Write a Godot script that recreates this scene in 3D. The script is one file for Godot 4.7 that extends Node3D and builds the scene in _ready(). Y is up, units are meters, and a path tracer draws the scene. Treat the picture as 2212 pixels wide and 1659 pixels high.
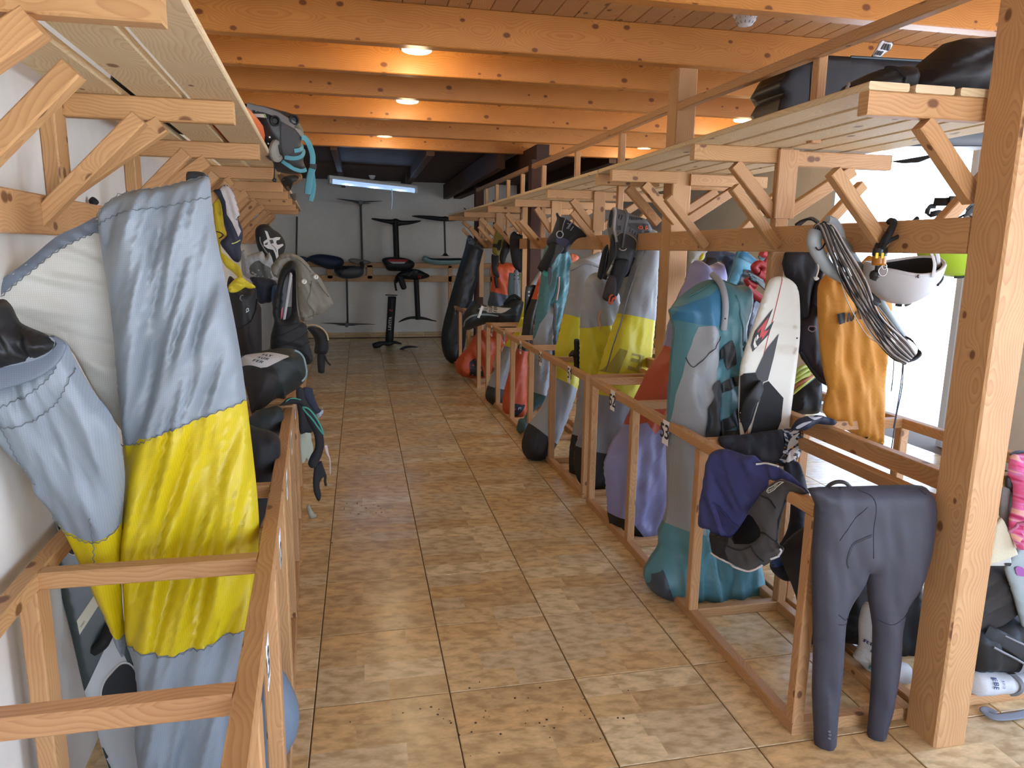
extends Node3D
# A storage hall for kites and boards: timber cubbies and overhead shelves on both sides of a tiled aisle.

const PW := 2212.0
const PH := 1659.0
const FL := 1537.09
var cam_at := Vector3(0.204, 1.668, 2.444)
var cam_turn := Vector3(-0.1870, -0.2102, 0.0146)
var cam_basis := Basis.from_euler(cam_turn)
var rng := RandomNumberGenerator.new()
var M := {}
var taken := {}

func _ready():
	rng.seed = 20240611
	# ---- camera
	var cam := Camera3D.new()
	cam.name = "camera"
	cam.fov = rad_to_deg(2.0 * atan(PH * 0.5 / FL))
	cam.near = 0.02
	cam.far = 200.0
	cam.position = cam_at
	cam.basis = cam_basis
	add_child(cam)
	cam.current = true
	# ---- sky and exposure
	var we := WorldEnvironment.new()
	we.name = "world_environment"
	var env := Environment.new()
	env.background_mode = Environment.BG_SKY
	var sky := Sky.new()
	var sm := ProceduralSkyMaterial.new()
	sm.sky_top_color = Color(0.66, 0.79, 0.98)
	sm.sky_horizon_color = Color(0.90, 0.95, 1.0)
	sm.ground_bottom_color = Color(0.62, 0.62, 0.60)
	sm.ground_horizon_color = Color(0.82, 0.85, 0.86)
	sm.sky_energy_multiplier = SKY_ENERGY
	sm.ground_energy_multiplier = SKY_ENERGY
	sm.sun_angle_max = 0.0
	sky.sky_material = sm
	env.sky = sky
	env.tonemap_mode = Environment.TONE_MAPPER_LINEAR
	env.tonemap_exposure = EXPOSURE
	env.sdfgi_enabled = true
	env.ssao_enabled = true
	env.ssil_enabled = true
	we.environment = env
	add_child(we)
	# ---- sun behind the building: it lights the yard outside, not the room
	var sun := DirectionalLight3D.new()
	sun.name = "sun"
	sun.light_color = Color(1.0, 0.96, 0.90)
	sun.light_energy = SUN_ENERGY
	sun.light_angular_distance = 0.6
	sun.shadow_enabled = true
	sun.basis = Basis.looking_at(Vector3(0.55, -1.0, 0.16), Vector3.UP)
	add_child(sun)
	# ---- build, largest first
	make_materials()
	build_shell()
	build_lamps()
	build_left_rack()
	build_right_rack()
	build_left_goods()
	build_right_goods()
	build_back_goods()

const SKY_ENERGY := 3.6
const SUN_ENERGY := 22.0
const EXPOSURE := 0.44

# ---------------------------------------------------------------- places: a pixel of the photograph seen on a real plane
func ray(u: float, v: float) -> Vector3:
	return (cam_basis * Vector3((u - PW * 0.5) / FL, -(v - PH * 0.5) / FL, -1.0)).normalized()
func on_x(u: float, v: float, x: float) -> Vector3:
	var d := ray(u, v)
	return cam_at + d * ((x - cam_at.x) / d.x)
func on_y(u: float, v: float, y: float) -> Vector3:
	var d := ray(u, v)
	return cam_at + d * ((y - cam_at.y) / d.y)
func on_z(u: float, v: float, z: float) -> Vector3:
	var d := ray(u, v)
	return cam_at + d * ((z - cam_at.z) / d.z)
func on_plane(u: float, v: float, p: Vector3, n: Vector3) -> Vector3:
	var d := ray(u, v)
	return cam_at + d * ((p - cam_at).dot(n) / d.dot(n))

# ---------------------------------------------------------------- naming
func numbered(called: String, parent: Node) -> String:
	var key := str(parent.get_instance_id()) + called
	var n: int = taken.get(key, 0)
	taken[key] = n + 1
	return called if n == 0 else "%s_%03d" % [called, n]
func tag(o: Node, label := "", category := "", group := "", kind := "") -> Node:
	if label != "": o.set_meta("label", label)
	if category != "": o.set_meta("category", category)
	if group != "": o.set_meta("group", group)
	if kind != "": o.set_meta("kind", kind)
	return o
func thing(called: String, label: String, category: String, at := Vector3.ZERO, group := "") -> Node3D:
	var o := Node3D.new()
	o.name = numbered(called, self)
	o.position = at
	add_child(o, true)
	tag(o, label, category, group)
	return o
func struct_node(called: String) -> Node3D:
	var o := Node3D.new()
	o.name = numbered(called, self)
	add_child(o, true)
	tag(o, "", "", "", "structure")
	return o
# where a thing's base lies in the world (children of parts sit at their parent's origin)
func base_of(n: Node) -> Vector3:
	var p := Vector3.ZERO
	while n is Node3D and n != self:
		p += n.position
		n = n.get_parent()
	return p

# ---------------------------------------------------------------- a mesh that is being collected
class MB:
	var v := PackedVector3Array()
	var n := PackedVector3Array()
	var t := PackedVector2Array()
	var c := PackedColorArray()
	var i := PackedInt32Array()
	var col := Color(1, 1, 1)
	func add(p: Vector3, nn: Vector3, uv := Vector2.ZERO) -> int:
		v.append(p); n.append(nn); t.append(uv); c.append(col)
		return v.size() - 1
	func tri(a: int, b: int, d: int):
		i.append(a); i.append(b); i.append(d)
	func quad(p0: Vector3, p1: Vector3, p2: Vector3, p3: Vector3, nn: Vector3, uv0 := Vector2.ZERO, uv1 := Vector2.RIGHT, uv2 := Vector2.ONE, uv3 := Vector2.DOWN):
		var k := v.size()
		add(p0, nn, uv0); add(p1, nn, uv1); add(p2, nn, uv2); add(p3, nn, uv3)
		if (p1 - p0).cross(p2 - p0).dot(nn) > 0.0:
			tri(k, k + 2, k + 1); tri(k, k + 3, k + 2)
		else:
			tri(k, k + 1, k + 2); tri(k, k + 2, k + 3)
	# recompute smooth normals from the faces (vertices that share a place in the list are smooth)
	func smooth():
		n.fill(Vector3.ZERO)
		for k in range(0, i.size(), 3):
			var a := v[i[k]]
			var f := (v[i[k + 2]] - a).cross(v[i[k + 1]] - a)
			n[i[k]] += f; n[i[k + 1]] += f; n[i[k + 2]] += f
		for k in n.size():
			n[k] = n[k].normalized() if n[k].length_squared() > 1e-20 else Vector3.UP
	func mesh(offset := Vector3.ZERO) -> ArrayMesh:
		if offset != Vector3.ZERO:
			for k in v.size(): v[k] -= offset
		var a := []
		a.resize(Mesh.ARRAY_MAX)
		a[Mesh.ARRAY_VERTEX] = v
		a[Mesh.ARRAY_NORMAL] = n
		a[Mesh.ARRAY_TEX_UV] = t
		a[Mesh.ARRAY_COLOR] = c
		a[Mesh.ARRAY_INDEX] = i
		var m := ArrayMesh.new()
		m.add_surface_from_arrays(Mesh.PRIMITIVE_TRIANGLES, a)
		return m

func put(called: String, mb: MB, material: Material, parent: Node = self) -> MeshInstance3D:
	var o := MeshInstance3D.new()
	o.name = numbered(called, parent)
	o.mesh = mb.mesh(base_of(parent))
	o.material_override = material
	parent.add_child(o, true)
	return o
# a thing that is one mesh: its node stands at the middle of its base
func put_thing(called: String, mb: MB, material: Material, label: String, category: String, group := "") -> MeshInstance3D:
	var lo := mb.v[0]
	var hi := mb.v[0]
	for p in mb.v:
		lo = lo.min(p); hi = hi.max(p)
	var at := Vector3((lo.x + hi.x) * 0.5, lo.y, (lo.z + hi.z) * 0.5)
	var o := MeshInstance3D.new()
	o.name = numbered(called, self)
	o.mesh = mb.mesh(at)
	o.position = at
	o.material_override = material
	add_child(o, true)
	tag(o, label, category, group)
	return o

# ---------------------------------------------------------------- shapes
# a sawn timber from a to b: w across (along side), h along up, with chamfered edges; grain runs along it
func timber(mb: MB, a: Vector3, b: Vector3, w: float, h: float, up := Vector3.UP, ch := 0.004):
	var d := (b - a)
	var L := d.length()
	d /= L
	var s := d.cross(up).normalized()
	var u := s.cross(d).normalized()
	var pts := [Vector2(-w / 2 + ch, -h / 2), Vector2(w / 2 - ch, -h / 2), Vector2(w / 2, -h / 2 + ch), Vector2(w / 2, h / 2 - ch), Vector2(w / 2 - ch, h / 2), Vector2(-w / 2 + ch, h / 2), Vector2(-w / 2, h / 2 - ch), Vector2(-w / 2, -h / 2 + ch)]
	var u0 := rng.randf()
	var uL := L / 1.6
	for k in 8:
		var p: Vector2 = pts[k]
		var q: Vector2 = pts[(k + 1) % 8]
		var e := q - p
		var nn2 := Vector2(e.y, -e.x).normalized()
		var nn := s * nn2.x + u * nn2.y
		var fw := e.length() / 0.32
		var v0 := rng.randf() * maxf(0.0, 1.0 - fw)
		var P := a + s * p.x + u * p.y
		var Q := a + s * q.x + u * q.y
		mb.quad(P, Q, Q + d * L, P + d * L, nn, Vector2(u0, v0), Vector2(u0, v0 + fw), Vector2(u0 + uL, v0 + fw), Vector2(u0 + uL, v0))
	for e in 2:
		var o := a if e == 0 else b
		var nn := -d if e == 0 else d
		var k0 := mb.v.size()
		for k in 8:
			var p: Vector2 = pts[k]
			mb.add(o + s * p.x + u * p.y, nn, Vector2(u0 + p.x * 0.2, 0.5 + p.y / 0.32))
		for k in range(1, 7):
			if e == 1: mb.tri(k0, k0 + k, k0 + k + 1)
			else: mb.tri(k0, k0 + k + 1, k0 + k)
func wood(called: String, a: Vector3, b: Vector3, w: float, h: float, parent: Node, up := Vector3.UP, m := "pine", tint := 0.06, ch := 0.004) -> MeshInstance3D:
	var mb := MB.new()
	var k := 1.0 - rng.randf() * tint * 2.0
	mb.col = Color(k, k * (1.0 - rng.randf() * tint * 0.5), k * (1.0 - rng.randf() * tint))
	timber(mb, a, b, w, h, up, ch)
	return put(called, mb, M[m + str(rng.randi() % 3)], parent)
# plain box by its corners (world axes), bevelled
func box(mb: MB, lo: Vector3, hi: Vector3, ch := 0.002):
	var c := (lo + hi) * 0.5
	var s := hi - lo
	timber(mb, Vector3(c.x, c.y, lo.z), Vector3(c.x, c.y, hi.z), s.x, s.y, Vector3.UP, minf(ch, minf(s.x, s.y) * 0.3))

# a round tube through points; radius a number or one per point
func tube(mb: MB, pts: PackedVector3Array, rad, sides := 8, flat := 1.0, flat_dir := Vector3.ZERO):
	var k0 := mb.v.size()
	var N := pts.size()
	var up := Vector3.UP
	if absf((pts[1] - pts[0]).normalized().y) > 0.9: up = Vector3.RIGHT
	if flat_dir != Vector3.ZERO: up = flat_dir
	var len_at := 0.0
	for k in N:
		var d := (pts[min(k + 1, N - 1)] - pts[max(k - 1, 0)]).normalized()
		if k > 0: len_at += (pts[k] - pts[k - 1]).length()
		var s := d.cross(up).normalized()
		var w := s.cross(d).normalized()
		if flat_dir == Vector3.ZERO: up = w
		var r: float = rad if (rad is float or rad is int) else rad[k]
		for j in sides + 1:
			var a := TAU * j / sides
			var off := s * cos(a) * r + w * sin(a) * r * flat
			mb.add(pts[k] + off, (s * cos(a) * flat + w * sin(a)).normalized(), Vector2(float(j) / sides, len_at * 8.0))
	for k in N - 1:
		for j in sides:
			var a := k0 + k * (sides + 1) + j
			mb.tri(a, a + 1, a + sides + 1)
			mb.tri(a + 1, a + sides + 2, a + sides + 1)
	for e in 2:
		var k := 0 if e == 0 else N - 1
		var d := (pts[1] - pts[0]) if e == 0 else (pts[N - 1] - pts[N - 2])
		var nn := (-d if e == 0 else d).normalized()
		var b := mb.v.size()
		mb.add(pts[k], nn)
		for j in sides + 1: mb.add(mb.v[k0 + k * (sides + 1) + j], nn)
		for j in sides:
			if e == 0: mb.tri(b, b + 2 + j, b + 1 + j)
			else: mb.tri(b, b + 1 + j, b + 2 + j)
# smooth curve through points
func curve(pts: Array, per := 5) -> PackedVector3Array:
	var out := PackedVector3Array()
	var N := pts.size()
	for k in N - 1:
		var p0: Vector3 = pts[max(k - 1, 0)]
		var p1: Vector3 = pts[k]
		var p2: Vector3 = pts[k + 1]
		var p3: Vector3 = pts[min(k + 2, N - 1)]
		for j in per:
			out.append(p1.cubic_interpolate(p2, p0, p3, float(j) / per))
	out.append(pts[N - 1])
	return out
func curve2(pts: Array, per := 4, closed := false) -> PackedVector2Array:
	var out := PackedVector2Array()
	var N := pts.size()
	for k in (N if closed else N - 1):
		var p0: Vector2 = pts[(k - 1 + N) % N] if closed else pts[max(k - 1, 0)]
		var p1: Vector2 = pts[k]
		var p2: Vector2 = pts[(k + 1) % N]
		var p3: Vector2 = pts[(k + 2) % N] if closed else pts[min(k + 2, N - 1)]
		for j in per:
			out.append(p1.cubic_interpolate(p2, p0, p3, float(j) / per))
	if not closed: out.append(pts[N - 1])
	return out
# flat numbers x, y, x, y ... to points
func xy(a: Array) -> Array:
	var out := []
	for k in range(0, a.size() - 1, 2): out.append(Vector2(a[k], a[k + 1]))
	return out
# a body of revolution round an axis from a towards d; prof holds (radius, height)
func lathe(mb: MB, at: Vector3, d: Vector3, prof: Array, sides := 20):
	d = d.normalized()
	var up := Vector3.RIGHT if absf(d.y) > 0.9 else Vector3.UP
	var s := d.cross(up).normalized()
	var w := s.cross(d).normalized()
	for k in prof.size() - 1:
		var p: Vector2 = prof[k]
		var q: Vector2 = prof[k + 1]
		var e := q - p
		var n2 := Vector2(e.y, -e.x).normalized()
		var k0 := mb.v.size()
		for j in sides + 1:
			var a := TAU * j / sides
			var r := s * cos(a) + w * sin(a)
			var nn := (r * n2.x + d * n2.y).normalized()
			mb.add(at + r * p.x + d * p.y, nn, Vector2(float(j) / sides, 0))
			mb.add(at + r * q.x + d * q.y, nn, Vector2(float(j) / sides, 1))
		for j in sides:
			var a := k0 + j * 2
			mb.tri(a, a + 2, a + 1); mb.tri(a + 2, a + 3, a + 1)

# ---------------------------------------------------------------- materials
func flat(color: Color, rough := 0.7, metal := 0.0) -> StandardMaterial3D:
	var m := StandardMaterial3D.new()
	m.albedo_color = color
	m.roughness = rough
	m.metallic = metal
	m.vertex_color_use_as_albedo = true
	m.cull_mode = BaseMaterial3D.CULL_DISABLED
	return m
func tex_mat(im: Image, rough := 0.7, scale := Vector2.ONE) -> StandardMaterial3D:
	var m := flat(Color(1, 1, 1), rough)
	im.generate_mipmaps()
	m.albedo_texture = ImageTexture.create_from_image(im)
	m.uv1_scale = Vector3(scale.x, scale.y, 1)
	return m
func noise(seed_n: int, freq: float, oct := 4) -> FastNoiseLite:
	var n := FastNoiseLite.new()
	n.seed = seed_n
	n.noise_type = FastNoiseLite.TYPE_SIMPLEX_SMOOTH
	n.frequency = freq
	n.fractal_octaves = oct
	return n
# sawn pine: growth rings cut flat, with knots; one picture is 1.6 m by 0.32 m
func pine_image(seed_n: int, early: Color, late: Color, knots: int, W := 1024, H := 256) -> Image:
	var r := RandomNumberGenerator.new()
	r.seed = seed_n
	var n1 := noise(seed_n, 1.0, 2)
	var n2 := noise(seed_n + 7, 1.0, 3)
	var ks := []
	for k in knots:
		ks.append([r.randf() * 1.6, 0.03 + r.randf() * 0.26, 0.006 + r.randf() * 0.009])
	var data := PackedByteArray()
	data.resize(W * H * 3)
	var vc := 0.1 + r.randf() * 0.12
	for x in W:
		var u := 1.6 * x / W
		var ua := TAU * x / W
		var cx := cos(ua) * 0.55
		var cy := sin(ua) * 0.55
		var wob := n1.get_noise_3d(cx, cy, 0.0) * 1.6
		var near := []
		for kk in ks:
			var du := absf(u - kk[0])
			du = min(du, 1.6 - du)
			if du < 0.12: near.append([du, kk[1], kk[2]])
		for y in H:
			var v := 0.32 * y / H
			var dv := v - vc
			var q := sqrt(dv * dv * 900.0 + 0.4) * 3.0 + wob * 4.0 + n1.get_noise_3d(cx * 1.6, cy * 1.6, v * 6.0) * 2.2
			var dark := 0.0
			for kk in near:
				var d := sqrt(kk[0] * kk[0] * 0.45 + (v - kk[1]) * (v - kk[1]))
				q += 3.4 * exp(-d * d / (kk[2] * kk[2] * 5.0))
				if d < kk[2] * 1.6:
					dark = max(dark, clampf((kk[2] * 1.25 - d) / (kk[2] * 0.5), 0.0, 1.0) * 0.8)
			var f := q - floorf(q)
			var ring := pow(f, 2.2) * (1.0 - smoothstep(0.9, 1.0, f))
			var fine := n2.get_noise_2d(x * 0.05, y * 0.9) * 0.10
			var big := n2.get_noise_3d(cx * 2.0, cy * 2.0, v * 9.0 + 4.0) * 0.22
			var c := early.lerp(late, clampf(ring * 0.75 + fine + big + 0.12, 0.0, 1.0))
			if dark > 0.0: c = c.lerp(Color(0.40, 0.25, 0.15), dark)
			var o := (y * W + x) * 3
			data[o] = int(clampf(c.r, 0, 1) * 255.0)
			data[o + 1] = int(clampf(c.g, 0, 1) * 255.0)
			data[o + 2] = int(clampf(c.b, 0, 1) * 255.0)
	return Image.create_from_data(W, H, false, Image.FORMAT_RGB8, data)
# floor tile print: four courses of split stone, streaked
func tile_image(seed_n: int, S := 256) -> Image:
	var r := RandomNumberGenerator.new()
	r.seed = seed_n
	var n1 := noise(seed_n, 1.0, 4)
	var n2 := noise(seed_n + 3, 1.0, 3)
	var splits := []
	var tones := []
	var courses := 4
	for k in courses:
		splits.append([0.36, 0.64, 0.72, 0.30, 0.55][r.randi() % 5])
		tones.append([r.randf(), r.randf()])
	var cols := [Color(0.88, 0.79, 0.61), Color(0.85, 0.73, 0.53), Color(0.82, 0.73, 0.57), Color(0.84, 0.70, 0.49), Color(0.79, 0.67, 0.48)]
	var pick := []
	for k in courses: pick.append([r.randi() % 5, r.randi() % 5, r.randf() * 90.0, r.randf() * 90.0])
	var data := PackedByteArray()
	data.resize(S * S * 3)
	for y in S:
		var cy := int(y * courses / S)
		for x in S:
			var side := 0 if x < splits[cy] * S else 1
			var base: Color = cols[pick[cy][side]]
			var off: float = pick[cy][2 + side]
			var st := n1.get_noise_2d(x * 0.013 + y * 0.016 + off, y * 0.028 - x * 0.012 + off)
			var sp := n2.get_noise_2d(x * 0.07 + off, y * 0.16)
			var k := 1.0 + st * 0.13 + sp * 0.05
			var c := base * k
			c = c.lerp(Color(0.66, 0.51, 0.31), clampf(-st * 0.7, 0, 0.28))
			var edge := absf(x - splits[cy] * S) < 0.7 or (y % int(S / courses)) == 0
			if edge: c = c.lerp(Color(0.82, 0.72, 0.56), 0.22)
			var o := (y * S + x) * 3
			data[o] = int(clampf(c.r, 0, 1) * 255.0)
			data[o + 1] = int(clampf(c.g, 0, 1) * 255.0)
			data[o + 2] = int(clampf(c.b, 0, 1) * 255.0)
	return Image.create_from_data(S, S, false, Image.FORMAT_RGB8, data)
# ripstop cloth: a fine grid of thicker threads; one picture is 6 cm
func ripstop_image() -> Image:
	var S := 96
	var im := Image.create(S, S, false, Image.FORMAT_RGB8)
	for y in S:
		for x in S:
			var k := 1.0
			if x % 8 == 0 or y % 8 == 0: k = 0.90
			if x % 8 == 1 or y % 8 == 1: k *= 1.0
			im.set_pixel(x, y, Color(k, k, k))
	return im
# knitted or woven cloth: soft specks
func weave_image(seed_n: int, amount: float) -> Image:
	var S := 128
	var r := RandomNumberGenerator.new()
	r.seed = seed_n
	var im := Image.create(S, S, false, Image.FORMAT_RGB8)
	for y in S:
		for x in S:
			var k := 1.0 - r.randf() * amount - (amount * 0.4 if (x + y) % 4 < 1 else 0.0)
			im.set_pixel(x, y, Color(k, k, k))
	return im
func plaster_image() -> Image:
	var S := 512
	var n := noise(5, 0.004, 4)
	var n2 := noise(6, 0.05, 3)
	var im := Image.create(S, S, false, Image.FORMAT_RGB8)
	for y in S:
		for x in S:
			var k := 0.97 + n.get_noise_2d(x, y) * 0.035 + n2.get_noise_2d(x, y) * 0.015
			im.set_pixel(x, y, Color(k, k, k))
	return im
var rip_tex: ImageTexture
var weave_tex: ImageTexture
# colours of things are given as linear light; the darkest cloths and plastics are near black
func deep(c: Color) -> Color:
	var m := maxf(c.r, maxf(c.g, c.b))
	return c * lerpf(0.42, 1.0, smoothstep(0.03, 0.14, m))
func cloth(c: Color, rough := 0.75, kind := "weave", back := 0.0) -> StandardMaterial3D:
	var key := "%s%s%s%s" % [c.to_html(), rough, kind, back]
	if M.has(key): return M[key]
	var m := flat(deep(c).linear_to_srgb(), rough)
	if kind == "rip":
		m.albedo_texture = rip_tex
		m.uv1_scale = Vector3(1.0 / 0.06, 1.0 / 0.06, 1)
	elif kind == "weave":
		m.albedo_texture = weave_tex
		m.uv1_scale = Vector3(1.0 / 0.08, 1.0 / 0.08, 1)
		m.rim_enabled = true
		m.rim = 0.05
	if back > 0.0:
		m.backlight_enabled = true
		m.backlight = Color(m.albedo_color.r * back, m.albedo_color.g * back, m.albedo_color.b * back)
	M[key] = m
	return m
func paint(c: Color, rough := 0.5, metal := 0.0) -> StandardMaterial3D:
	var key := "p%s%s%s" % [c.to_html(), rough, metal]
	if not M.has(key): M[key] = flat(deep(c).linear_to_srgb(), rough, metal)
	return M[key]
func make_materials():
	var ri := ripstop_image()
	ri.generate_mipmaps()
	rip_tex = ImageTexture.create_from_image(ri)
	var wi := weave_image(11, 0.16)
	wi.generate_mipmaps()
	weave_tex = ImageTexture.create_from_image(wi)
	for k in 3:
		var im := pine_image(100 + k * 17, Color(0.80, 0.645, 0.465), Color(0.685, 0.505, 0.34), 6)
		M["pine%d" % k] = tex_mat(im, 0.55)
		M["pine%d" % k].albedo_color = Color(0.99, 0.96, 0.92)
		var m: StandardMaterial3D = M["pine%d" % k].duplicate()
		m.albedo_color = Color(0.95, 0.795, 0.53)
		m.roughness = 0.42
		M["joist%d" % k] = m
		M["board%d" % k] = tex_mat(pine_image(400 + k * 17, Color(0.90, 0.82, 0.67), Color(0.80, 0.68, 0.50), 4, 512, 256), 0.6)
		m = M["pine%d" % k].duplicate()
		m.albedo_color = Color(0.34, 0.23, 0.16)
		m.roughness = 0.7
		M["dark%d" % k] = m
	for k in 6:
		M["tile%d" % k] = tex_mat(tile_image(300 + k * 13), 0.24)
	M["grout"] = flat(Color(0.36, 0.28, 0.19), 0.9)
	var pl := tex_mat(plaster_image(), 0.9)
	pl.albedo_color = Color(0.90, 0.88, 0.84)
	M["plaster"] = pl
	M["skirting"] = tex_mat(tile_image(911), 0.5)
	M["lamp_glow"] = flat(Color(1, 1, 1), 0.4)
	M["lamp_glow"].emission_enabled = true
	M["lamp_glow"].emission = Color(1.0, 0.90, 0.74)
	M["lamp_glow"].emission_energy_multiplier = 3.0
	M["tube_glow"] = flat(Color(1, 1, 1), 0.4)
	M["tube_glow"].emission_enabled = true
	M["tube_glow"].emission = Color(0.62, 0.80, 1.0)
	M["tube_glow"].emission_energy_multiplier = 1.6

# ---------------------------------------------------------------- the room
const JOIST_Y := 2.75
const CEIL_Y := 2.96
const BACK_Z := -11.2
const RIGHT_X := 5.2
const FRONT_Z := 5.2
func left_wall_x(z: float) -> float:
	return -0.68 + 0.06 * (z - 0.6)
func wall_quad(called: String, boxes: Array, m := "plaster") -> Node3D:
	var st := MB.new()
	for b in boxes:
		var lo: Vector3 = b[0]
		var hi: Vector3 = b[1]
		for ax in 3:
			for sg in 2:
				var nn := Vector3.ZERO
				nn[ax] = -1.0 if sg == 0 else 1.0
				var a1 := (ax + 1) % 3
				var a2 := (ax + 2) % 3
				var q := []
				for k in [[0, 0], [1, 0], [1, 1], [0, 1]]:
					var p := Vector3.ZERO
					p[ax] = lo[ax] if sg == 0 else hi[ax]
					p[a1] = lo[a1] if k[0] == 0 else hi[a1]
					p[a2] = lo[a2] if k[1] == 0 else hi[a2]
					q.append(p)
				var uv := func(p: Vector3): return Vector2(p[a1], p[a2]) / 2.5
				st.quad(q[0], q[1], q[2], q[3], nn, uv.call(q[0]), uv.call(q[1]), uv.call(q[2]), uv.call(q[3]))
	var o := put(called, st, M[m])
	tag(o, "", "", "", "structure")
	return o

func build_shell():
	# floor: a screed with the grout, and every tile on it
	var fl := struct_node("floor")
	var g := MB.new()
	box(g, Vector3(-2.2, -0.2, BACK_Z - 0.2), Vector3(RIGHT_X + 0.3, -0.0045, FRONT_Z), 0.001)
	put("screed", g, M.grout, fl)
	var tiles := []
	for k in 6:
		for turned in 2:
			var t := MB.new()
			var a := 0.2478
			var y0 := -0.012
			var e := 0.0022
			var uv := func(x: float, z: float): return Vector2(0.5 + x / (2 * a) * (1 if turned == 0 else -1), 0.5 + z / (2 * a) * (1 if turned == 0 else -1))
			var b := a - e
			t.quad(Vector3(-b, 0, -b), Vector3(b, 0, -b), Vector3(b, 0, b), Vector3(-b, 0, b), Vector3.UP, uv.call(-b, -b), uv.call(b, -b), uv.call(b, b), uv.call(-b, b))
			for s in 4:
				var ang := s * PI / 2
				var nx := Vector3(cos(ang), 0, sin(ang))
				var sx := Vector3(-sin(ang), 0, cos(ang))
				t.quad(nx * b + sx * b, nx * b - sx * b, nx * a - sx * a - Vector3(0, e, 0), nx * a + sx * a - Vector3(0, e, 0), (nx + Vector3.UP).normalized(), uv.call(b, b), uv.call(b, -b), uv.call(a, -a), uv.call(a, a))
				t.quad(nx * a + sx * a - Vector3(0, e, 0), nx * a - sx * a - Vector3(0, e, 0), nx * a - sx * a + Vector3(0, y0, 0), nx * a + sx * a + Vector3(0, y0, 0), nx)
			tiles.append([t.mesh(), M["tile%d" % k]])
	var far := MB.new()
	for zz in range(-23, 11):
		for xx in range(-4, 12):
			var c := Vector3(xx * 0.5 + 0.25, 0, zz * 0.5 + 0.25)
			if c.x > RIGHT_X or c.z < BACK_Z: continue
			if xx < -4 : continue
			var seen := (c.x > -0.9 and c.x < 2.4 and c.z < 1.6) or (c.x >= 2.4 and c.z < 1.2 and c.z > -4.6)
			if not seen: 
				var o := rng.randi() % 12
				far.quad(c + Vector3(-0.248, 0, -0.248), c + Vector3(0.248, 0, -0.248), c + Vector3(0.248, 0, 0.248), c + Vector3(-0.248, 0, 0.248), Vector3.UP)
				continue
			var pick: Array = tiles[rng.randi() % 12]
			var mi := MeshInstance3D.new()
			mi.name = numbered("tile", fl)
			mi.mesh = pick[0]
			mi.material_override = pick[1]
			mi.position = c + Vector3(0, (rng.randf() - 0.5) * 0.0008, 0)
			fl.add_child(mi, true)
	var fo := put("tile_field", far, M.tile0, fl)
	tag(fo, "", "", "", "stuff")
	# walls
	var st := MB.new()
	var z0 := FRONT_Z
	var z1 := BACK_Z - 0.2
	var a := Vector3(left_wall_x(z0), 0, z0)
	var b := Vector3(left_wall_x(z1), 0, z1)
	var th := Vector3(-0.25, 0, 0)
	var H := Vector3(0, 3.1, 0)
	var nn := Vector3(1, 0, -0.06).normalized()
	var L := (b - a).length() / 2.5
	st.quad(a, b, b + H, a + H, nn, Vector2(0, 0), Vector2(L, 0), Vector2(L, 1.24), Vector2(0, 1.24))
	st.quad(a + th, b + th, b + th + H, a + th + H, -nn, Vector2(0, 0), Vector2(L, 0), Vector2(L, 1.24), Vector2(0, 1.24))
	st.quad(a, a + th, a + th + H, a + H, Vector3.BACK)
	st.quad(b, b + th, b + th + H, b + H, Vector3.FORWARD)
	st.quad(a + H, b + H, b + th + H, a + th + H, Vector3.UP)
	tag(put("wall_left", st, M.plaster), "", "", "", "structure")
	wall_quad("wall_back", [[Vector3(-2.0, -0.1, BACK_Z - 0.25), Vector3(RIGHT_X + 0.25, 3.1, BACK_Z)]])
	# right wall with two tall doorways: one behind the rack, one nearer than the frame
	var rx := RIGHT_X
	var rw := 0.25
	wall_quad("wall_right", [
		[Vector3(rx, -0.1, BACK_Z), Vector3(rx + rw, 3.1, DOOR_A0)],
		[Vector3(rx, DOOR_TOP, DOOR_A0), Vector3(rx + rw, 3.1, DOOR_A1)],
		[Vector3(rx, -0.1, DOOR_A1), Vector3(rx + rw, 3.1, DOOR_B0)],
		[Vector3(rx, DOOR_TOP, DOOR_B0), Vector3(rx + rw, 3.1, DOOR_B1)],
		[Vector3(rx, -0.1, DOOR_B1), Vector3(rx + rw, 3.1, FRONT_Z)]])
	# wall behind the camera with a wide open gateway
	wall_quad("wall_front", [
		[Vector3(-1.2, -0.1, FRONT_Z), Vector3(GATE_X0, 3.1, FRONT_Z + 0.25)],
		[Vector3(GATE_X0, 2.6, FRONT_Z), Vector3(GATE_X1, 3.1, FRONT_Z + 0.25)],
		[Vector3(GATE_X1, -0.1, FRONT_Z), Vector3(RIGHT_X + 0.25, 3.1, FRONT_Z + 0.25)]])
	for d in [[DOOR_A0, DOOR_A1], [DOOR_B0, DOOR_B1]]:
		var dn := struct_node("door")
		for s in 2:
			var zz: float = d[s]
			var f := MB.new()
			var w := 0.06 if s == 0 else -0.06
			box(f, Vector3(rx - 0.01, 0, min(zz, zz + w)), Vector3(rx + 0.1, DOOR_TOP, max(zz, zz + w)))
			put("door_frame", f, paint(Color(0.62, 0.70, 0.80), 0.4), dn)
		var f2 := MB.new()
		box(f2, Vector3(rx - 0.01, DOOR_TOP - 0.06, d[0]), Vector3(rx + 0.1, DOOR_TOP, d[1]))
		put("door_frame", f2, paint(Color(0.62, 0.70, 0.80), 0.4), dn)
	# skirting tiles along the back wall
	var sk := struct_node("baseboard_back")
	for k in 14:
		var x0 := -1.6 + k * 0.495
		var q := MB.new()
		var kk := 1.0 - rng.randf() * 0.15
		q.col = Color(kk, kk, kk)
		box(q, Vector3(x0, 0.0, BACK_Z), Vector3(x0 + 0.488, 0.095, BACK_Z + 0.011))
		put("skirting_tile", q, M.skirting, sk)
	yard_and_dirt(fl)
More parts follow.
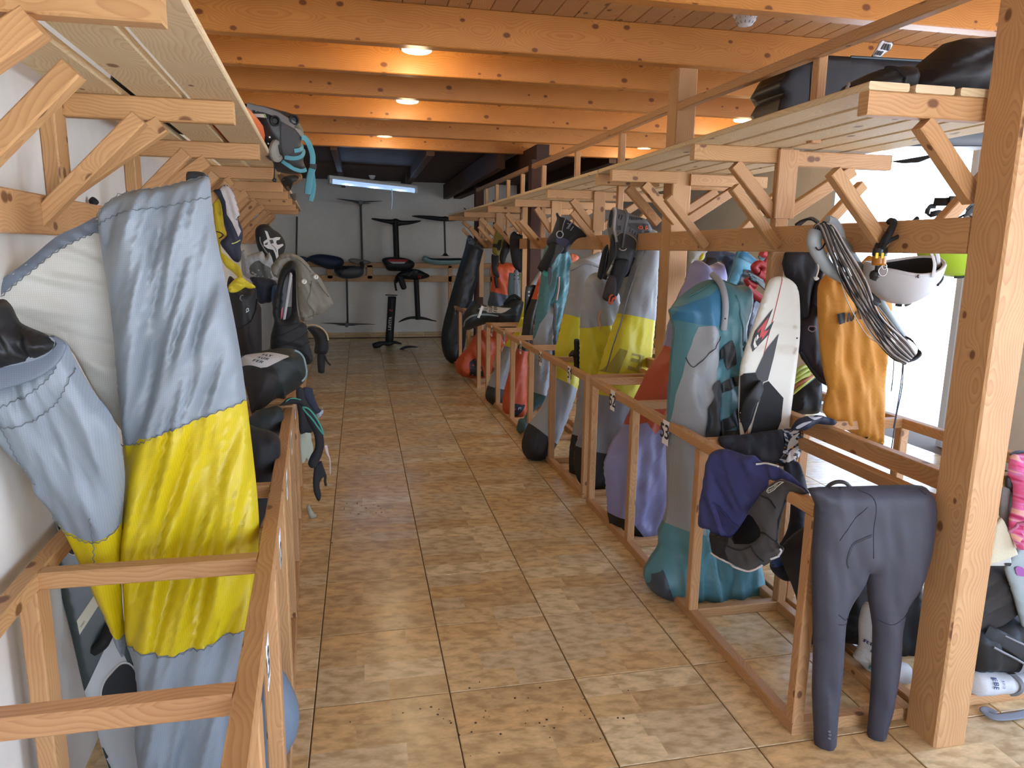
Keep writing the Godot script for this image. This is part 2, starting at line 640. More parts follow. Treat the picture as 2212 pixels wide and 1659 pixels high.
	# ground outside
	var gr := MB.new()
	gr.quad(Vector3(RIGHT_X + 0.25, -0.03, -40), Vector3(60, -0.03, -40), Vector3(60, -0.03, 40), Vector3(RIGHT_X + 0.25, -0.03, 40), Vector3.UP)
	gr.quad(Vector3(-20, -0.03, FRONT_Z), Vector3(RIGHT_X + 0.25, -0.03, FRONT_Z), Vector3(RIGHT_X + 0.25, -0.03, 40), Vector3(-20, -0.03, 40), Vector3.UP)
	tag(put("ground", gr, paint(Color(0.80, 0.79, 0.76), 0.9)), "", "", "", "structure")
	# ceiling: planks along the hall over the joists, dark boards across at the back
	var ce := struct_node("ceiling")
	var x := -1.7
	while x < RIGHT_X + 0.2:
		wood("plank", Vector3(x + 0.06, CEIL_Y + 0.012, -6.2), Vector3(x + 0.06, CEIL_Y + 0.012, FRONT_Z + 0.2), 0.118, 0.024, ce, Vector3.UP, "pine", 0.12, 0.004)
		x += 0.12
	var z := -6.0
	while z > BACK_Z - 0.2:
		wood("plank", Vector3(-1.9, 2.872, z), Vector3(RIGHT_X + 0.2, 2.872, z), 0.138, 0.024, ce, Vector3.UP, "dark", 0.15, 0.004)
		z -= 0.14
	var cap := MB.new()
	box(cap, Vector3(-2.2, 3.0, BACK_Z - 0.25), Vector3(RIGHT_X + 0.4, 3.12, FRONT_Z + 0.3))
	put("roof_deck", cap, paint(Color(0.5, 0.4, 0.3), 0.9), ce)
	var up := MB.new()
	box(up, Vector3(-1.9, 2.76, -6.06), Vector3(RIGHT_X + 0.2, 3.0, -6.0))
	# joists across the hall
	for jz in [4.4, 3.4, 2.45, 1.6, 0.75, -0.08, -0.78, -1.76, -2.44, -3.17, -4.08, -5.02, -5.94]:
		wood("joist", Vector3(-1.7, JOIST_Y + 0.105, jz), Vector3(RIGHT_X + 0.1, JOIST_Y + 0.105, jz), 0.085, 0.21, ce, Vector3.UP, "joist", 0.05, 0.005)
	# dark rafters along the back half and the beam on the posts
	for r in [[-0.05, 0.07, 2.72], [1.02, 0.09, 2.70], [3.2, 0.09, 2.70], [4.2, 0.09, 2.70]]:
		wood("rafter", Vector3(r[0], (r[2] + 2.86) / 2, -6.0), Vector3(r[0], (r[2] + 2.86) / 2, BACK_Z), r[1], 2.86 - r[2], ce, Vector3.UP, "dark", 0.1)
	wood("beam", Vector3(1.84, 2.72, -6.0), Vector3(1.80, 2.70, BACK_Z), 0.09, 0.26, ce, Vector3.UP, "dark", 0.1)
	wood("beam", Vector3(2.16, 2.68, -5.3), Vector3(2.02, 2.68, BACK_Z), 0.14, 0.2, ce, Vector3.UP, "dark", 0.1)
	# smoke detectors
	for s in [[on_y(1611, 36, 2.93), 0.062, "white smoke detector on the plank ceiling between two pine joists", 2.958], [on_y(804, 384, 2.82), 0.05, "small smoke detector on the dark ceiling above the tube lamp", 2.858]]:
		var p: Vector3 = s[0]
		p.y = s[3]
		var sd := thing("smoke_detector", s[2], "smoke detector", p)
		var q := MB.new()
		var R: float = s[1]
		lathe(q, p, Vector3.DOWN, [Vector2(0, 0), Vector2(R * 1.1, 0), Vector2(R * 1.1, R * 0.35), Vector2(R, R * 0.45), Vector2(0, R * 0.45)], 28)
		put("base", q, paint(Color(0.88, 0.86, 0.83), 0.4), sd)
		q = MB.new()
		lathe(q, p, Vector3.DOWN, [Vector2(R * 0.9, R * 0.45), Vector2(R * 0.88, R * 0.8), Vector2(R * 0.6, R * 1.15), Vector2(R * 0.3, R * 1.25), Vector2(0, R * 1.25)], 28)
		for k in 12:
			var an := TAU * k / 12
			var d := Vector3(cos(an), 0, sin(an))
			q.col = Color(0.25, 0.25, 0.25)
			tube(q, PackedVector3Array([p + d * R * 0.885 - Vector3(0, R * 0.62, 0), p + d * R * 0.66 - Vector3(0, R * 1.09, 0)]), R * 0.045, 5)
			q.col = Color(1, 1, 1)
		put("sensor_head", q, paint(Color(0.88, 0.86, 0.83), 0.4), sd)

func yard_and_dirt(fl: Node3D):
	# crumbs of sand and dirt on the tiles
	var dirt := MB.new()
	for k in 150:
		var c: Array = [[760, 925, 55, 22], [790, 980, 70, 12], [780, 1100, 70, 22], [690, 1170, 22, 10], [1100, 1540, 300, 90]][k % 5 if k > 12 else 4]
		var q := on_y(c[0] + rng.randfn() * c[2] * 0.5, c[1] + rng.randfn() * c[3] * 0.5, 0.0)
		if q.x < 0.0 or q.x > 1.55: continue
		var r := 0.002 + rng.randf() * 0.003
		var da := rng.randf() * TAU
		for j in 4:
			var d := Vector3(cos(da + j * PI / 2), 0, sin(da + j * PI / 2)) * r
			var d2 := Vector3(cos(da + (j + 1) * PI / 2), 0, sin(da + (j + 1) * PI / 2)) * r * 1.4
			var n0 := dirt.v.size()
			dirt.add(q + d, (d + Vector3.UP * r).normalized()); dirt.add(q + d2, (d2 + Vector3.UP * r).normalized()); dirt.add(q + Vector3(0, r, 0), Vector3.UP)
			dirt.tri(n0, n0 + 1, n0 + 2)
	tag(put("dirt_crumbs", dirt, paint(Color(0.10, 0.07, 0.045), 0.95), fl), "", "", "", "stuff")
	# a tree in the yard, seen through the doorway
	var tp := Vector3(13.5, -0.03, -8.4)
	var tr := thing("tree", "green tree in the bright yard beyond the doorway", "tree", tp)
	var tk := MB.new()
	tube(tk, curve([tp, tp + Vector3(0.1, 1.2, 0), tp + Vector3(0.0, 2.4, 0.1), tp + Vector3(0.1, 3.4, 0)], 4), PackedFloat64Array(spread(13, 0.16, 0.06)), 9)
	put("trunk", tk, paint(Color(0.14, 0.10, 0.07), 0.9), tr)
	var lf := MB.new()
	for k in 1600:
		var dir := Vector3(rng.randfn(), rng.randfn(), rng.randfn()).normalized() * pow(rng.randf(), 0.4)
		var c := tp + Vector3(0, 2.6, 0) + dir * Vector3(1.9, 1.5, 1.9)
		var s := Vector3(rng.randfn(), rng.randfn(), rng.randfn()).normalized() * 0.10
		var w := s.cross(Vector3(rng.randfn(), rng.randfn(), rng.randfn())).normalized() * 0.05
		var kk := 0.7 + rng.randf() * 0.5
		lf.col = Color(kk, kk, kk * 0.9)
		lf.quad(c - s, c + w, c + s, c - w, s.cross(w).normalized())
	tag(put("foliage", lf, paint(Color(0.07, 0.16, 0.04), 0.7), tr), "", "", "", "stuff")

const DOOR_TOP := 2.78
const DOOR_A0 := -4.58
const DOOR_A1 := -2.72
const DOOR_B0 := -1.0
const DOOR_B1 := 3.6
const GATE_X0 := 0.3
const GATE_X1 := 4.6

func build_lamps():
	# round ceiling downlights between the joists
	var spots := [[900.0, 95.0, -2.08], [880.0, 215.0, -3.6], [831.0, 291.0, -5.45], [1607.0, 256.0, -3.6], [1393.0, 318.0, -5.45]]
	var said := ["round ceiling lamp between the joists, nearest of those above the aisle", "round ceiling lamp above the aisle, hidden behind a joist in the middle", "round ceiling lamp above the aisle, farthest before the dark ceiling", "round ceiling lamp over the right shelf, beside the black trunk", "round ceiling lamp right of the aisle, behind the squared pine post"]
	for k in spots.size():
		var p := on_z(spots[k][0], spots[k][1], spots[k][2])
		p.y = CEIL_Y + 0.02
		var l := thing("ceiling_lamp", said[k], "lamp", p, "round ceiling lamps")
		var h := MB.new()
		lathe(h, p, Vector3.DOWN, [Vector2(0, 0), Vector2(0.075, 0), Vector2(0.09, 0.13), Vector2(0.09, 0.150)], 28)
		put("housing", h, paint(Color(0.9, 0.9, 0.88), 0.4), l)
		h = MB.new()
		lathe(h, p, Vector3.DOWN, [Vector2(0.09, 0.150), Vector2(0.089, 0.166), Vector2(0.08, 0.171), Vector2(0, 0.171)], 28)
		put("diffuser", h, M.lamp_glow, l)
		var li := OmniLight3D.new()
		li.name = "light"
		li.position = Vector3(0, -0.215, 0)
		li.light_color = Color(1.0, 0.91, 0.72)
		li.light_energy = LED_ENERGY
		li.light_size = 0.07
		li.omni_range = 30.0
		li.omni_attenuation = 2.0
		li.shadow_enabled = true
		l.add_child(li, true)
	# the fluorescent tube lamp on the dark ceiling
	var a := on_z(710, 391, -8.5)
	var b := on_z(899, 412, -8.9)
	var c := (a + b) * 0.5
	var l := thing("tube_lamp", "lit white fluorescent tube lamp hanging askew under the dark ceiling", "lamp", c)
	var d := (b - a).normalized()
	var mb := MB.new()
	timber(mb, a + Vector3(0, 0.055, 0), b + Vector3(0, 0.055, 0), 0.10, 0.05, Vector3.UP, 0.01)
	put("housing", mb, paint(Color(0.55, 0.56, 0.58), 0.5), l)
	mb = MB.new()
	timber(mb, a + d * 0.03, b - d * 0.03, 0.09, 0.062, Vector3.UP, 0.022)
	put("diffuser", mb, M.tube_glow, l)
	mb = MB.new()
	timber(mb, a, a + d * 0.04, 0.105, 0.075, Vector3.UP, 0.01)
	put("end_cap", mb, paint(Color(0.40, 0.42, 0.48), 0.4), l)
	mb = MB.new()
	timber(mb, b - d * 0.04, b, 0.105, 0.075, Vector3.UP, 0.01)
	put("end_cap", mb, paint(Color(0.65, 0.68, 0.72), 0.4), l)
	mb = MB.new()
	for t in [0.12, 0.88]:
		var p := a.lerp(b, t) + Vector3(0, 0.08, 0)
		tube(mb, PackedVector3Array([p, Vector3(p.x, 2.86, p.z)]), 0.006, 6)
		put("hanger", mb, paint(Color(0.1, 0.1, 0.1), 0.5), l)
		mb = MB.new()
	var e := on_z(846, 408, -8.72)
	tube(mb, curve([e, e + Vector3(0.01, -0.15, 0), e + Vector3(-0.005, -0.3, 0.01)], 4), 0.006, 5)
	put("pull_cord", mb, paint(Color(0.75, 0.78, 0.82), 0.6), l)
	for t in [0.2, 0.5, 0.8]:
		var li := OmniLight3D.new()
		li.name = "light"
		li.position = a.lerp(b, t) + Vector3(0, -0.06, 0) - c
		li.light_color = Color(0.62, 0.80, 1.0)
		li.light_energy = TUBE_ENERGY
		li.light_size = 0.04
		li.omni_range = 30.0
		li.omni_attenuation = 2.0
		li.shadow_enabled = true
		l.add_child(li, true)
const LED_ENERGY := 0.75
const TUBE_ENERGY := 0.14

# ---------------------------------------------------------------- timber racks
func left_x(z: float) -> float:      # outer face of the left cubbies
	return -0.0708 + 0.061 * z
func left_shelf_x(z: float) -> float:
	return -0.155 + 0.05 * z
func right_x(z: float) -> float:     # outer face of the right cubbies
	return 1.65 + (0.0 if z > -2.0 else 0.022 * (z + 2.0))
func mid_x(z: float) -> float:       # middle plane of the right island
	return 2.165 + (0.0 if z > -2.0 else 0.022 * (z + 2.0))
func shelf_x(z: float) -> float:
	return 1.69 + (0.0 if z > -4.5 else 0.045 * (z + 4.5))
const S := 0.045
func number_tag(p: Vector3, face: Vector3, text: String, parent: Node, h := 0.105, w := 0.062):
	# a small card on a rail, facing the aisle, its digits printed black
	var side := Vector3.UP.cross(face).normalized()
	var mb := MB.new()
	timber(mb, p + Vector3(0, -h / 2, 0), p + Vector3(0, h / 2, 0), w, 0.0016, face, 0.0003)
	var card := put("number_tag", mb, paint(Color(0.92, 0.92, 0.92), 0.6), parent)
	var t := lettering(text, h * 0.62)
	var d := MB.new()
	var c := Vector2(0, 0)
	for q in t: c += q
	c /= t.size()
	for k in range(0, t.size(), 3):
		for j in 3:
			var q: Vector2 = t[k + j] - c
			d.add(p + side * q.x + Vector3.UP * q.y + face * 0.0014, face)
		var n := d.v.size()
		d.tri(n - 3, n - 2, n - 1)
	put("digits", d, paint(Color(0.04, 0.04, 0.05), 0.6), card)
# flat triangles of a text, in metres, lower left at 0,0
func lettering(text: String, size: float, bold := true, serif := false) -> PackedVector2Array:
	var tm := TextMesh.new()
	var f := SystemFont.new()
	f.font_names = PackedStringArray(["Droid Serif" if serif else "Droid Sans"])
	f.font_weight = 700 if bold else 400
	tm.font = f
	tm.text = text
	tm.font_size = 64
	tm.pixel_size = 0.01
	tm.depth = 0.0
	tm.curve_step = 3.0
	tm.horizontal_alignment = HORIZONTAL_ALIGNMENT_LEFT
	var arr := tm.get_mesh_arrays()
	var out := PackedVector2Array()
	if arr.is_empty(): return out
	var vs: PackedVector3Array = arr[Mesh.ARRAY_VERTEX]
	var ix = arr[Mesh.ARRAY_INDEX]
	var lo := Vector2(1e9, 1e9)
	var hi := -lo
	for p in vs:
		lo = lo.min(Vector2(p.x, p.y)); hi = hi.max(Vector2(p.x, p.y))
	var k := size / maxf(hi.y - lo.y, 1e-6)
	if ix != null and ix.size() > 0:
		for j in ix: out.append((Vector2(vs[j].x, vs[j].y) - lo) * k)
	else:
		for p in vs: out.append((Vector2(p.x, p.y) - lo) * k)
	return out

func build_left_rack():
	var top := 0.86
	# cubbies: front posts and cross rails every 0.6 m
	var units := [[1.79, -1.25, [1.77, 1.17, 0.57, -0.03, -0.63, -1.227], "left timber cubby frame nearest the camera, round the grey and yellow kites"], [-1.30, -4.3, [-1.32, -1.843, -2.45, -3.05, -3.65, -4.28], "left timber cubby frame in the middle, under the dark bag with the lettered panel"], [-4.36, -7.3, [-4.38, -5.0, -5.6, -6.2, -6.8, -7.28], "far left timber cubby frame below the last shelf brackets"]]
	var texts := [["14", "13", "12", "11", "10"], ["9", "8", "7", "6", "5"], ["4", "3", "2", "1", ""]]
	for n in units.size():
		var un: Array = units[n]
		var z0: float = un[0]
		var z1: float = un[1]
		var t := thing("cubby_frame", un[3], "cubby frame", Vector3(left_x((z0 + z1) / 2), 0, (z0 + z1) / 2), "timber cubby frames along the left wall")
		var fx := func(z: float, d: float, y: float): return Vector3(left_x(z) - d, y, z)
		wood("front_rail", fx.call(z0, S / 2, top - S / 2), fx.call(z1, S / 2, top - S / 2), S, S, t)
		wood("wall_rail", fx.call(z0, 0.585, top - S / 2), fx.call(z1, 0.585, top - S / 2), S, S, t)
		wood("floor_sill", fx.call(z0, S / 2, S / 2), fx.call(z1, S / 2, S / 2), S, S, t)
		for k in un[2].size():
			var z: float = un[2][k]
			wood("front_post", fx.call(z, S / 2 , S), fx.call(z, S / 2, top - S), S, S, t, Vector3.BACK)
			if z > -2.5: wood("cross_rail", fx.call(z, S, top - S / 2), fx.call(z, 0.562, top - S / 2), S, S, t)
			if k % 2 == 0:
				wood("wall_post", fx.call(z + 0.0, 0.585, 0.0), fx.call(z, 0.585, top - S), S, 0.075, t, Vector3.BACK)
			wood("floor_sill", fx.call(z, S, S / 2), fx.call(z, 0.59, S / 2), S, S, t)
			if k < un[2].size() - 1 and texts[n][k] != "":
				var zt: float = z - 0.19
				number_tag(Vector3(left_x(zt) + 0.0015, top - 0.066, zt), Vector3(1, 0, -0.061).normalized(), texts[n][k], t)
	# overhead shelf: three long boards on battens, braced from studs on the wall
	var sh := thing("overhead_shelf", "long overhead pine shelf on angled brackets along the left wall", "shelf", Vector3(-0.5, 1.68, -2.5))
	var by := 2.12
	for seg in [[2.4, -1.93], [-1.945, -7.55]]:
		for bd in [[0.0, 0.148], [0.170, 0.138], [0.345, 0.15]]:
			var a := Vector3(left_shelf_x(seg[0]) - bd[0] - bd[1] / 2, by + 0.012, seg[0])
			var b := Vector3(left_shelf_x(seg[1]) - bd[0] - bd[1] / 2, by + 0.012, seg[1])
			wood("board", a, b, bd[1], 0.024, sh, Vector3.UP, "board", 0.06)
	wood("hang_beam", Vector3(left_wall_x(2.4) + 0.027, 1.745, 2.4), Vector3(left_wall_x(-7.55) + 0.027, 1.745, -7.55), S, 0.11, sh, Vector3.UP, "pine", 0.04)
	for z in [2.0, 0.98, -0.10, -1.09, -2.1, -3.1, -3.95, -4.9, -5.9, -6.9]:
		var w := left_wall_x(z) + 0.006
		var fxs := left_shelf_x(z) - 0.02
		wood("batten", Vector3(w, by - 0.036, z), Vector3(fxs, by - 0.036, z), S, 0.07, sh)
		wood("wall_stud", Vector3(w + 0.022, 1.80, z + S), Vector3(w + 0.022, by, z + S), 0.09, S, sh, Vector3.RIGHT)
		# brace from the batten down to the stud
		wood("brace", Vector3(w + 0.03, 1.83, z + 0.003), Vector3(w + 0.32, by - 0.08, z + 0.003), S, S * 1.2, sh)
	for z in [1.55, 0.75, 0.17, -0.60, -1.45, -2.0, -2.6, -3.25, -3.9, -4.6, -5.4, -6.2, -7.0]:
		var w := left_wall_x(z) + 0.05
		wood("peg", Vector3(w - 0.02, 1.725, z), Vector3(w + 0.265, 2.015, z), S, S, sh)

func build_right_rack():
	# squared posts
	var posts := [
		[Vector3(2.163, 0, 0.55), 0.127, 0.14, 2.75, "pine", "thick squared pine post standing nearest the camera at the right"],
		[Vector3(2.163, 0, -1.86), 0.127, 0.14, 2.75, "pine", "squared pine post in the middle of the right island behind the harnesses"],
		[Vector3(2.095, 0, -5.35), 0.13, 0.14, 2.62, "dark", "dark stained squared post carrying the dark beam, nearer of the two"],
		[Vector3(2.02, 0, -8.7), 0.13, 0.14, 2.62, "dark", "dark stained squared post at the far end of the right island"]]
	for p in posts:
		var mb := MB.new()
		var k := 1.0 - rng.randf() * 0.05
		mb.col = Color(k, k, k)
		timber(mb, p[0], p[0] + Vector3(0, p[3], 0), p[1], p[2], Vector3.BACK, 0.007)
		put_thing("squared_post", mb, M[p[4] + "0"], p[5], "post", "squared posts of the right island")
	# cubbies
	var top := 0.855
	var units := [
		[0.467, -1.90, [0.445, -0.37, -1.17, -1.875], "front right cubby frame with the dark wetsuit legs hanging over its near end", ["", "53", "52"]],
		[-1.985, -5.44, [-2.008, -2.83, -3.5, -4.2, -4.87, -5.42], "middle right cubby frame holding the grey and yellow kite bags", ["51", "50", "49", "48", "47"]],
		[-5.95, -8.15, [-5.98, -6.7, -7.4, -8.12], "far right cubby frame with the orange bag and the long black bag", ["46", "45", "44"]]]
	for n in units.size():
		var un: Array = units[n]
		var z0: float = un[0]
		var z1: float = un[1]
		var t := thing("cubby_frame", un[3], "cubby frame", Vector3(right_x((z0 + z1) / 2), 0, (z0 + z1) / 2), "timber cubby frames of the right island")
		var fx := func(z: float, d: float, y: float): return Vector3(right_x(z) + d, y, z)
		wood("front_rail", fx.call(z0, S / 2, top - S / 2), fx.call(z1, S / 2, top - S / 2), S, S, t)
		wood("floor_sill", fx.call(z0, S / 2, S / 2), fx.call(z1, S / 2, S / 2), S, S, t)
		wood("back_rail", fx.call(z0, 0.472, top - S / 2), fx.call(z1, 0.472, top - S / 2), S, S, t)
		wood("back_sill", fx.call(z0, 0.472, S / 2), fx.call(z1, 0.472, S / 2), S, S, t)
		for k in un[2].size():
			var z: float = un[2][k]
			wood("front_post", fx.call(z, S / 2, S), fx.call(z, S / 2, top - S), S, S, t, Vector3.BACK)
			wood("cross_rail", fx.call(z, S, top - S / 2), fx.call(z, 0.45, top - S / 2), S, S, t)
			wood("floor_sill", fx.call(z, S, S / 2), fx.call(z, 0.45, S / 2), S, S, t)
			if k > 0 or n > 0:
				wood("back_post", fx.call(z, 0.472, S), fx.call(z, 0.472, top - S), S, S, t, Vector3.BACK)
			if k < un[4].size() and un[4][k] != "":
				var zn: float = un[2][k]
				var zf: float = un[2][k + 1]
				var zt := lerpf(zn, zf, 0.42)
				number_tag(Vector3(right_x(zt) - 0.0015, top - 0.058, zt), Vector3(-1, 0, 0), un[4][k], t, 0.12, 0.07)
	# cubbies on the other side of the island, seen through
	var t2 := thing("cubby_frame", "cubby frame on the far side of the right island, lit by the doorway", "cubby frame", Vector3(2.75, 0, -2.5))
	wood("front_rail", Vector3(2.72, 0.885, 0.40), Vector3(2.72, 0.885, -5.4), S, S, t2)
	wood("floor_sill", Vector3(2.72, S / 2, 0.45), Vector3(2.72, S / 2, -5.4), S, S, t2)
	wood("back_rail", Vector3(2.19, 0.895, 0.45), Vector3(2.19, 0.895, -5.4), S, 0.07, t2)
	wood("back_sill", Vector3(2.19, S / 2, 0.45), Vector3(2.19, S / 2, -5.4), S, S, t2)
	for z in [0.425, -0.40, -1.2, -2.0, -2.85, -3.6, -4.4, -5.35]:
		wood("front_post", Vector3(2.72, S, z), Vector3(2.72, 0.862, z), S, S, t2, Vector3.BACK)
		if z < 0.4: wood("back_post", Vector3(2.19, S, z), Vector3(2.19, 0.86, z), S, S, t2, Vector3.BACK)
		wood("cross_rail", Vector3(2.213, 0.885, z), Vector3(2.70, 0.885, z), S, S, t2)
		wood("floor_sill", Vector3(2.213, S / 2, z), Vector3(2.70, S / 2, z), S, S, t2)
	# overhead shelves with their brackets, pegs, hanging beam and guard rail
	var shelves := [
		[0.47, -2.02, [0.445, -0.70, -1.79], [-0.46], [on_x(1527, 534, 2.1).z, on_x(1683, 527, 2.1).z, on_x(1915, 520, 2.1).z], [0.48, -1.79], "right overhead pine shelf nearest the camera, carrying the black trunk"],
		[-2.04, -5.90, [-2.06, -3.32, -4.55, -5.75], [-2.8, -3.85, -4.95], [on_x(1300, 520, 2.08).z, on_x(1189, 510, 2.05).z - 0.2, on_x(1168, 533, 2.05).z], [-1.93, -5.27], "middle right overhead pine shelf, empty, above the grey harness"],
		[-5.92, -8.55, [-7.2, -8.45], [-5.85, -6.6, -7.28, -8.0], [-6.0, -6.5, -7.0, -7.7, -8.3], [-5.43, -8.6], "far right overhead pine shelf reaching towards the back wall"]]
	for n in shelves.size():
		var sv: Array = shelves[n]
		var z0: float = sv[0]
		var z1: float = sv[1]
		var sh := thing("overhead_shelf", sv[6], "shelf", Vector3(mid_x((z0 + z1) / 2), 1.67, (z0 + z1) / 2), "overhead shelves of the right island")
		for k in 6:
			var o := 0.075 + k * 0.160
			wood("board", Vector3(shelf_x(z0) + o, 2.162, z0), Vector3(shelf_x(z1) + o, 2.162, z1), 0.139, 0.024, sh, Vector3.UP, "board", 0.06)
		for z in sv[2]:
			var c := mid_x(z)
			var l := shelf_x(z)
			var nearest: bool = n == 0 and z > 0.3
			var zz: float = z
			wood("batten", Vector3(l + 0.01, 2.115, zz), Vector3(c - 0.045, 2.115, zz), S, 0.07, sh)
			wood("batten", Vector3(c + 0.045, 2.105, zz), Vector3(l + 1.04, 2.105, zz), S, 0.07, sh)
			wood("brace", Vector3(l + 0.225, 2.07, zz - 0.003), Vector3(c - 0.03, 1.85, zz - 0.003), S, S * 1.25, sh)
			wood("brace", Vector3(c + 0.37, 2.065, zz - 0.003), Vector3(c + 0.03, 1.85, zz - 0.003), S, S * 1.25, sh)
			if not nearest and absf(z + 1.9) > 0.2:
				wood("bracket_plate", Vector3(c, 1.83, zz + 0.034), Vector3(c, 2.14, zz + 0.034), 0.10, 0.02, sh, Vector3.BACK)
				wood("stud", Vector3(c, 0.94, zz + 0.001), Vector3(c, 2.15, zz + 0.001), 0.07, S, sh, Vector3.BACK)
		for z in sv[3]:
			wood("guard_post", Vector3(mid_x(z) - 0.015, 1.79 if n > 0 else 2.14, z), Vector3(mid_x(z) - 0.015, 2.52, z), S, S, sh, Vector3.BACK)
		var zb0: float = sv[5][0]
		var zb1: float = sv[5][1]
		wood("hang_beam", Vector3(mid_x(zb0) - 0.043, 1.732, zb0), Vector3(mid_x(zb1) - 0.043, 1.732, zb1), S, 0.115, sh, Vector3.UP, "pine", 0.04)
		wood("guard_rail", Vector3(mid_x(zb0) - 0.04, 2.545 if n > 0 else 2.49, (zb0 if n > 0 else 0.62)), Vector3(mid_x(zb1) - 0.04, 2.545 if n > 0 else 2.53, zb1), S, S, sh)
		for z in sv[4]:
			var c := mid_x(z)
			wood("peg", Vector3(c - 0.075, 1.70, z), Vector3(c - 0.315, 1.955, z), S, S, sh)
			wood("peg", Vector3(c + 0.035, 1.70, z + 0.05), Vector3(c + 0.30, 1.98, z + 0.05), S, S, sh)

# ---------------------------------------------------------------- soft and flat bodies: an outline on a real plane, padded to its thickness
class Puff:
	var sc               # the scene script
	var poly := PackedVector2Array()
	var holes := []
	var p := Vector3.ZERO
	var n := Vector3.BACK
	var ux := Vector3.RIGHT
	var uy := Vector3.UP
	var T := 0.03        # half thickness in front
	var Tb := 0.02       # behind
	var r := 0.05        # how far the rounding reaches in from the edge
	var k := 0.001       # metres per pixel
	var amp := 0.0
	var ns: FastNoiseLite
	var wdir := Vector2.DOWN   # folds run along this
	var wlen := 0.5      # their length and spacing in metres
	var wsp := 0.06
	var bends := []      # [pixel, direction, curvature]: the sheet bows away from its plane
	func dist(q: Vector2) -> float:
		var best := 1e18
		var m := poly.size()
		for i in m:
			var c := Geometry2D.get_closest_point_to_segment(q, poly[i], poly[(i + 1) % m])
			best = minf(best, q.distance_squared_to(c))
		for h in holes:
			var hp: PackedVector2Array = h
			for i in hp.size():
				var c := Geometry2D.get_closest_point_to_segment(q, hp[i], hp[(i + 1) % hp.size()])
				best = minf(best, q.distance_squared_to(c))
		return sqrt(best) * k
	func prof(q: Vector2) -> float:
		var x := minf(dist(q) / r, 1.0)
		return sqrt(maxf(0.0, 1.0 - (1.0 - x) * (1.0 - x)))
	func fold(q: Vector2) -> float:
		if amp == 0.0: return 0.0
		var a := q.dot(wdir) * k
		var b := q.dot(wdir.orthogonal()) * k
		return amp * (ns.get_noise_2d(b / wsp, a / wlen) * 1.5 + ns.get_noise_2d(b / wsp * 2.3 + 40.0, a / wlen * 2.0) * 0.6)
	func flat_at(q: Vector2) -> Vector3:
		var P: Vector3 = sc.on_plane(q.x, q.y, p, n)
		for b in bends:
			var x: float = (q - b[0]).dot(b[1]) * k
			P += n * (b[2] * x * x)
		return P
	func at(q: Vector2, eps := 0.0) -> Vector3:
		var f := prof(q)
		return flat_at(q) + n * (T * f + fold(q) * f + eps)
	func back(q: Vector2, eps := 0.0) -> Vector3:
		var f := prof(q)
		return flat_at(q) + n * (-Tb * f + fold(q) * f * 0.4 - eps)
	func uv(q: Vector2) -> Vector2:
		var P: Vector3 = sc.on_plane(q.x, q.y, p, n) - p
		return Vector2(P.dot(ux), -P.dot(uy))
	func inside(q: Vector2, pl: PackedVector2Array) -> bool:
		if not Geometry2D.is_point_in_polygon(q, pl): return false
		for h in holes:
			if Geometry2D.is_point_in_polygon(q, h): return false
		return true
	static func resample(pl: PackedVector2Array, step: float, closed := true) -> PackedVector2Array:
		var out := PackedVector2Array()
		var m := pl.size()
		for i in (m if closed else m - 1):
			var a := pl[i]
			var b := pl[(i + 1) % m]
			var c := maxi(1, int(ceil(a.distance_to(b) / step)))
			for j in c: out.append(a.lerp(b, float(j) / c))
		if not closed: out.append(pl[m - 1])
		return out
	# points and triangles of an area (in pixels): its outline first
	func cover(pl: PackedVector2Array, step: float, rings: Array) -> Array:
		var pts := resample(pl, step)
		var edge := pts.size()
		for h in holes:
			if Geometry2D.is_point_in_polygon(h[0], pl):
				pts.append_array(resample(h, step))
		edge = pts.size()
		var deep := 0.0
		for o in rings:
			for op in Geometry2D.offset_polygon(pl, -o / k):
				if Geometry2D.is_polygon_clockwise(op) != Geometry2D.is_polygon_clockwise(pl): continue
				for q in resample(op, step):
					var ok := true
					for h in holes:
						if Geometry2D.is_point_in_polygon(q, h): ok = false
					if ok: pts.append(q)
			deep = o / k
		var lo := pl[0]
		var hi := pl[0]
		for q in pl: lo = lo.min(q); hi = hi.max(q)
		var row := 0
		var y := lo.y + step * 0.6
		while y < hi.y:
			var x := lo.x + step * (0.3 if row % 2 == 0 else 0.8)
			while x < hi.x:
				var q := Vector2(x, y)
				if inside(q, pl):
					var d := 1e18
					for i in pl.size():
						d = minf(d, q.distance_squared_to(Geometry2D.get_closest_point_to_segment(q, pl[i], pl[(i + 1) % pl.size()])))
					if d > pow(deep + step * 0.45, 2): pts.append(q)
				x += step
			y += step * 0.87
			row += 1
		var tr := Geometry2D.triangulate_delaunay(pts)
		var keep := PackedInt32Array()
		for i in range(0, tr.size(), 3):
			var a := pts[tr[i]]
			var b := pts[tr[i + 1]]
			var c := pts[tr[i + 2]]
			if absf((b - a).cross(c - a)) < 0.02: continue
			if inside((a + b + c) / 3.0, pl):
				if (b - a).cross(c - a) > 0.0: keep.append_array([tr[i], tr[i + 1], tr[i + 2]])
				else: keep.append_array([tr[i], tr[i + 2], tr[i + 1]])
		return [pts, keep, edge]
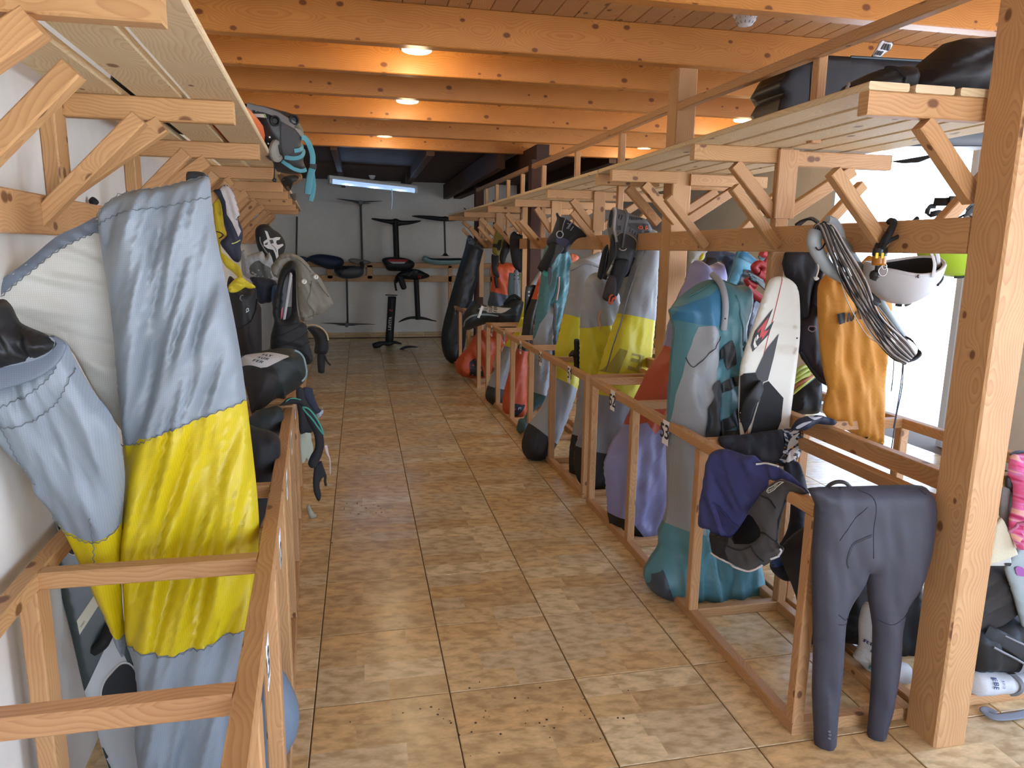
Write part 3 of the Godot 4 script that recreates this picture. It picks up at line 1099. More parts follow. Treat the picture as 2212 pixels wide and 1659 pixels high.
	func body(step := 8.0) -> MB:
		var mb := MB.new()
		var c := cover(poly, step, [r * 0.12, r * 0.42] if r / k > step * 0.9 else ([r * 0.3] if r / k > step * 0.3 else []))
		var pts: PackedVector2Array = c[0]
		var edge: int = c[2]
		var bi := PackedInt32Array()
		for i in pts.size():
			mb.add(at(pts[i]) if i >= edge else flat_at(pts[i]), Vector3.UP, uv(pts[i]))
		for i in pts.size():
			if i < edge: bi.append(i)
			else: bi.append(mb.add(back(pts[i]), Vector3.UP, uv(pts[i])))
		var tr: PackedInt32Array = c[1]
		for i in range(0, tr.size(), 3):
			mb.tri(tr[i], tr[i + 1], tr[i + 2])
			mb.tri(bi[tr[i]], bi[tr[i + 2]], bi[tr[i + 1]])
		mb.smooth()
		return mb
	# a sewn-on or printed area that follows the front (and the back, if asked)
	func patch(area: PackedVector2Array, eps := 0.003, step := 8.0, both := false) -> MB:
		var mb := MB.new()
		for pl in Geometry2D.intersect_polygons(area, poly):
			if pl.size() < 3: continue
			var c := cover(pl, step, [])
			var pts: PackedVector2Array = c[0]
			for side in (2 if both else 1):
				var k0 := mb.v.size()
				for q in pts: mb.add(at(q, eps) if side == 0 else back(q, eps), Vector3.UP, uv(q))
				var tr: PackedInt32Array = c[1]
				for i in range(0, tr.size(), 3):
					if side == 0: mb.tri(k0 + tr[i], k0 + tr[i + 1], k0 + tr[i + 2])
					else: mb.tri(k0 + tr[i], k0 + tr[i + 2], k0 + tr[i + 1])
		mb.smooth()
		return mb
	func path(pts: PackedVector2Array, eps: float, step := 10.0) -> PackedVector3Array:
		var out := PackedVector3Array()
		for q in resample(pts, step, false): out.append(at(q, eps))
		return out
	func zig(pts: PackedVector2Array, step := 11.0, wide := 4.0) -> PackedVector2Array:
		var a := resample(pts, step, false)
		var out := PackedVector2Array()
		for i in a.size():
			var d := (a[mini(i + 1, a.size() - 1)] - a[maxi(i - 1, 0)]).normalized().orthogonal()
			out.append(a[i] + d * wide * (0.5 if i % 2 == 0 else -0.5))
		return out
	func text(mb: MB, t: PackedVector2Array, o: Vector2, right: Vector2, up: Vector2, eps := 0.004):
		var k0 := mb.v.size()
		for q in t:
			mb.add(at(o + right * q.x + up * q.y, eps), n)
		for i in range(0, t.size(), 3): mb.tri(k0 + i, k0 + i + 1, k0 + i + 2)

# outline in pixels on the plane through (u, v, z) with normal nn
func puff(outline: PackedVector2Array, where: Vector3, nn := Vector3.BACK, T := 0.03, r := 0.05, amp := 0.0, wdir := Vector2.DOWN, wsp := 0.06, wlen := 0.5, sd := 1) -> Puff:
	var f := Puff.new()
	f.sc = self
	f.poly = outline
	f.n = nn.normalized()
	f.p = where
	if (cam_at - where).dot(f.n) < 0.0: f.n = -f.n
	f.ux = Vector3.UP.cross(f.n).normalized() if absf(f.n.y) < 0.95 else Vector3.RIGHT
	f.uy = f.n.cross(f.ux).normalized()
	f.T = T
	f.Tb = T * 0.8
	f.r = r
	f.k = (where - cam_at).length() / FL
	f.amp = amp
	f.wdir = wdir.normalized()
	f.wsp = wsp
	f.wlen = wlen
	f.ns = noise(sd, 1.0, 2)
	return f
func ol(a: Array, per := 4) -> PackedVector2Array:      # a smooth closed outline through pixels x, y, x, y ...
	return curve2(xy(a), per, true)
func pl(a: Array) -> PackedVector2Array:                # the same with corners
	return PackedVector2Array(xy(a))
func ln(a: Array, per := 4) -> PackedVector2Array:      # a smooth open line
	return curve2(xy(a), per, false)
# parts on a body
func body(f: Puff, called: String, m: Material, root: Node, step := 8.0) -> MeshInstance3D:
	return put(called, f.body(step), m, root)
func patch(f: Puff, called: String, area: PackedVector2Array, m: Material, root: Node, eps := 0.003, step := 8.0, both := false):
	var mb := f.patch(area, eps, step, both)
	if mb.i.size() > 0: return put(called, mb, m, root)
	return null
func seam(f: Puff, called: String, pts: PackedVector2Array, rad: float, m: Material, root: Node, eps := 0.002, step := 10.0):
	var mb := MB.new()
	tube(mb, f.path(pts, eps, step), rad, 5)
	return put(called, mb, m, root)
func strap(f: Puff, called: String, pts: PackedVector2Array, width: float, m: Material, root: Node, eps := 0.004, thick := 0.12):
	var mb := MB.new()
	tube(mb, f.path(pts, eps, 8.0), width / 2, 8, thick, f.n)
	return put(called, mb, m, root)
func words(f: Puff, called: String, text: String, o: Vector2, right: Vector2, up: Vector2, size: float, m: Material, root: Node, eps := 0.005, bold := true):
	var mb := MB.new()
	f.text(mb, lettering(text, size, bold), o, right, up, eps)
	return put(called, mb, m, root)
# cord or strap through places in the room
func cord(called: String, pts: Array, rad: float, m: Material, root: Node, sides := 6, per := 5):
	var mb := MB.new()
	tube(mb, curve(pts, per), rad, sides)
	return put(called, mb, m, root)
func band(called: String, pts: Array, width: float, m: Material, root: Node, face := Vector3.BACK, per := 5, thick := 0.12):
	var mb := MB.new()
	tube(mb, curve(pts, per), width / 2, 8, thick, face)
	return put(called, mb, m, root)
func zs(a: Array) -> Array:       # u, v, z triples to points
	var out := []
	for k in range(0, a.size(), 3): out.append(on_z(a[k], a[k + 1], a[k + 2]))
	return out

# one cloth of the body, front and back, where the body is pieced from several
func panel(f: Puff, called: String, area: PackedVector2Array, m: Material, root: Node, step := 8.0):
	return patch(f, called, area, m, root, 0.0, step, true)
# measured on an enlarged piece of the photograph: corner and scale back to whole-frame pixels
func cr(ox: float, oy: float, s: float, a: Array) -> Array:
	var out := []
	for k in range(0, a.size() - 1, 2):
		out.append(ox + a[k] / s)
		out.append(oy + a[k + 1] / s)
	return out
# a soft thing in one go: outline, plane, cloth
func soft(called: String, label: String, category: String, part: String, outline: PackedVector2Array, where: Vector3, nn: Vector3, T: float, r: float, m: Material, amp := 0.008, wdir := Vector2.DOWN, wsp := 0.06, step := 8.0, group := "", sd := 1) -> Array:
	var t := thing(called, label, category, where, group)
	var f := puff(outline, where, nn, T, r, amp, wdir, wsp, 0.45, sd)
	body(f, part, m, t, step)
	return [t, f]
# the same pieced from panels [name, outline, material]; the first panel is the whole
func pieced(called: String, label: String, category: String, outline: PackedVector2Array, where: Vector3, nn: Vector3, T: float, r: float, panels: Array, amp := 0.008, wdir := Vector2.DOWN, wsp := 0.06, step := 8.0, group := "", sd := 1) -> Array:
	var t := thing(called, label, category, where, group)
	var f := puff(outline, where, nn, T, r, amp, wdir, wsp, 0.45, sd)
	for q in panels: panel(f, q[0], q[1], q[2], t, step)
	return [t, f]

# ---------------------------------------------------------------- what hangs and stands on the left
const KGREY := Color(0.245, 0.285, 0.325)
const KYELLOW := Color(0.62, 0.475, 0.006)
func build_left_goods():
	big_kite()
	left_boards()
	left_clothes()
	left_bags()
	left_shelf_things()
func big_kite():
	var grey := cloth(KGREY, 0.42, "rip", 0.25)
	var yel := cloth(KYELLOW, 0.42, "rip", 0.3)
	var white := cloth(Color(0.68, 0.66, 0.58), 0.6, "rip", 0.3)
	var thread := paint(Color(0.14, 0.16, 0.18), 0.8)
	# the tall folded lobe
	var t := thing("kite", "big grey and yellow kite folded upright in the left cubby, taller lobe with yellow band", "kite", on_z(410, 1600, 0.33) * Vector3(1, 0, 1), "kite lobes in the left cubby")
	var o := ol([212, 470, 222, 446, 250, 426, 290, 412, 360, 402, 438, 381, 452, 384, 458, 440, 466, 500, 482, 580, 500, 660, 517, 750, 531, 850, 543, 950, 555, 1060, 560, 1140, 556, 1210, 551, 1290, 545, 1335, 524, 1430, 505, 1500, 500, 1580, 505, 1659, 490, 1720, 400, 1740, 330, 1720, 300, 1659, 290, 1590, 297, 1530, 294, 1470, 286, 1420, 272, 1385, 268, 1330, 265, 1270, 258, 1190, 263, 1110, 270, 1040, 264, 945, 256, 860, 248, 760, 236, 650, 222, 560, 213, 500], 3)
	var f := puff(o, on_z(400, 900, 0.34), Vector3(0.10, 0.03, 1), 0.085, 0.12, 0.034, Vector2(-0.26, 1), 0.085, 0.8, 4)
	panel(f, "grey_panel", pl([100, 300, 600, 300, 580, 850, 534, 861, 470, 880, 400, 906, 350, 926, 310, 936, 300, 950, 262, 958, 240, 962, 150, 962]), grey, t, 9.0)
	panel(f, "yellow_panel", pl([240, 962, 262, 958, 300, 950, 310, 936, 350, 926, 400, 906, 470, 880, 534, 861, 580, 850, 600, 1325, 545, 1331, 500, 1346, 440, 1370, 380, 1383, 300, 1378, 268, 1385, 230, 1390]), yel, t, 9.0)
	panel(f, "grey_panel", pl([600, 1325, 545, 1331, 500, 1346, 440, 1370, 380, 1383, 300, 1378, 268, 1385, 230, 1390, 200, 1800, 600, 1800]), grey, t, 9.0)
	for zg in [[264, 957, 300, 949, 350, 925, 400, 905, 470, 880, 533, 861], [270, 1384, 300, 1378, 380, 1383, 440, 1370, 500, 1346, 544, 1331], [214, 490, 260, 468, 330, 456, 400, 444, 456, 428], [214, 470, 250, 427, 290, 414, 360, 404, 440, 383]]:
		seam(f, "stitching", f.zig(ln(zg)), 0.0012, thread, t, 0.006)
	# the pale sheet spread out behind
	var t2 := thing("kite_sheet", "pale ripstop kite cloth spread behind the folded kite, with a grey hem along its top", "kite", on_z(120, 900, 0.22) * Vector3(1, 0, 1) + Vector3(0, 0.9, 0), "")
	var f2 := puff(ol([-20, 626, 0, 606, 60, 562, 120, 512, 170, 488, 214, 466, 232, 480, 300, 700, 300, 980, 262, 930, 200, 840, 140, 740, 60, 720, -20, 740], 3), on_z(150, 650, 0.30), Vector3(0.5, 0.0, 1), 0.02, 0.06, 0.012, Vector2(1, 0.3), 0.09, 0.6, 9)
	body(f2, "cloth", white, t2, 9.0)
	patch(f2, "hem", pl([-70, 650, -20, 590, 60, 555, 120, 505, 170, 480, 220, 460, 222, 498, 180, 510, 120, 540, 60, 588, 0, 636, -60, 690]), cloth(Color(0.15, 0.18, 0.23), 0.5, "rip"), t2, 0.004)
	seam(f2, "stitching", f2.zig(ln([0, 640, 60, 590, 120, 543, 180, 512, 216, 500])), 0.0012, thread, t2, 0.006)
	# the rolled lobe leaning to the wall
	var t3 := thing("kite_roll", "grey rolled kite end at the left wall rail, open at its top", "kite", on_z(180, 1400, 0.42) * Vector3(1, 0, 1), "kite lobes in the left cubby")
	var f3 := puff(ol([-30, 800, 0, 792, 60, 775, 110, 752, 140, 735, 168, 790, 205, 850, 240, 895, 258, 945, 270, 1020, 266, 1100, 262, 1180, 264, 1300, 272, 1385, 262, 1420, 235, 1350, 205, 1275, 170, 1200, 138, 1140, 112, 1100, 92, 1072, 74, 1050, 66, 1018, 30, 985, 0, 945, -30, 900], 3), on_z(140, 1000, 0.47), Vector3(0.1, -0.20, 1), 0.075, 0.10, 0.016, Vector2(0.4, 1), 0.09, 0.5, 21)
	panel(f3, "grey_panel", pl([-100, 700, 300, 700, 300, 1120, 262, 1126, 212, 1138, 180, 1134, 140, 1118, 112, 1098, 90, 1085, -100, 1085]), grey, t3, 9.0)
	panel(f3, "yellow_panel", pl([90, 1085, 112, 1098, 140, 1118, 180, 1134, 212, 1138, 262, 1126, 300, 1120, 300, 1370, 262, 1366, 232, 1345, 60, 1200]), yel, t3, 9.0)
	panel(f3, "grey_panel", pl([300, 1370, 262, 1366, 232, 1345, 200, 1325, 200, 1450, 300, 1450]), grey, t3, 9.0)
	for zg in [[-10, 880, 25, 892, 60, 890, 100, 876, 140, 845, 163, 800, 170, 785], [0, 860, 24, 892, 45, 950, 70, 1000, 90, 1022], [210, 1080, 213, 1110, 216, 1150, 215, 1200], [-10, 853, 40, 845, 90, 820, 130, 785, 143, 745], [120, 1103, 160, 1128, 212, 1138, 262, 1126]]:
		seam(f3, "stitching", f3.zig(ln(zg)), 0.0012, thread, t3, 0.006)
	# its open mouth, a hem round a dark hollow
	var mouth := ol([-60, 790, 0, 775, 60, 745, 110, 725, 138, 738, 143, 752, 125, 785, 90, 812, 40, 832, -20, 846, -60, 850], 4)
	var f4 := puff(mouth, on_z(80, 790, 0.60), Vector3(0.1, 0.35, 1), 0.006, 0.02, 0.0)
	body(f4, "hem", cloth(Color(0.14, 0.17, 0.22), 0.55, "rip"), t3, 9.0)
	patch(f4, "inner_hem", ol([-60, 775, 0, 768, 60, 742, 105, 728, 122, 742, 105, 768, 60, 785, 0, 796, -60, 800]), grey, t3, 0.004)
	# black lining crumpled out of the mouth
	var t5 := thing("black_kite_cover", "crumpled black cloth sticking out of the open top of the rolled kite", "cloth", on_z(30, 780, 0.57))
	var f5 := puff(ol([-30, 655, -20, 650, 8, 646, 24, 660, 40, 692, 62, 706, 100, 722, 128, 742, 108, 764, 60, 784, 0, 798, -30, 800], 3), on_z(40, 740, 0.585), Vector3(0.1, 0.1, 1), 0.05, 0.05, 0.022, Vector2(0.7, 1), 0.05, 0.3, 33)
	body(f5, "cloth", cloth(Color(0.016, 0.018, 0.021), 0.5, "rip"), t5, 8.0)

func left_boards():
	# the dark kiteboard leaning between wall and kite
	var w := on_z(190, 1350, 0.20)
	var nn := Vector3(0.35, 0.12, 1)
	var t := thing("kiteboard", "dark green black kiteboard with white rimmed pads behind the rolled kite", "kiteboard", w)
	var f := puff(ol([92, 1070, 104, 1066, 140, 1090, 200, 1180, 250, 1300, 300, 1420, 330, 1530, 330, 1660, 300, 1720, 255, 1700, 228, 1640, 200, 1550, 182, 1495, 160, 1400, 138, 1310, 112, 1210, 96, 1120], 3), w, nn, 0.012, 0.02)
	body(f, "board", paint(Color(0.05, 0.07, 0.065), 0.25), t, 10.0)
	patch(f, "pale_tip", pl([182, 1492, 240, 1368, 262, 1400, 300, 1480, 330, 1600, 300, 1700, 232, 1660, 205, 1560]), paint(Color(0.50, 0.50, 0.48), 0.35), t, 0.002)
	patch(f, "sticker", pl([166, 1338, 204, 1282, 216, 1300, 172, 1368]), paint(Color(0.60, 0.55, 0.40), 0.5), t, 0.002)
	words(f, "lettering", "SPIRIT", Vector2(176, 1352), Vector2(0.55, -0.83), Vector2(-0.83, -0.5), 4.0, paint(Color(0.1, 0.1, 0.1)), t, 0.003)
	for q in [[116, 1088, 140, 1100, 170, 1150, 176, 1185, 164, 1196, 146, 1190, 128, 1150, 118, 1115], [222, 1470, 238, 1448, 262, 1426, 285, 1432, 300, 1470, 300, 1540, 260, 1560, 225, 1540, 216, 1500]]:
		patch(f, "pad_rim", ol(q), paint(Color(0.70, 0.66, 0.58), 0.5), t, 0.006)
		var c := Vector2.ZERO
		for p in xy(q): c += p / (q.size() / 2.0)
		var small := []
		for p in xy(q):
			small.append(c.x + (p.x - c.x) * 0.94 + 1.0); small.append(c.y + (p.y - c.y) * 0.94)
		patch(f, "foot_pad", ol(small), paint(Color(0.012, 0.012, 0.015), 0.6), t, 0.010)
	cord("strap", [f.at(Vector2(206, 1400), 0.01), f.at(Vector2(222, 1375), 0.05), f.at(Vector2(236, 1350), 0.03), f.at(Vector2(240, 1340), 0.01)], 0.016, paint(Color(0.02, 0.02, 0.02), 0.7), t)
	# blue bag low in the nearest cubby
	soft("gear_bag", "slate blue bag low behind the nearest left posts, at the floor", "bag", "bag", ol([540, 1420, 600, 1436, 634, 1490, 645, 1530, 636, 1580, 615, 1625, 590, 1690, 540, 1700, 520, 1560]), on_z(585, 1560, 0.25), Vector3(0.4, 0.1, 1), 0.10, 0.10, cloth(Color(0.20, 0.26, 0.34), 0.6), 0.010, Vector2.DOWN, 0.08)

func left_clothes():
	var black := cloth(Color(0.030, 0.030, 0.034), 0.8)
	var navy := cloth(Color(0.040, 0.048, 0.085), 0.8)
	# yellow shirt and the vest over it
	var a := soft("shirt", "yellow shirt hanging beside the big kite, under the navy and beige vest", "shirt", "cloth", ol(cr(450, 360, 5.927, [55, 360, 110, 330, 165, 430, 190, 600, 200, 760, 235, 880, 160, 925, 165, 1080, 220, 1130, 330, 1230, 400, 1280, 438, 1410, 390, 1425, 310, 1345, 215, 1270, 150, 1130, 110, 900, 80, 720, 60, 500]), 3), on_z(478, 500, -2.02), Vector3(0.3, 0, 1), 0.03, 0.04, cloth(Color(0.80, 0.62, 0.03), 0.75), 0.015, Vector2(0.3, 1), 0.05, 4.0)
	seam(a[1], "drawstring", ln(cr(450, 360, 5.927, [100, 830, 150, 850, 180, 880, 130, 920]), 3), 0.003, black, a[0], 0.004, 4.0)
	var o := ol(cr(450, 360, 5.927, [62, 315, 90, 290, 135, 285, 200, 232, 250, 240, 310, 310, 345, 400, 402, 615, 380, 660, 415, 740, 442, 830, 436, 930, 412, 1010, 424, 1100, 415, 1190, 380, 1226, 325, 1205, 268, 1140, 150, 975, 235, 880, 200, 720, 165, 480, 100, 350]), 3)
	a = soft("vest", "navy and beige vest hanging on a left bracket beside the big kite", "vest", "cloth", o, on_z(503, 490, -1.95), Vector3(0.35, 0, 1), 0.035, 0.04, navy, 0.010, Vector2(0.3, 1), 0.05, 4.0)
	patch(a[1], "beige_panel", pl(cr(450, 360, 5.927, [140, 290, 200, 225, 255, 235, 315, 305, 350, 400, 405, 615, 355, 650, 370, 760, 405, 830, 385, 870, 370, 900, 330, 800, 290, 720, 225, 615, 205, 450, 170, 370])), cloth(Color(0.66, 0.60, 0.58), 0.75), a[0], 0.004, 4.0)
	seam(a[1], "trim", ln(cr(450, 360, 5.927, [285, 985, 330, 975, 395, 940]), 3), 0.003, paint(Color(0.75, 0.75, 0.25)), a[0], 0.004, 4.0)
	# cargo shorts over the quilted vest
	o = ol(cr(480, 600, 5.53, [640, 160, 660, 60, 680, -30, 700, -90, 760, -170, 822, -210, 872, -180, 885, 0, 890, 300, 920, 500, 960, 528, 1010, 575, 1030, 760, 1050, 820, 1087, 995, 1000, 1037, 960, 955, 900, 905, 850, 1000, 840, 1300, 640, 1350, 580, 1100, 575, 852, 580, 700, 620, 520, 600, 420, 615, 220]), 3)
	var t := thing("quilted_vest", "black quilted vest hanging below the olive shorts, a board behind its armhole", "vest", on_z(630, 720, -1.95))
	var f := puff(o, on_z(630, 720, -1.95), Vector3(0.2, 0, 1), 0.06, 0.07, 0.012, Vector2(1, 0.2), 0.10, 0.5, 12)
	f.holes = [ol(cr(480, 600, 5.53, [800, -60, 838, -30, 836, 150, 830, 330, 805, 460, 745, 500, 690, 488, 690, 380, 710, 200, 745, 40]), 3)]
	body(f, "cloth", cloth(Color(0.032, 0.032, 0.036), 0.7), t, 5.0)
	for q in [[625, 560, 760, 560, 900, 530], [590, 700, 740, 650, 960, 540], [590, 820, 800, 760, 1020, 640], [850, 850, 950, 790, 1040, 760]]:
		seam(f, "quilt_seam", ln(cr(480, 600, 5.53, q), 3), 0.004, paint(Color(0.015, 0.015, 0.017), 0.8), t, -0.002, 5.0)
	var t2 := thing("kiteboard", "board on edge seen through the armhole of the quilted vest, white rim", "kiteboard", on_z(620, 640, -2.10))
	var f2 := puff(pl(cr(480, 600, 5.53, [700, -80, 860, -90, 850, 560, 660, 560])), on_z(620, 640, -2.10), Vector3(0.2, 0, 1), 0.012, 0.012)
	body(f2, "board", paint(Color(0.02, 0.02, 0.022), 0.4), t2, 8.0)
	patch(f2, "grey_panel", pl(cr(480, 600, 5.53, [800, 0, 842, 0, 830, 345, 770, 345])), paint(Color(0.34, 0.34, 0.34), 0.4), t2, 0.003)
	patch(f2, "red_panel", pl(cr(480, 600, 5.53, [705, 370, 722, 340, 716, 480, 690, 500])), paint(Color(0.55, 0.04, 0.08), 0.4), t2, 0.003)
	strap(f2, "white_rim", ln(cr(480, 600, 5.53, [822, -60, 800, 80, 735, 505]), 4), 0.016, paint(Color(0.85, 0.83, 0.82), 0.4), t2, 0.006, 0.4)
	o = ol(cr(480, 600, 5.53, [580, -122, 620, -188, 700, -280, 800, -298, 925, -255, 1030, -160, 1060, -105, 1170, 0, 1210, 70, 1270, 190, 1332, 310, 1250, 382, 1150, 442, 1090, 440, 1075, 490, 1010, 527, 945, 512, 930, 460, 900, 300, 890, 100, 885, -100, 868, -175, 825, -205, 745, -165, 675, -80, 645, -20, 605, -40]), 3)
	a = soft("cargo_shorts", "faded olive cargo shorts with buttoned pockets slung over the quilted vest", "shorts", "cloth", o, on_z(665, 620, -1.86), Vector3(0.2, 0.1, 1), 0.05, 0.05, cloth(Color(0.24, 0.22, 0.175), 0.85), 0.016, Vector2(0.5, 1), 0.06, 4.5, "", 7)
	patch(a[1], "pocket", pl(cr(480, 600, 5.53, [895, 50, 1040, 30, 1030, 110, 960, 130, 900, 110])), cloth(Color(0.26, 0.24, 0.19), 0.85), a[0], 0.005, 5.0)
	patch(a[1], "pocket", pl(cr(480, 600, 5.53, [1050, -10, 1160, -50, 1180, 20, 1120, 50, 1060, 40])), cloth(Color(0.26, 0.24, 0.19), 0.85), a[0], 0.005, 5.0)
	for q in [[960, 52], [1104, -6]]:
		var mb := MB.new()
		lathe(mb, a[1].at(Vector2(480 + q[0] / 5.53, 600 + q[1] / 5.53), 0.004), a[1].n, [Vector2(0.014, 0), Vector2(0.014, 0.006), Vector2(0.008, 0.008), Vector2(0, 0.005)], 14)
		put("button", mb, paint(Color(0.6, 0.58, 0.5), 0.35, 0.4), a[0])
	for q in [[[1055, 40, 1035, 180, 1000, 300, 1080, 400, 1080, 470]], [[1130, 60, 1190, 150, 1260, 230]], [[910, 470, 1000, 480, 1070, 450]], [[700, -220, 800, -240, 900, -210, 1010, -110, 1050, -60]]]:
		seam(a[1], "stitched_seam", ln(cr(480, 600, 5.53, q[0]), 3), 0.0035, paint(Color(0.14, 0.13, 0.10), 0.9), a[0], 0.001, 4.0)
	# navy cloths in the shadow behind
	soft("fleece", "navy fleece slumped behind the black bag with the yellow cloth", "jacket", "cloth", ol(cr(480, 600, 5.53, [330, 0, 420, -10, 600, 20, 655, 80, 600, 200, 585, 290, 520, 300, 480, 312, 430, 292, 400, 200, 370, 80]), 3), on_z(565, 630, -2.1), Vector3(0.2, 0, 1), 0.05, 0.06, cloth(Color(0.022, 0.030, 0.062), 0.8), 0.012, Vector2.DOWN, 0.07, 5.0)
	soft("rash_vest", "blue rash vest hanging in the shadow left of the quilted vest", "shirt", "cloth", ol(cr(480, 600, 5.53, [595, 120, 640, 90, 672, 130, 668, 330, 640, 440, 615, 420, 590, 280]), 3), on_z(595, 650, -2.06), Vector3(0.2, 0, 1), 0.03, 0.03, cloth(Color(0.05, 0.11, 0.28), 0.7), 0.008, Vector2.DOWN, 0.04, 4.0)
	# trousers, towels and straps over the near end of the second cubby row
	soft("trousers", "dark grey trousers hanging over the left front rail behind the black strap", "trousers", "cloth", ol(cr(440, 840, 5.927, [1185, -10, 1265, -10, 1300, 120, 1390, 260, 1432, 330, 1400, 545, 1310, 560, 1230, 568, 1212, 340, 1192, 200]), 3), on_z(660, 890, -1.62), Vector3(0.5, 0.1, 1), 0.02, 0.03, cloth(Color(0.045, 0.045, 0.055), 0.85), 0.008, Vector2.DOWN, 0.05, 5.0)
	var tr := soft("trousers", "navy trouser leg with a pale cuff hanging over the left front rail", "trousers", "cloth", ol(cr(440, 840, 5.927, [1262, -10, 1385, -10, 1405, 60, 1440, 170, 1495, 270, 1515, 240, 1528, 300, 1480, 375, 1430, 335, 1300, 130]), 3), on_z(672, 870, -1.70), Vector3(0.5, 0.1, 1), 0.02, 0.03, navy, 0.008, Vector2.DOWN, 0.05, 5.0)
	patch(tr[1], "cuff", pl(cr(440, 840, 5.927, [1420, 325, 1500, 270, 1515, 225, 1545, 300, 1480, 400])), cloth(Color(0.50, 0.55, 0.60), 0.8), tr[0], 0.004, 4.0)
	soft("towel", "pale green towel hanging below the dark trousers on the left rail", "towel", "cloth", ol(cr(440, 840, 5.927, [1238, 540, 1365, 540, 1380, 650, 1405, 780, 1350, 900, 1330, 930, 1310, 890, 1295, 932, 1245, 926]), 3), on_z(665, 965, -1.90), Vector3(0.5, 0, 1), 0.012, 0.02, cloth(Color(0.55, 0.60, 0.46), 0.9), 0.012, Vector2.DOWN, 0.04, 4.0)
	soft("cloth", "crumpled pale cloth on the floor at the foot of the left posts", "cloth", "cloth", ol([662, 1096, 668, 1090, 676, 1104, 684, 1114, 676, 1120, 668, 1116]), on_z(672, 1108, -1.95), Vector3(0.2, 0.5, 1), 0.02, 0.03, cloth(Color(0.50, 0.50, 0.38), 0.9), 0.01, Vector2.DOWN, 0.04, 4.0)
	var hs := soft("harness_strap", "black padded harness strap with green edging drooping over the left front rail", "strap", "padding", ol(cr(440, 840, 5.927, [970, 215, 1000, 185, 1090, 112, 1200, 122, 1310, 180, 1400, 300, 1500, 450, 1528, 580, 1542, 720, 1505, 870, 1430, 1000, 1370, 1012, 1335, 950, 1372, 850, 1425, 750, 1412, 580, 1330, 420, 1250, 225, 1180, 195, 1080, 200]), 3), on_z(670, 920, -1.15), Vector3(0.45, 0.15, 1), 0.02, 0.03, black, 0.003, Vector2.DOWN, 0.05, 4.0)
	for q in [[1258, 232, 1320, 250, 1400, 335, 1480, 470, 1522, 580], [1258, 232, 1290, 290, 1380, 400, 1450, 500, 1510, 575]]:
		seam(hs[1], "green_edging", ln(cr(440, 840, 5.927, q), 4), 0.005, paint(Color(0.05, 0.26, 0.20), 0.6), hs[0], 0.003, 4.0)
	seam(hs[1], "green_edging", ln(cr(440, 840, 5.927, [1040, 160, 1100, 122, 1170, 125, 1235, 140]), 4), 0.003, paint(Color(0.05, 0.26, 0.20), 0.6), hs[0], 0.003, 4.0)
	var f6 := puff(ol(cr(440, 840, 5.927, [1420, 990, 1500, 920, 1530, 985, 1560, 1070, 1572, 1112, 1540, 1128, 1500, 1160, 1482, 1240, 1503, 1362, 1470, 1442, 1415, 1340, 1398, 1200, 1405, 1090]), 3), on_z(688, 1040, -1.15), Vector3(0.45, 0.1, 1), 0.012, 0.015)
	body(f6, "webbing", black, hs[0], 4.0)
	for q in [[[1560, 1110, 1555, 1180, 1565, 1240, 1560, 1275], 0.007], [[1480, 1150, 1488, 1180, 1500, 1150], 0.004]]:
		cord("cord", [f6.flat_at(xy(cr(440, 840, 5.927, q[0]))[0]), f6.flat_at(xy(cr(440, 840, 5.927, q[0]))[1]), f6.flat_at(xy(cr(440, 840, 5.927, q[0]))[2])], q[1], black, hs[0])
	var f7 := puff(ol(cr(440, 840, 5.927, [1545, 735, 1580, 725, 1600, 820, 1625, 920, 1625, 1090, 1612, 1080, 1605, 900, 1570, 830])), on_z(707, 1000, -1.12), Vector3(0.45, 0, 1), 0.003, 0.005)
	body(f7, "pink_tag", cloth(Color(0.62, 0.50, 0.48), 0.8), hs[0], 4.0)
	# brown black backpack with a yellow cloth on top
	o = ol(cr(480, 600, 5.53, [60, 60, 90, -20, 150, 20, 240, 110, 380, 112, 408, 150, 412, 260, 458, 340, 468, 430, 474, 870, 480, 1250, 340, 1330, 250, 1250, 200, 935, 160, 700, 100, 400, 60, 200]), 3)
	a = soft("backpack", "brown black backpack hanging beside the big kite, small white arrow mark on it", "backpack", "bag", o, on_z(530, 690, -1.80), Vector3(0.3, 0, 1), 0.09, 0.09, cloth(Color(0.050, 0.036, 0.034), 0.75), 0.010, Vector2(0.2, 1), 0.09, 5.0)
	patch(a[1], "front_pocket", ol(cr(480, 600, 5.53, [85, 190, 200, 178, 310, 182, 362, 215, 358, 330, 305, 470, 240, 540, 160, 590, 110, 500])), cloth(Color(0.018, 0.018, 0.022), 0.6), a[0], 0.006, 5.0)
	seam(a[1], "pocket_seam", ln(cr(480, 600, 5.53, [150, 600, 240, 555, 320, 490, 380, 360, 400, 250]), 4), 0.004, black, a[0], 0.006, 5.0)
	seam(a[1], "ring", ln(cr(480, 600, 5.53, [225, 200, 195, 200, 182, 235, 200, 262]), 4), 0.003, paint(Color(0.16, 0.16, 0.17), 0.4), a[0], 0.009, 3.0)
	seam(a[1], "white_mark", PackedVector2Array(xy(cr(480, 600, 5.53, [262, 350, 250, 375, 262, 378, 252, 400, 270, 385, 286, 372, 276, 368, 280, 350, 262, 350]))), 0.0022, paint(Color(0.8, 0.8, 0.8)), a[0], 0.009, 3.0)
	soft("cloth", "yellow cloth lying on top of the brown black backpack", "cloth", "cloth", ol(cr(450, 360, 5.927, [255, 1545, 285, 1490, 370, 1420, 430, 1412, 480, 1450, 500, 1465, 598, 1530, 590, 1556, 520, 1562, 470, 1546, 400, 1590, 340, 1612, 270, 1606]), 3), on_z(518, 615, -1.70), Vector3(0.25, 0.35, 1), 0.03, 0.03, cloth(Color(0.78, 0.62, 0.03), 0.7), 0.016, Vector2(1, 0.5), 0.05, 4.0)

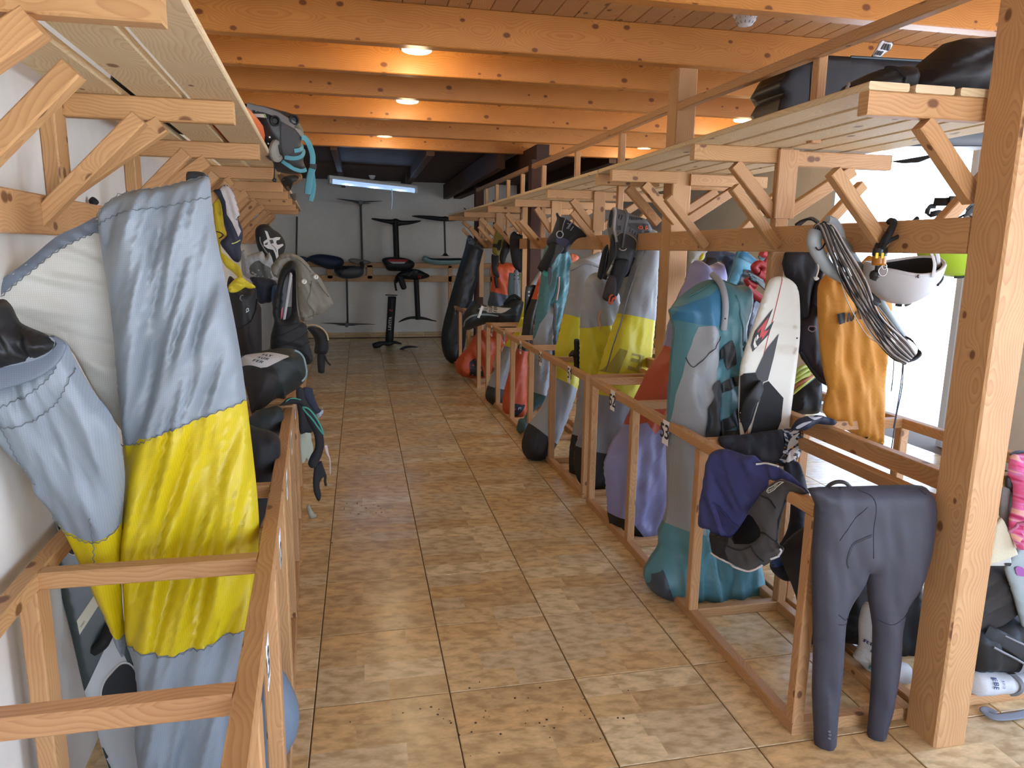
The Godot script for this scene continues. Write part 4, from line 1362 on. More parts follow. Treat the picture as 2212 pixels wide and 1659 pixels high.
func left_bags():
	var black := cloth(Color(0.022, 0.022, 0.025), 0.75)
	# grey kite stuffed at the back and the black bag with a white print
	var g := soft("kite", "grey kite slumped below the far left brackets", "kite", "canopy", ol(cr(450, 360, 5.927, [415, 1100, 430, 1080, 465, 1060, 495, 1140, 690, 1080, 728, 1165, 780, 1095, 835, 1240, 805, 1290, 835, 1400, 890, 1425, 870, 1470, 640, 1470, 480, 1420, 425, 1330]), 2), on_z(560, 570, -3.0), Vector3(0.2, 0.1, 1), 0.06, 0.06, cloth(Color(0.33, 0.35, 0.37), 0.6, "rip"), 0.020, Vector2(0.3, 1), 0.07, 5.0)
	patch(g[1], "dark_panel", ol(cr(450, 360, 5.927, [520, 1300, 580, 1230, 640, 1210, 680, 1240, 720, 1270, 800, 1310, 840, 1420, 640, 1460, 600, 1400, 540, 1380])), cloth(Color(0.10, 0.115, 0.115), 0.7), g[0], 0.004, 5.0)
	var b := soft("board_bag", "rounded black board bag with a white foil print hanging below the brackets", "board bag", "bag", ol(cr(450, 360, 5.927, [600, 820, 640, 755, 700, 735, 770, 745, 830, 800, 905, 850, 962, 920, 987, 1010, 962, 1110, 905, 1185, 862, 1240, 800, 1240, 720, 1200, 650, 1080, 612, 970]), 3), on_z(583, 530, -3.3), Vector3(0.35, 0, 1), 0.05, 0.06, black, 0.003, Vector2.DOWN, 0.1, 5.0)
	var wh := paint(Color(0.56, 0.55, 0.52), 0.5)
	patch(b[1], "print", pl(cr(450, 360, 5.927, [683, 965, 720, 935, 765, 915, 800, 918, 845, 902, 905, 905, 890, 935, 850, 945, 845, 975, 862, 1002, 935, 988, 942, 1006, 868, 1060, 872, 1110, 888, 1190, 855, 1192, 830, 1110, 808, 1065, 740, 1048, 690, 1015])), wh, b[0], 0.006, 4.0)
	patch(b[1], "print", pl(cr(450, 360, 5.927, [700, 818, 735, 832, 768, 915, 735, 930])), wh, b[0], 0.006, 4.0)
	for q in [[[700, 985, 740, 965, 735, 1000, 700, 1005], 0], [[760, 940, 800, 935, 815, 975, 780, 990], 0], [[790, 1000, 830, 1040, 850, 1090], 1]]:
		if q[1] == 0: patch(b[1], "print_lines", pl(cr(450, 360, 5.927, q[0])), paint(Color(0.05, 0.05, 0.05)), b[0], 0.009, 4.0)
		else: seam(b[1], "print_lines", ln(cr(450, 360, 5.927, q[0]), 3), 0.003, paint(Color(0.2, 0.2, 0.2)), b[0], 0.008, 4.0)
	seam(b[1], "piping", ln(cr(450, 360, 5.927, [645, 900, 650, 960, 690, 1040, 740, 1110]), 4), 0.005, paint(Color(0.2, 0.2, 0.2)), b[0], 0.002, 5.0)
	# the lettered bag lying across the rails
	var o := ol(cr(480, 600, 5.53, [200, 960, 330, 912, 480, 880, 620, 855, 740, 848, 850, 862, 930, 920, 975, 990, 992, 1080, 1002, 1160, 982, 1235, 940, 1285, 890, 1330, 770, 1405, 742, 1450, 640, 1445, 490, 1560, 410, 1590, 350, 1630, 325, 1500, 290, 1350, 245, 1150]), 3)
	var t := soft("kite_bag", "dark green bag with a white FLYSURFER panel lying on the left rails", "bag", "bag", o, on_z(595, 825, -1.30), Vector3(0.25, 0.45, 1), 0.14, 0.12, cloth(Color(0.035, 0.052, 0.052), 0.6), 0.012, Vector2(1, 0.4), 0.12, 5.0)
	patch(t[1], "white_panel", pl(cr(480, 600, 5.53, [180, 1000, 350, 968, 510, 962, 640, 988, 745, 1018, 757, 1034, 640, 1090, 500, 1150, 430, 1160, 340, 1120, 230, 1085])), cloth(Color(0.62, 0.57, 0.54), 0.75), t[0], 0.008, 5.0)
	var ink := paint(Color(0.03, 0.06, 0.055), 0.7)
	for q in [["FLY", 440, 1010], ["SUR", 385, 1045], ["FER", 330, 1078]]:
		words(t[1], "lettering", q[0], Vector2(480 + q[1] / 5.53, 600 + q[2] / 5.53), Vector2(1.5, 0.42), Vector2(0.78, -0.62), 6.0, ink, t[0], 0.016)
	patch(t[1], "brown_panel", ol(cr(480, 600, 5.53, [262, 1180, 420, 1122, 545, 1110, 622, 1230, 645, 1310, 565, 1500, 400, 1600, 345, 1640, 300, 1400])), cloth(Color(0.040, 0.030, 0.029), 0.7), t[0], 0.006, 5.0)
	seam(t[1], "zip", ln(cr(480, 600, 5.53, [838, 928, 900, 938, 955, 1005, 982, 1100, 985, 1200, 935, 1265]), 4), 0.006, paint(Color(0.22, 0.30, 0.31), 0.5), t[0], 0.004, 5.0)
	# black rucksack hanging on the end of a far rail
	var r := soft("rucksack", "black rucksack hanging over the aisle from the far left rail", "backpack", "bag", ol(cr(480, 600, 5.53, [1015, 605, 1070, 580, 1180, 608, 1240, 680, 1272, 800, 1262, 880, 1222, 922, 1130, 912, 1098, 880, 1110, 780, 1080, 690]), 3), on_z(692, 740, -3.0), Vector3(0.35, 0, 1), 0.06, 0.06, black, 0.006, Vector2.DOWN, 0.08, 4.0)
	var f := puff(ol(cr(480, 600, 5.53, [1138, 900, 1222, 910, 1222, 1110, 1205, 1140, 1160, 1138, 1142, 1100])), on_z(694, 785, -3.0), Vector3(0.35, 0, 1), 0.03, 0.03)
	body(f, "pouch", black, r[0], 4.0)
	cord("hoop", zs([663, 703, -3.0, 680, 702, -2.98, 697, 711, -2.97, 706, 722, -2.97, 709, 735, -2.97]), 0.006, paint(Color(0.50, 0.38, 0.22), 0.5), r[0])
	cord("strap_end", zs([701, 768, -2.99, 706, 780, -2.98, 714, 789, -2.97]), 0.008, black, r[0])
	# dark bags inside the cubbies
	soft("gear_bag", "dark teal bag inside the third left cubby, an orange handled pump in front", "bag", "bag", ol([536, 905, 580, 880, 612, 890, 612, 1000, 600, 1080, 560, 1120, 530, 1100, 528, 980]), on_z(570, 990, -0.95), Vector3(0.2, 0.3, 1), 0.10, 0.10, cloth(Color(0.035, 0.060, 0.065), 0.6), 0.012, Vector2.DOWN, 0.1, 8.0)
	var st := thing("hand_pump", "pump with a pale rod and orange handle in the third left cubby", "pump", on_z(570, 1000, -0.45))
	cord("rod", zs([564, 976, -0.42, 566, 990, -0.42, 568, 1006, -0.42]), 0.008, paint(Color(0.75, 0.73, 0.68), 0.4), st)
	cord("handle", zs([567, 1005, -0.42, 571, 1020, -0.41, 578, 1042, -0.40]), 0.014, paint(Color(0.50, 0.17, 0.03), 0.5), st)
	soft("gear_bag", "black bag inside the left cubby behind the big kite", "bag", "bag", ol([520, 930, 560, 925, 600, 940, 606, 980, 598, 1060, 570, 1120, 540, 1180, 520, 1100]), on_z(560, 1040, -0.35), Vector3(0.2, 0.2, 1), 0.09, 0.09, black, 0.01, Vector2.DOWN, 0.1, 8.0)
	# black cloths on the near brackets
	soft("cloth", "small black cloth tied to the left hanging beam beside the big kite", "cloth", "cloth", ol([191, 434, 199, 425, 209, 430, 214, 438, 206, 448, 205, 470, 199, 472, 198, 448]), on_z(203, 450, -0.42), Vector3(0.3, 0, 1), 0.02, 0.02, black, 0.004, Vector2.DOWN, 0.03, 4.0)
	soft("cloth", "small dark cloth showing above the top corner of the tall kite", "cloth", "cloth", ol([402, 376, 415, 370, 432, 371, 444, 376, 446, 390, 420, 400, 405, 420]), on_z(425, 384, 0.29), Vector3(0.2, 0, 1), 0.03, 0.03, cloth(Color(0.05, 0.055, 0.065), 0.7), 0.004, Vector2.DOWN, 0.03, 4.0)

func left_shelf_things():
	var dark := cloth(Color(0.060, 0.058, 0.058), 0.65)
	var black := paint(Color(0.018, 0.018, 0.02), 0.6)
	var teal := cloth(Color(0.10, 0.34, 0.40), 0.7)
	# wheeled travel bag over the edge of the shelf
	var o := ol(cr(490, 200, 6.38, [60, 90, 165, 138, 480, 180, 720, 240, 860, 280, 912, 322, 982, 430, 1032, 520, 1026, 600, 990, 690, 1012, 750, 1042, 830, 1032, 940, 1052, 1000, 1062, 1060, 1020, 1112, 900, 1126, 760, 1102, 690, 1082, 640, 960, 560, 905, 400, 700, 240, 400]), 3)
	var w := on_z(590, 300, -1.55)
	var a := soft("travel_bag", "charcoal wheeled travel bag with blue green straps overhanging the left shelf", "suitcase", "bag", o, w, Vector3(0.45, -0.1, 1), 0.12, 0.10, dark, 0.008, Vector2(0.5, 1), 0.12, 5.0)
	var f: Puff = a[1]
	patch(f, "back_plate", pl(cr(490, 200, 6.38, [210, 230, 320, 360, 480, 380, 590, 400, 620, 600, 560, 740, 520, 800, 400, 690, 240, 400])), paint(Color(0.028, 0.026, 0.025), 0.45), a[0], 0.004, 5.0)
	strap(f, "carry_strap", ln(cr(490, 200, 6.38, [200, 205, 330, 240, 460, 275, 590, 325, 700, 395, 820, 465]), 4), 0.038, cloth(Color(0.20, 0.185, 0.17), 0.7), a[0], 0.008, 0.15)
	patch(f, "label_window", pl(cr(490, 200, 6.38, [270, 305, 410, 310, 424, 362, 285, 345])), paint(Color(0.58, 0.52, 0.46), 0.5), a[0], 0.007, 5.0)
	for q in [[[272, 305, 285, 345]], [[410, 310, 424, 362]]]:
		seam(f, "green_edge", pl(cr(490, 200, 6.38, q[0])), 0.0035, paint(Color(0.25, 0.42, 0.10), 0.5), a[0], 0.008, 4.0)
	for q in [[808, 390], [545, 405]]:
		var mb := MB.new()
		lathe(mb, f.at(Vector2(490 + q[0] / 6.38, 200 + q[1] / 6.38), 0.0), f.n, [Vector2(0.026, 0), Vector2(0.026, 0.02), Vector2(0.018, 0.024), Vector2(0.012, 0.012), Vector2(0, 0.012)], 16)
		put("handle_ring", mb, black, a[0])
	var wc := f.at(Vector2(490 + 600 / 6.38, 200 + 800 / 6.38), 0.0)
	var mb := MB.new()
	var ax := Vector3(0.9, -0.15, 0.5).normalized()
	lathe(mb, wc - ax * 0.012, ax, [Vector2(0.0, 0), Vector2(0.045, 0), Vector2(0.056, 0.008), Vector2(0.056, 0.022), Vector2(0.045, 0.03), Vector2(0.03, 0.03), Vector2(0.028, 0.024), Vector2(0, 0.024)], 24)
	put("wheel", mb, paint(Color(0.24, 0.225, 0.19), 0.5), a[0])
	for q in [[498, 620], [498, 708]]:
		mb = MB.new()
		lathe(mb, f.at(Vector2(490 + q[0] / 6.38, 200 + q[1] / 6.38), 0.004), f.n, [Vector2(0.006, 0), Vector2(0.004, 0.004), Vector2(0, 0.005)], 10)
		put("rivet", mb, paint(Color(0.6, 0.6, 0.6), 0.3, 0.7), a[0])
	patch(f, "side_panel", pl(cr(490, 200, 6.38, [640, 410, 780, 490, 930, 610, 985, 690, 960, 760, 820, 800, 690, 890, 650, 760, 630, 560])), cloth(Color(0.082, 0.080, 0.080), 0.7), a[0], 0.004, 5.0)
	patch(f, "grey_flap", pl(cr(490, 200, 6.38, [795, 490, 900, 520, 982, 575, 985, 605, 915, 610, 860, 560])), cloth(Color(0.26, 0.235, 0.21), 0.7), a[0], 0.008, 5.0)
	for q in [[815, 805, 900, 790, 960, 760, 985, 700], [700, 890, 800, 905, 900, 890, 975, 830, 1012, 765], [688, 945, 760, 1005, 850, 1050, 960, 1075, 1050, 1050]]:
		strap(f, "blue_green_strap", ln(cr(490, 200, 6.38, q), 4), 0.022, teal, a[0], 0.008, 0.12)
	band("hanging_strap", [f.at(Vector2(636, 297), 0.01), f.at(Vector2(650, 300), 0.03), f.flat_at(Vector2(660, 312)) + f.n * 0.05, f.flat_at(Vector2(666, 335)) + f.n * 0.06, f.flat_at(Vector2(666, 356)) + f.n * 0.06], 0.032, teal, a[0], Vector3(0.5, 0, 1).normalized())
	band("hanging_strap", [f.flat_at(Vector2(666, 362)) + f.n * 0.06, f.flat_at(Vector2(660, 385)) + f.n * 0.06, f.flat_at(Vector2(656, 418)) + f.n * 0.06], 0.036, teal, a[0])
	band("hanging_strap", [f.flat_at(Vector2(666, 372)) + f.n * 0.055, f.flat_at(Vector2(669, 405)) + f.n * 0.055, f.flat_at(Vector2(663, 433)) + f.n * 0.055], 0.026, teal, a[0])
	band("buckle", [f.flat_at(Vector2(666, 354)) + f.n * 0.066, f.flat_at(Vector2(666, 359)) + f.n * 0.066, f.flat_at(Vector2(665, 364)) + f.n * 0.066], 0.042, black, a[0], Vector3(0.5, 0, 1).normalized(), 3, 0.2)
	cord("drawcord", [f.flat_at(Vector2(590, 352)) + f.n * 0.02, f.flat_at(Vector2(590, 375)) + f.n * 0.02, f.flat_at(Vector2(589, 388)) + f.n * 0.02], 0.004, black, a[0])
	cord("cord_stop", [f.flat_at(Vector2(587, 387)) + f.n * 0.02, f.flat_at(Vector2(590, 389)) + f.n * 0.02, f.flat_at(Vector2(593, 390)) + f.n * 0.02], 0.010, black, a[0])
	# a brown bag behind it and a grey one
	var b := soft("sports_bag", "brown and black bag on the left shelf behind the travel bag", "bag", "bag", ol(cr(490, 200, 6.38, [690, 1090, 760, 1102, 900, 1125, 1000, 1115, 1025, 1190, 985, 1250, 885, 1300, 852, 1362, 790, 1300, 730, 1190]), 3), on_z(622, 392, -2.55), Vector3(0.45, 0, 1), 0.08, 0.06, cloth(Color(0.20, 0.12, 0.06), 0.6), 0.006, Vector2.DOWN, 0.1, 4.0)
	patch(b[1], "black_panel", ol(cr(490, 200, 6.38, [740, 1190, 800, 1155, 900, 1140, 935, 1180, 900, 1230, 860, 1250, 855, 1330, 840, 1380, 780, 1310])), black, b[0], 0.005, 4.0)
	soft("sports_bag", "small grey bag at the far part of the left shelf edge", "bag", "bag", ol(cr(490, 200, 6.38, [868, 1402, 910, 1390, 962, 1392, 960, 1440, 945, 1490, 905, 1470])), on_z(634, 425, -3.6), Vector3(0.4, 0, 1), 0.06, 0.05, cloth(Color(0.14, 0.14, 0.145), 0.7), 0.006, Vector2.DOWN, 0.1, 4.0)
	# things lying on the boards, seen through the gaps
	for q in [[Vector3(-0.36, 2.145, -1.15), Vector3(0.13, 0.12, 0.42), Color(0.85, 0.16, 0.03), "bright orange bag lying on the left shelf, seen through the board gap"], [Vector3(-0.53, 2.145, -0.75), Vector3(0.10, 0.10, 0.5), Color(0.02, 0.02, 0.022), "black bag lying flat on the left shelf, seen through the gaps"]]:
		var t := thing("dry_bag", q[3], "bag", q[0])
		put("bag", lump(q[0], q[1]), cloth(q[2], 0.6), t)
# a lying bag: flat below, rounded above
func lump(c: Vector3, s: Vector3) -> MB:
	var mb := MB.new()
	for j in 11:
		for i in 25:
			var th := PI * j / 10
			var a := TAU * i / 24
			var e := func(x: float): return signf(x) * pow(absf(x), 0.6)
			mb.add(c + Vector3(e.call(sin(th)) * e.call(cos(a)) * s.x, maxf(0.0, 0.5 + 0.5 * e.call(cos(th))) * s.y, e.call(sin(th)) * e.call(sin(a)) * s.z), Vector3.UP, Vector2(i / 24.0, j / 10.0))
	for j in 10:
		for i in 24:
			var k := j * 25 + i
			mb.tri(k, k + 1, k + 25); mb.tri(k + 1, k + 26, k + 25)
	mb.smooth()
	return mb

# ---------------------------------------------------------------- what stands and hangs on the right island
func build_right_goods():
	far_right_bags()
	mid_right_bags()
	hung_harnesses()
	near_right_bags()
	white_board()
	draped_clothes()
	bar_and_helmets()
	shelf_trunk()
	entrance_things()

func far_right_bags():
	var up := Vector3(0.15, 0.05, 1)
	var a := soft("kite_bag", "long blackish blue bag leaning in the far right cubby", "bag", "bag", ol(cr(900, 400, 2.765, [308, 300, 345, 325, 395, 372, 382, 440, 350, 600, 322, 715, 300, 830, 285, 960, 240, 1060, 180, 1045, 150, 965, 152, 860, 195, 690, 240, 530, 285, 390]), 3), on_z(990, 640, -8.0), up, 0.16, 0.14, cloth(Color(0.030, 0.038, 0.050), 0.5, "rip"), 0.025, Vector2(-0.3, 1), 0.09, 6.0)
	patch(a[1], "grey_top", pl(cr(900, 400, 2.765, [300, 290, 400, 360, 395, 400, 300, 350])), cloth(Color(0.16, 0.19, 0.22), 0.5), a[0], 0.006, 5.0)
	var og := cloth(Color(0.50, 0.075, 0.022), 0.5, "rip")
	a = pieced("kite_bag", "orange and navy bag standing behind the far right posts", "bag", ol(cr(900, 400, 2.765, [445, 480, 500, 460, 570, 470, 592, 520, 600, 700, 560, 850, 470, 850, 440, 900, 400, 860, 340, 905, 312, 960, 240, 1040, 232, 1090, 270, 1140, 400, 1155, 450, 1110, 470, 1020, 600, 840, 430, 760, 440, 640, 450, 560]), 2), on_z(1060, 690, -6.45), up, 0.12, 0.12, [
		["orange_panel", pl([1040, 540, 1140, 540, 1140, 648, 1098, 640, 1040, 625]), og],
		["navy_panel", pl([1040, 625, 1098, 640, 1140, 648, 1140, 705, 1040, 705]), cloth(Color(0.055, 0.075, 0.12), 0.5, "rip")],
		["orange_panel", pl([970, 705, 1140, 705, 1140, 830, 970, 830]), og]], 0.025, Vector2(0.3, 1), 0.09, 5.0)
	patch(a[1], "black_patch", pl([1009, 780, 1020, 772, 1036, 790, 1040, 812, 1010, 810]), cloth(Color(0.02, 0.025, 0.035), 0.6), a[0], 0.006, 5.0)
	soft("kite_bag", "green bag showing narrowly beside the dark stained post", "bag", "bag", ol([1121, 592, 1128, 600, 1132, 640, 1133, 700, 1118, 700, 1116, 640]), on_z(1125, 650, -5.95), up, 0.04, 0.04, cloth(Color(0.14, 0.24, 0.03), 0.6), 0.006, Vector2.DOWN, 0.06, 4.0)
	# two-tone board
	var b := soft("twin_tip_board", "green and grey twin tip board upright before the dark post", "kiteboard", "board", ol(cr(1030, 480, 6.9125, [470, 1150, 478, 790, 505, 755, 548, 758, 560, 715, 590, 708, 620, 735, 636, 850, 640, 1170]), 3), on_z(1110, 620, -5.72), up, 0.012, 0.012, paint(Color(0.055, 0.095, 0.09), 0.45), 0.0, Vector2.DOWN, 0.1, 4.0)
	patch(b[1], "grey_half", pl(cr(1030, 480, 6.9125, [552, 760, 560, 700, 640, 700, 660, 1200, 552, 1180])), paint(Color(0.115, 0.12, 0.145), 0.45), b[0], 0.003, 4.0)
	for q in [[558, 795], [560, 850], [612, 800], [616, 855]]:
		var mb := MB.new()
		lathe(mb, b[1].at(Vector2(1030 + q[0] / 6.9125, 480 + q[1] / 6.9125), 0.004), b[1].n, [Vector2(0.008, 0), Vector2(0, 0.002)], 8)
		put("insert", mb, paint(Color(0.02, 0.02, 0.02)), b[0])
	# dark bag lying over the rails, white panel
	b = soft("kite_bag", "dark green bag with a white FLYSURFER panel across the far right rails", "bag", "bag", ol(cr(940, 560, 4.88, [285, 620, 300, 580, 345, 505, 395, 438, 440, 448, 470, 480, 640, 500, 720, 480, 765, 430, 850, 418, 915, 455, 925, 490, 900, 600, 850, 722, 700, 722, 640, 690, 560, 680, 470, 700, 370, 742, 320, 742, 290, 695]), 3), on_z(1060, 680, -5.68), Vector3(0.1, 0.35, 1), 0.16, 0.13, cloth(Color(0.030, 0.045, 0.050), 0.5), 0.016, Vector2(1, 0.2), 0.1, 4.0)
	patch(b[1], "white_panel", pl(cr(940, 560, 4.88, [420, 560, 490, 520, 590, 516, 680, 540, 760, 552, 700, 590, 650, 608, 520, 596])), cloth(Color(0.60, 0.56, 0.50), 0.75), b[0], 0.008, 4.0)
	for q in [["FLY", 508, 592], ["SUR", 558, 596], ["FER", 608, 598]]:
		words(b[1], "lettering", q[0], Vector2(940 + q[1] / 4.88, 560 + q[2] / 4.88), Vector2(0.2, -0.95), Vector2(-1.0, -0.15), 7.0, paint(Color(0.03, 0.05, 0.05)), b[0], 0.016)
	strap(b[1], "zip", ln(cr(940, 560, 4.88, [298, 715, 302, 670, 335, 640, 400, 622, 520, 616, 630, 630]), 4), 0.022, paint(Color(0.16, 0.22, 0.22), 0.5), b[0], 0.004)
	strap(b[1], "white_tag", ln(cr(940, 560, 4.88, [465, 522, 445, 580, 420, 650]), 4), 0.03, paint(Color(0.75, 0.74, 0.72), 0.6), b[0], 0.012)
	cord("carry_loop", [b[1].at(Vector2(1087, 660), 0.0), b[1].at(Vector2(1092, 652), 0.06), b[1].at(Vector2(1104, 645), 0.08), b[1].at(Vector2(1118, 652), 0.02)], 0.018, paint(Color(0.012, 0.012, 0.012), 0.8), b[0])
	# yellow, grey and black kite bag
	pieced("kite_bag", "yellow and grey kite bag with a dark base behind the farther posts", "bag", ol([1134, 640, 1132, 690, 1124, 722, 1106, 765, 1098, 806, 1090, 850, 1082, 882, 1063, 874, 1049, 860, 1052, 836, 1061, 812, 1072, 790, 1082, 765, 1090, 745, 1104, 728, 1118, 705, 1128, 672], 3), on_z(1085, 770, -5.05), up, 0.10, 0.10, [
		["yellow_panel", pl([1020, 600, 1160, 600, 1160, 752, 1100, 750, 1080, 744, 1020, 744]), cloth(Color(0.55, 0.50, 0.02), 0.5, "rip")],
		["grey_panel", pl([1020, 744, 1080, 744, 1100, 750, 1160, 752, 1160, 846, 1095, 842, 1050, 832, 1020, 830]), cloth(Color(0.30, 0.33, 0.35), 0.5, "rip")],
		["dark_base", pl([1020, 830, 1050, 832, 1095, 842, 1160, 846, 1160, 900, 1020, 900]), cloth(Color(0.035, 0.042, 0.055), 0.5)]], 0.014, Vector2(-0.3, 1), 0.08, 5.0, "kite bags in the right cubbies")
	# black board with two inserts, and the orange black bag
	b = soft("twin_tip_board", "black board with two white inserts leaning beside the orange bag", "kiteboard", "board", ol(cr(940, 560, 4.88, [955, 290, 1000, 278, 1068, 275, 1045, 400, 1010, 460, 925, 800, 912, 800, 928, 650, 942, 450]), 2), on_z(1142, 670, -4.55), up, 0.012, 0.012, paint(Color(0.035, 0.037, 0.037), 0.45), 0.0, Vector2.DOWN, 0.1, 4.0)
	for q in [[983, 345], [983, 383]]:
		var mb := MB.new()
		lathe(mb, b[1].at(Vector2(940 + q[0] / 4.88, 560 + q[1] / 4.88), 0.002), b[1].n, [Vector2(0.011, 0), Vector2(0.008, 0.004), Vector2(0, 0.005)], 10)
		put("white_insert", mb, paint(Color(0.8, 0.8, 0.8)), b[0])
	b = pieced("kite_bag", "orange bag with black panels and a printed base patch behind the posts", "bag", ol([1168, 590, 1165, 640, 1153, 690, 1150, 726, 1141, 760, 1140, 800, 1139, 848, 1135, 898, 1105, 898, 1087, 888, 1086, 857, 1096, 816, 1112, 765, 1120, 745, 1128, 722, 1132, 690, 1150, 640], 3), on_z(1118, 800, -4.45), up, 0.09, 0.10, [
		["orange_panel", pl([1080, 560, 1200, 560, 1200, 652, 1150, 646, 1080, 640]), og],
		["black_panel", pl([1080, 640, 1150, 646, 1200, 652, 1200, 752, 1130, 758, 1080, 735]), cloth(Color(0.03, 0.03, 0.035), 0.5, "rip")],
		["orange_panel", pl([1060, 735, 1080, 735, 1130, 758, 1200, 752, 1200, 920, 1060, 920]), og]], 0.016, Vector2(-0.3, 1), 0.07, 5.0, "kite bags in the right cubbies")
	patch(b[1], "black_patch", pl([1096, 895, 1100, 868, 1128, 872, 1122, 885, 1112, 900]), cloth(Color(0.025, 0.032, 0.055), 0.5), b[0], 0.006, 4.0)
	words(b[1], "lettering", "F1", Vector2(1112, 882), Vector2(0.9, -0.2), Vector2(0.2, -1), 5.0, paint(Color(0.65, 0.65, 0.68)), b[0], 0.010)
	# grey cloth tip and orange tip behind
	soft("kite_bag", "pale grey cloth corner behind the black board and teal bag", "bag", "bag", ol(cr(1030, 480, 6.9125, [800, 945, 860, 850, 930, 735, 955, 760, 930, 860, 900, 940]), 2), on_z(1157, 605, -4.75), up, 0.03, 0.03, cloth(Color(0.36, 0.38, 0.40), 0.6, "rip"), 0.005, Vector2.DOWN, 0.05, 4.0)
	# teal bag with grey foot
	var teal := cloth(Color(0.065, 0.20, 0.235), 0.45, "rip")
	b = pieced("kite_bag", "teal and grey kite bag hanging under the black navy harness", "bag", ol([1172, 560, 1180, 530, 1200, 516, 1222, 534, 1235, 570, 1230, 617, 1216, 675, 1205, 725, 1200, 762, 1192, 815, 1186, 845, 1176, 870, 1154, 888, 1134, 934, 1116, 930, 1122, 905, 1134, 900, 1148, 850, 1150, 780, 1152, 726, 1157, 682, 1164, 631, 1168, 602], 3), on_z(1180, 720, -3.80), up, 0.10, 0.10, [
		["teal_panel", pl([1080, 480, 1280, 480, 1280, 860, 1200, 860, 1186, 760, 1190, 690, 1184, 655, 1160, 700, 1150, 740, 1080, 760]), teal],
		["grey_panel", pl([1080, 760, 1150, 740, 1160, 700, 1184, 655, 1190, 690, 1186, 760, 1200, 860, 1150, 846, 1080, 840]), cloth(Color(0.30, 0.33, 0.37), 0.5, "rip")],
		["teal_panel", pl([1080, 840, 1150, 846, 1200, 860, 1280, 860, 1280, 960, 1080, 960]), cloth(Color(0.04, 0.115, 0.135), 0.5, "rip")]], 0.026, Vector2(-0.2, 1), 0.07, 5.0, "kite bags in the right cubbies")
	strap(b[1], "dark_strap", ln([1188, 655, 1187, 690, 1190, 740, 1191, 780], 3), 0.032, cloth(Color(0.10, 0.105, 0.11), 0.7), b[0], 0.012)
	cord("toggle_cord", [b[1].at(Vector2(1197, 598), 0.02), b[1].at(Vector2(1195, 620), 0.02), b[1].at(Vector2(1191, 648), 0.02)], 0.007, paint(Color(0.62, 0.38, 0.30), 0.6), b[0])
	soft("kite", "orange tip of a kite between the teal bag and the grey yellow one", "kite", "canopy", ol(cr(1150, 440, 5.924, [470, 640, 520, 640, 560, 655, 598, 690, 580, 720, 490, 775, 470, 700]), 3), on_z(1239, 558, -3.9), up, 0.03, 0.03, cloth(Color(0.60, 0.12, 0.04), 0.5, "rip"), 0.006, Vector2.DOWN, 0.05, 4.0)

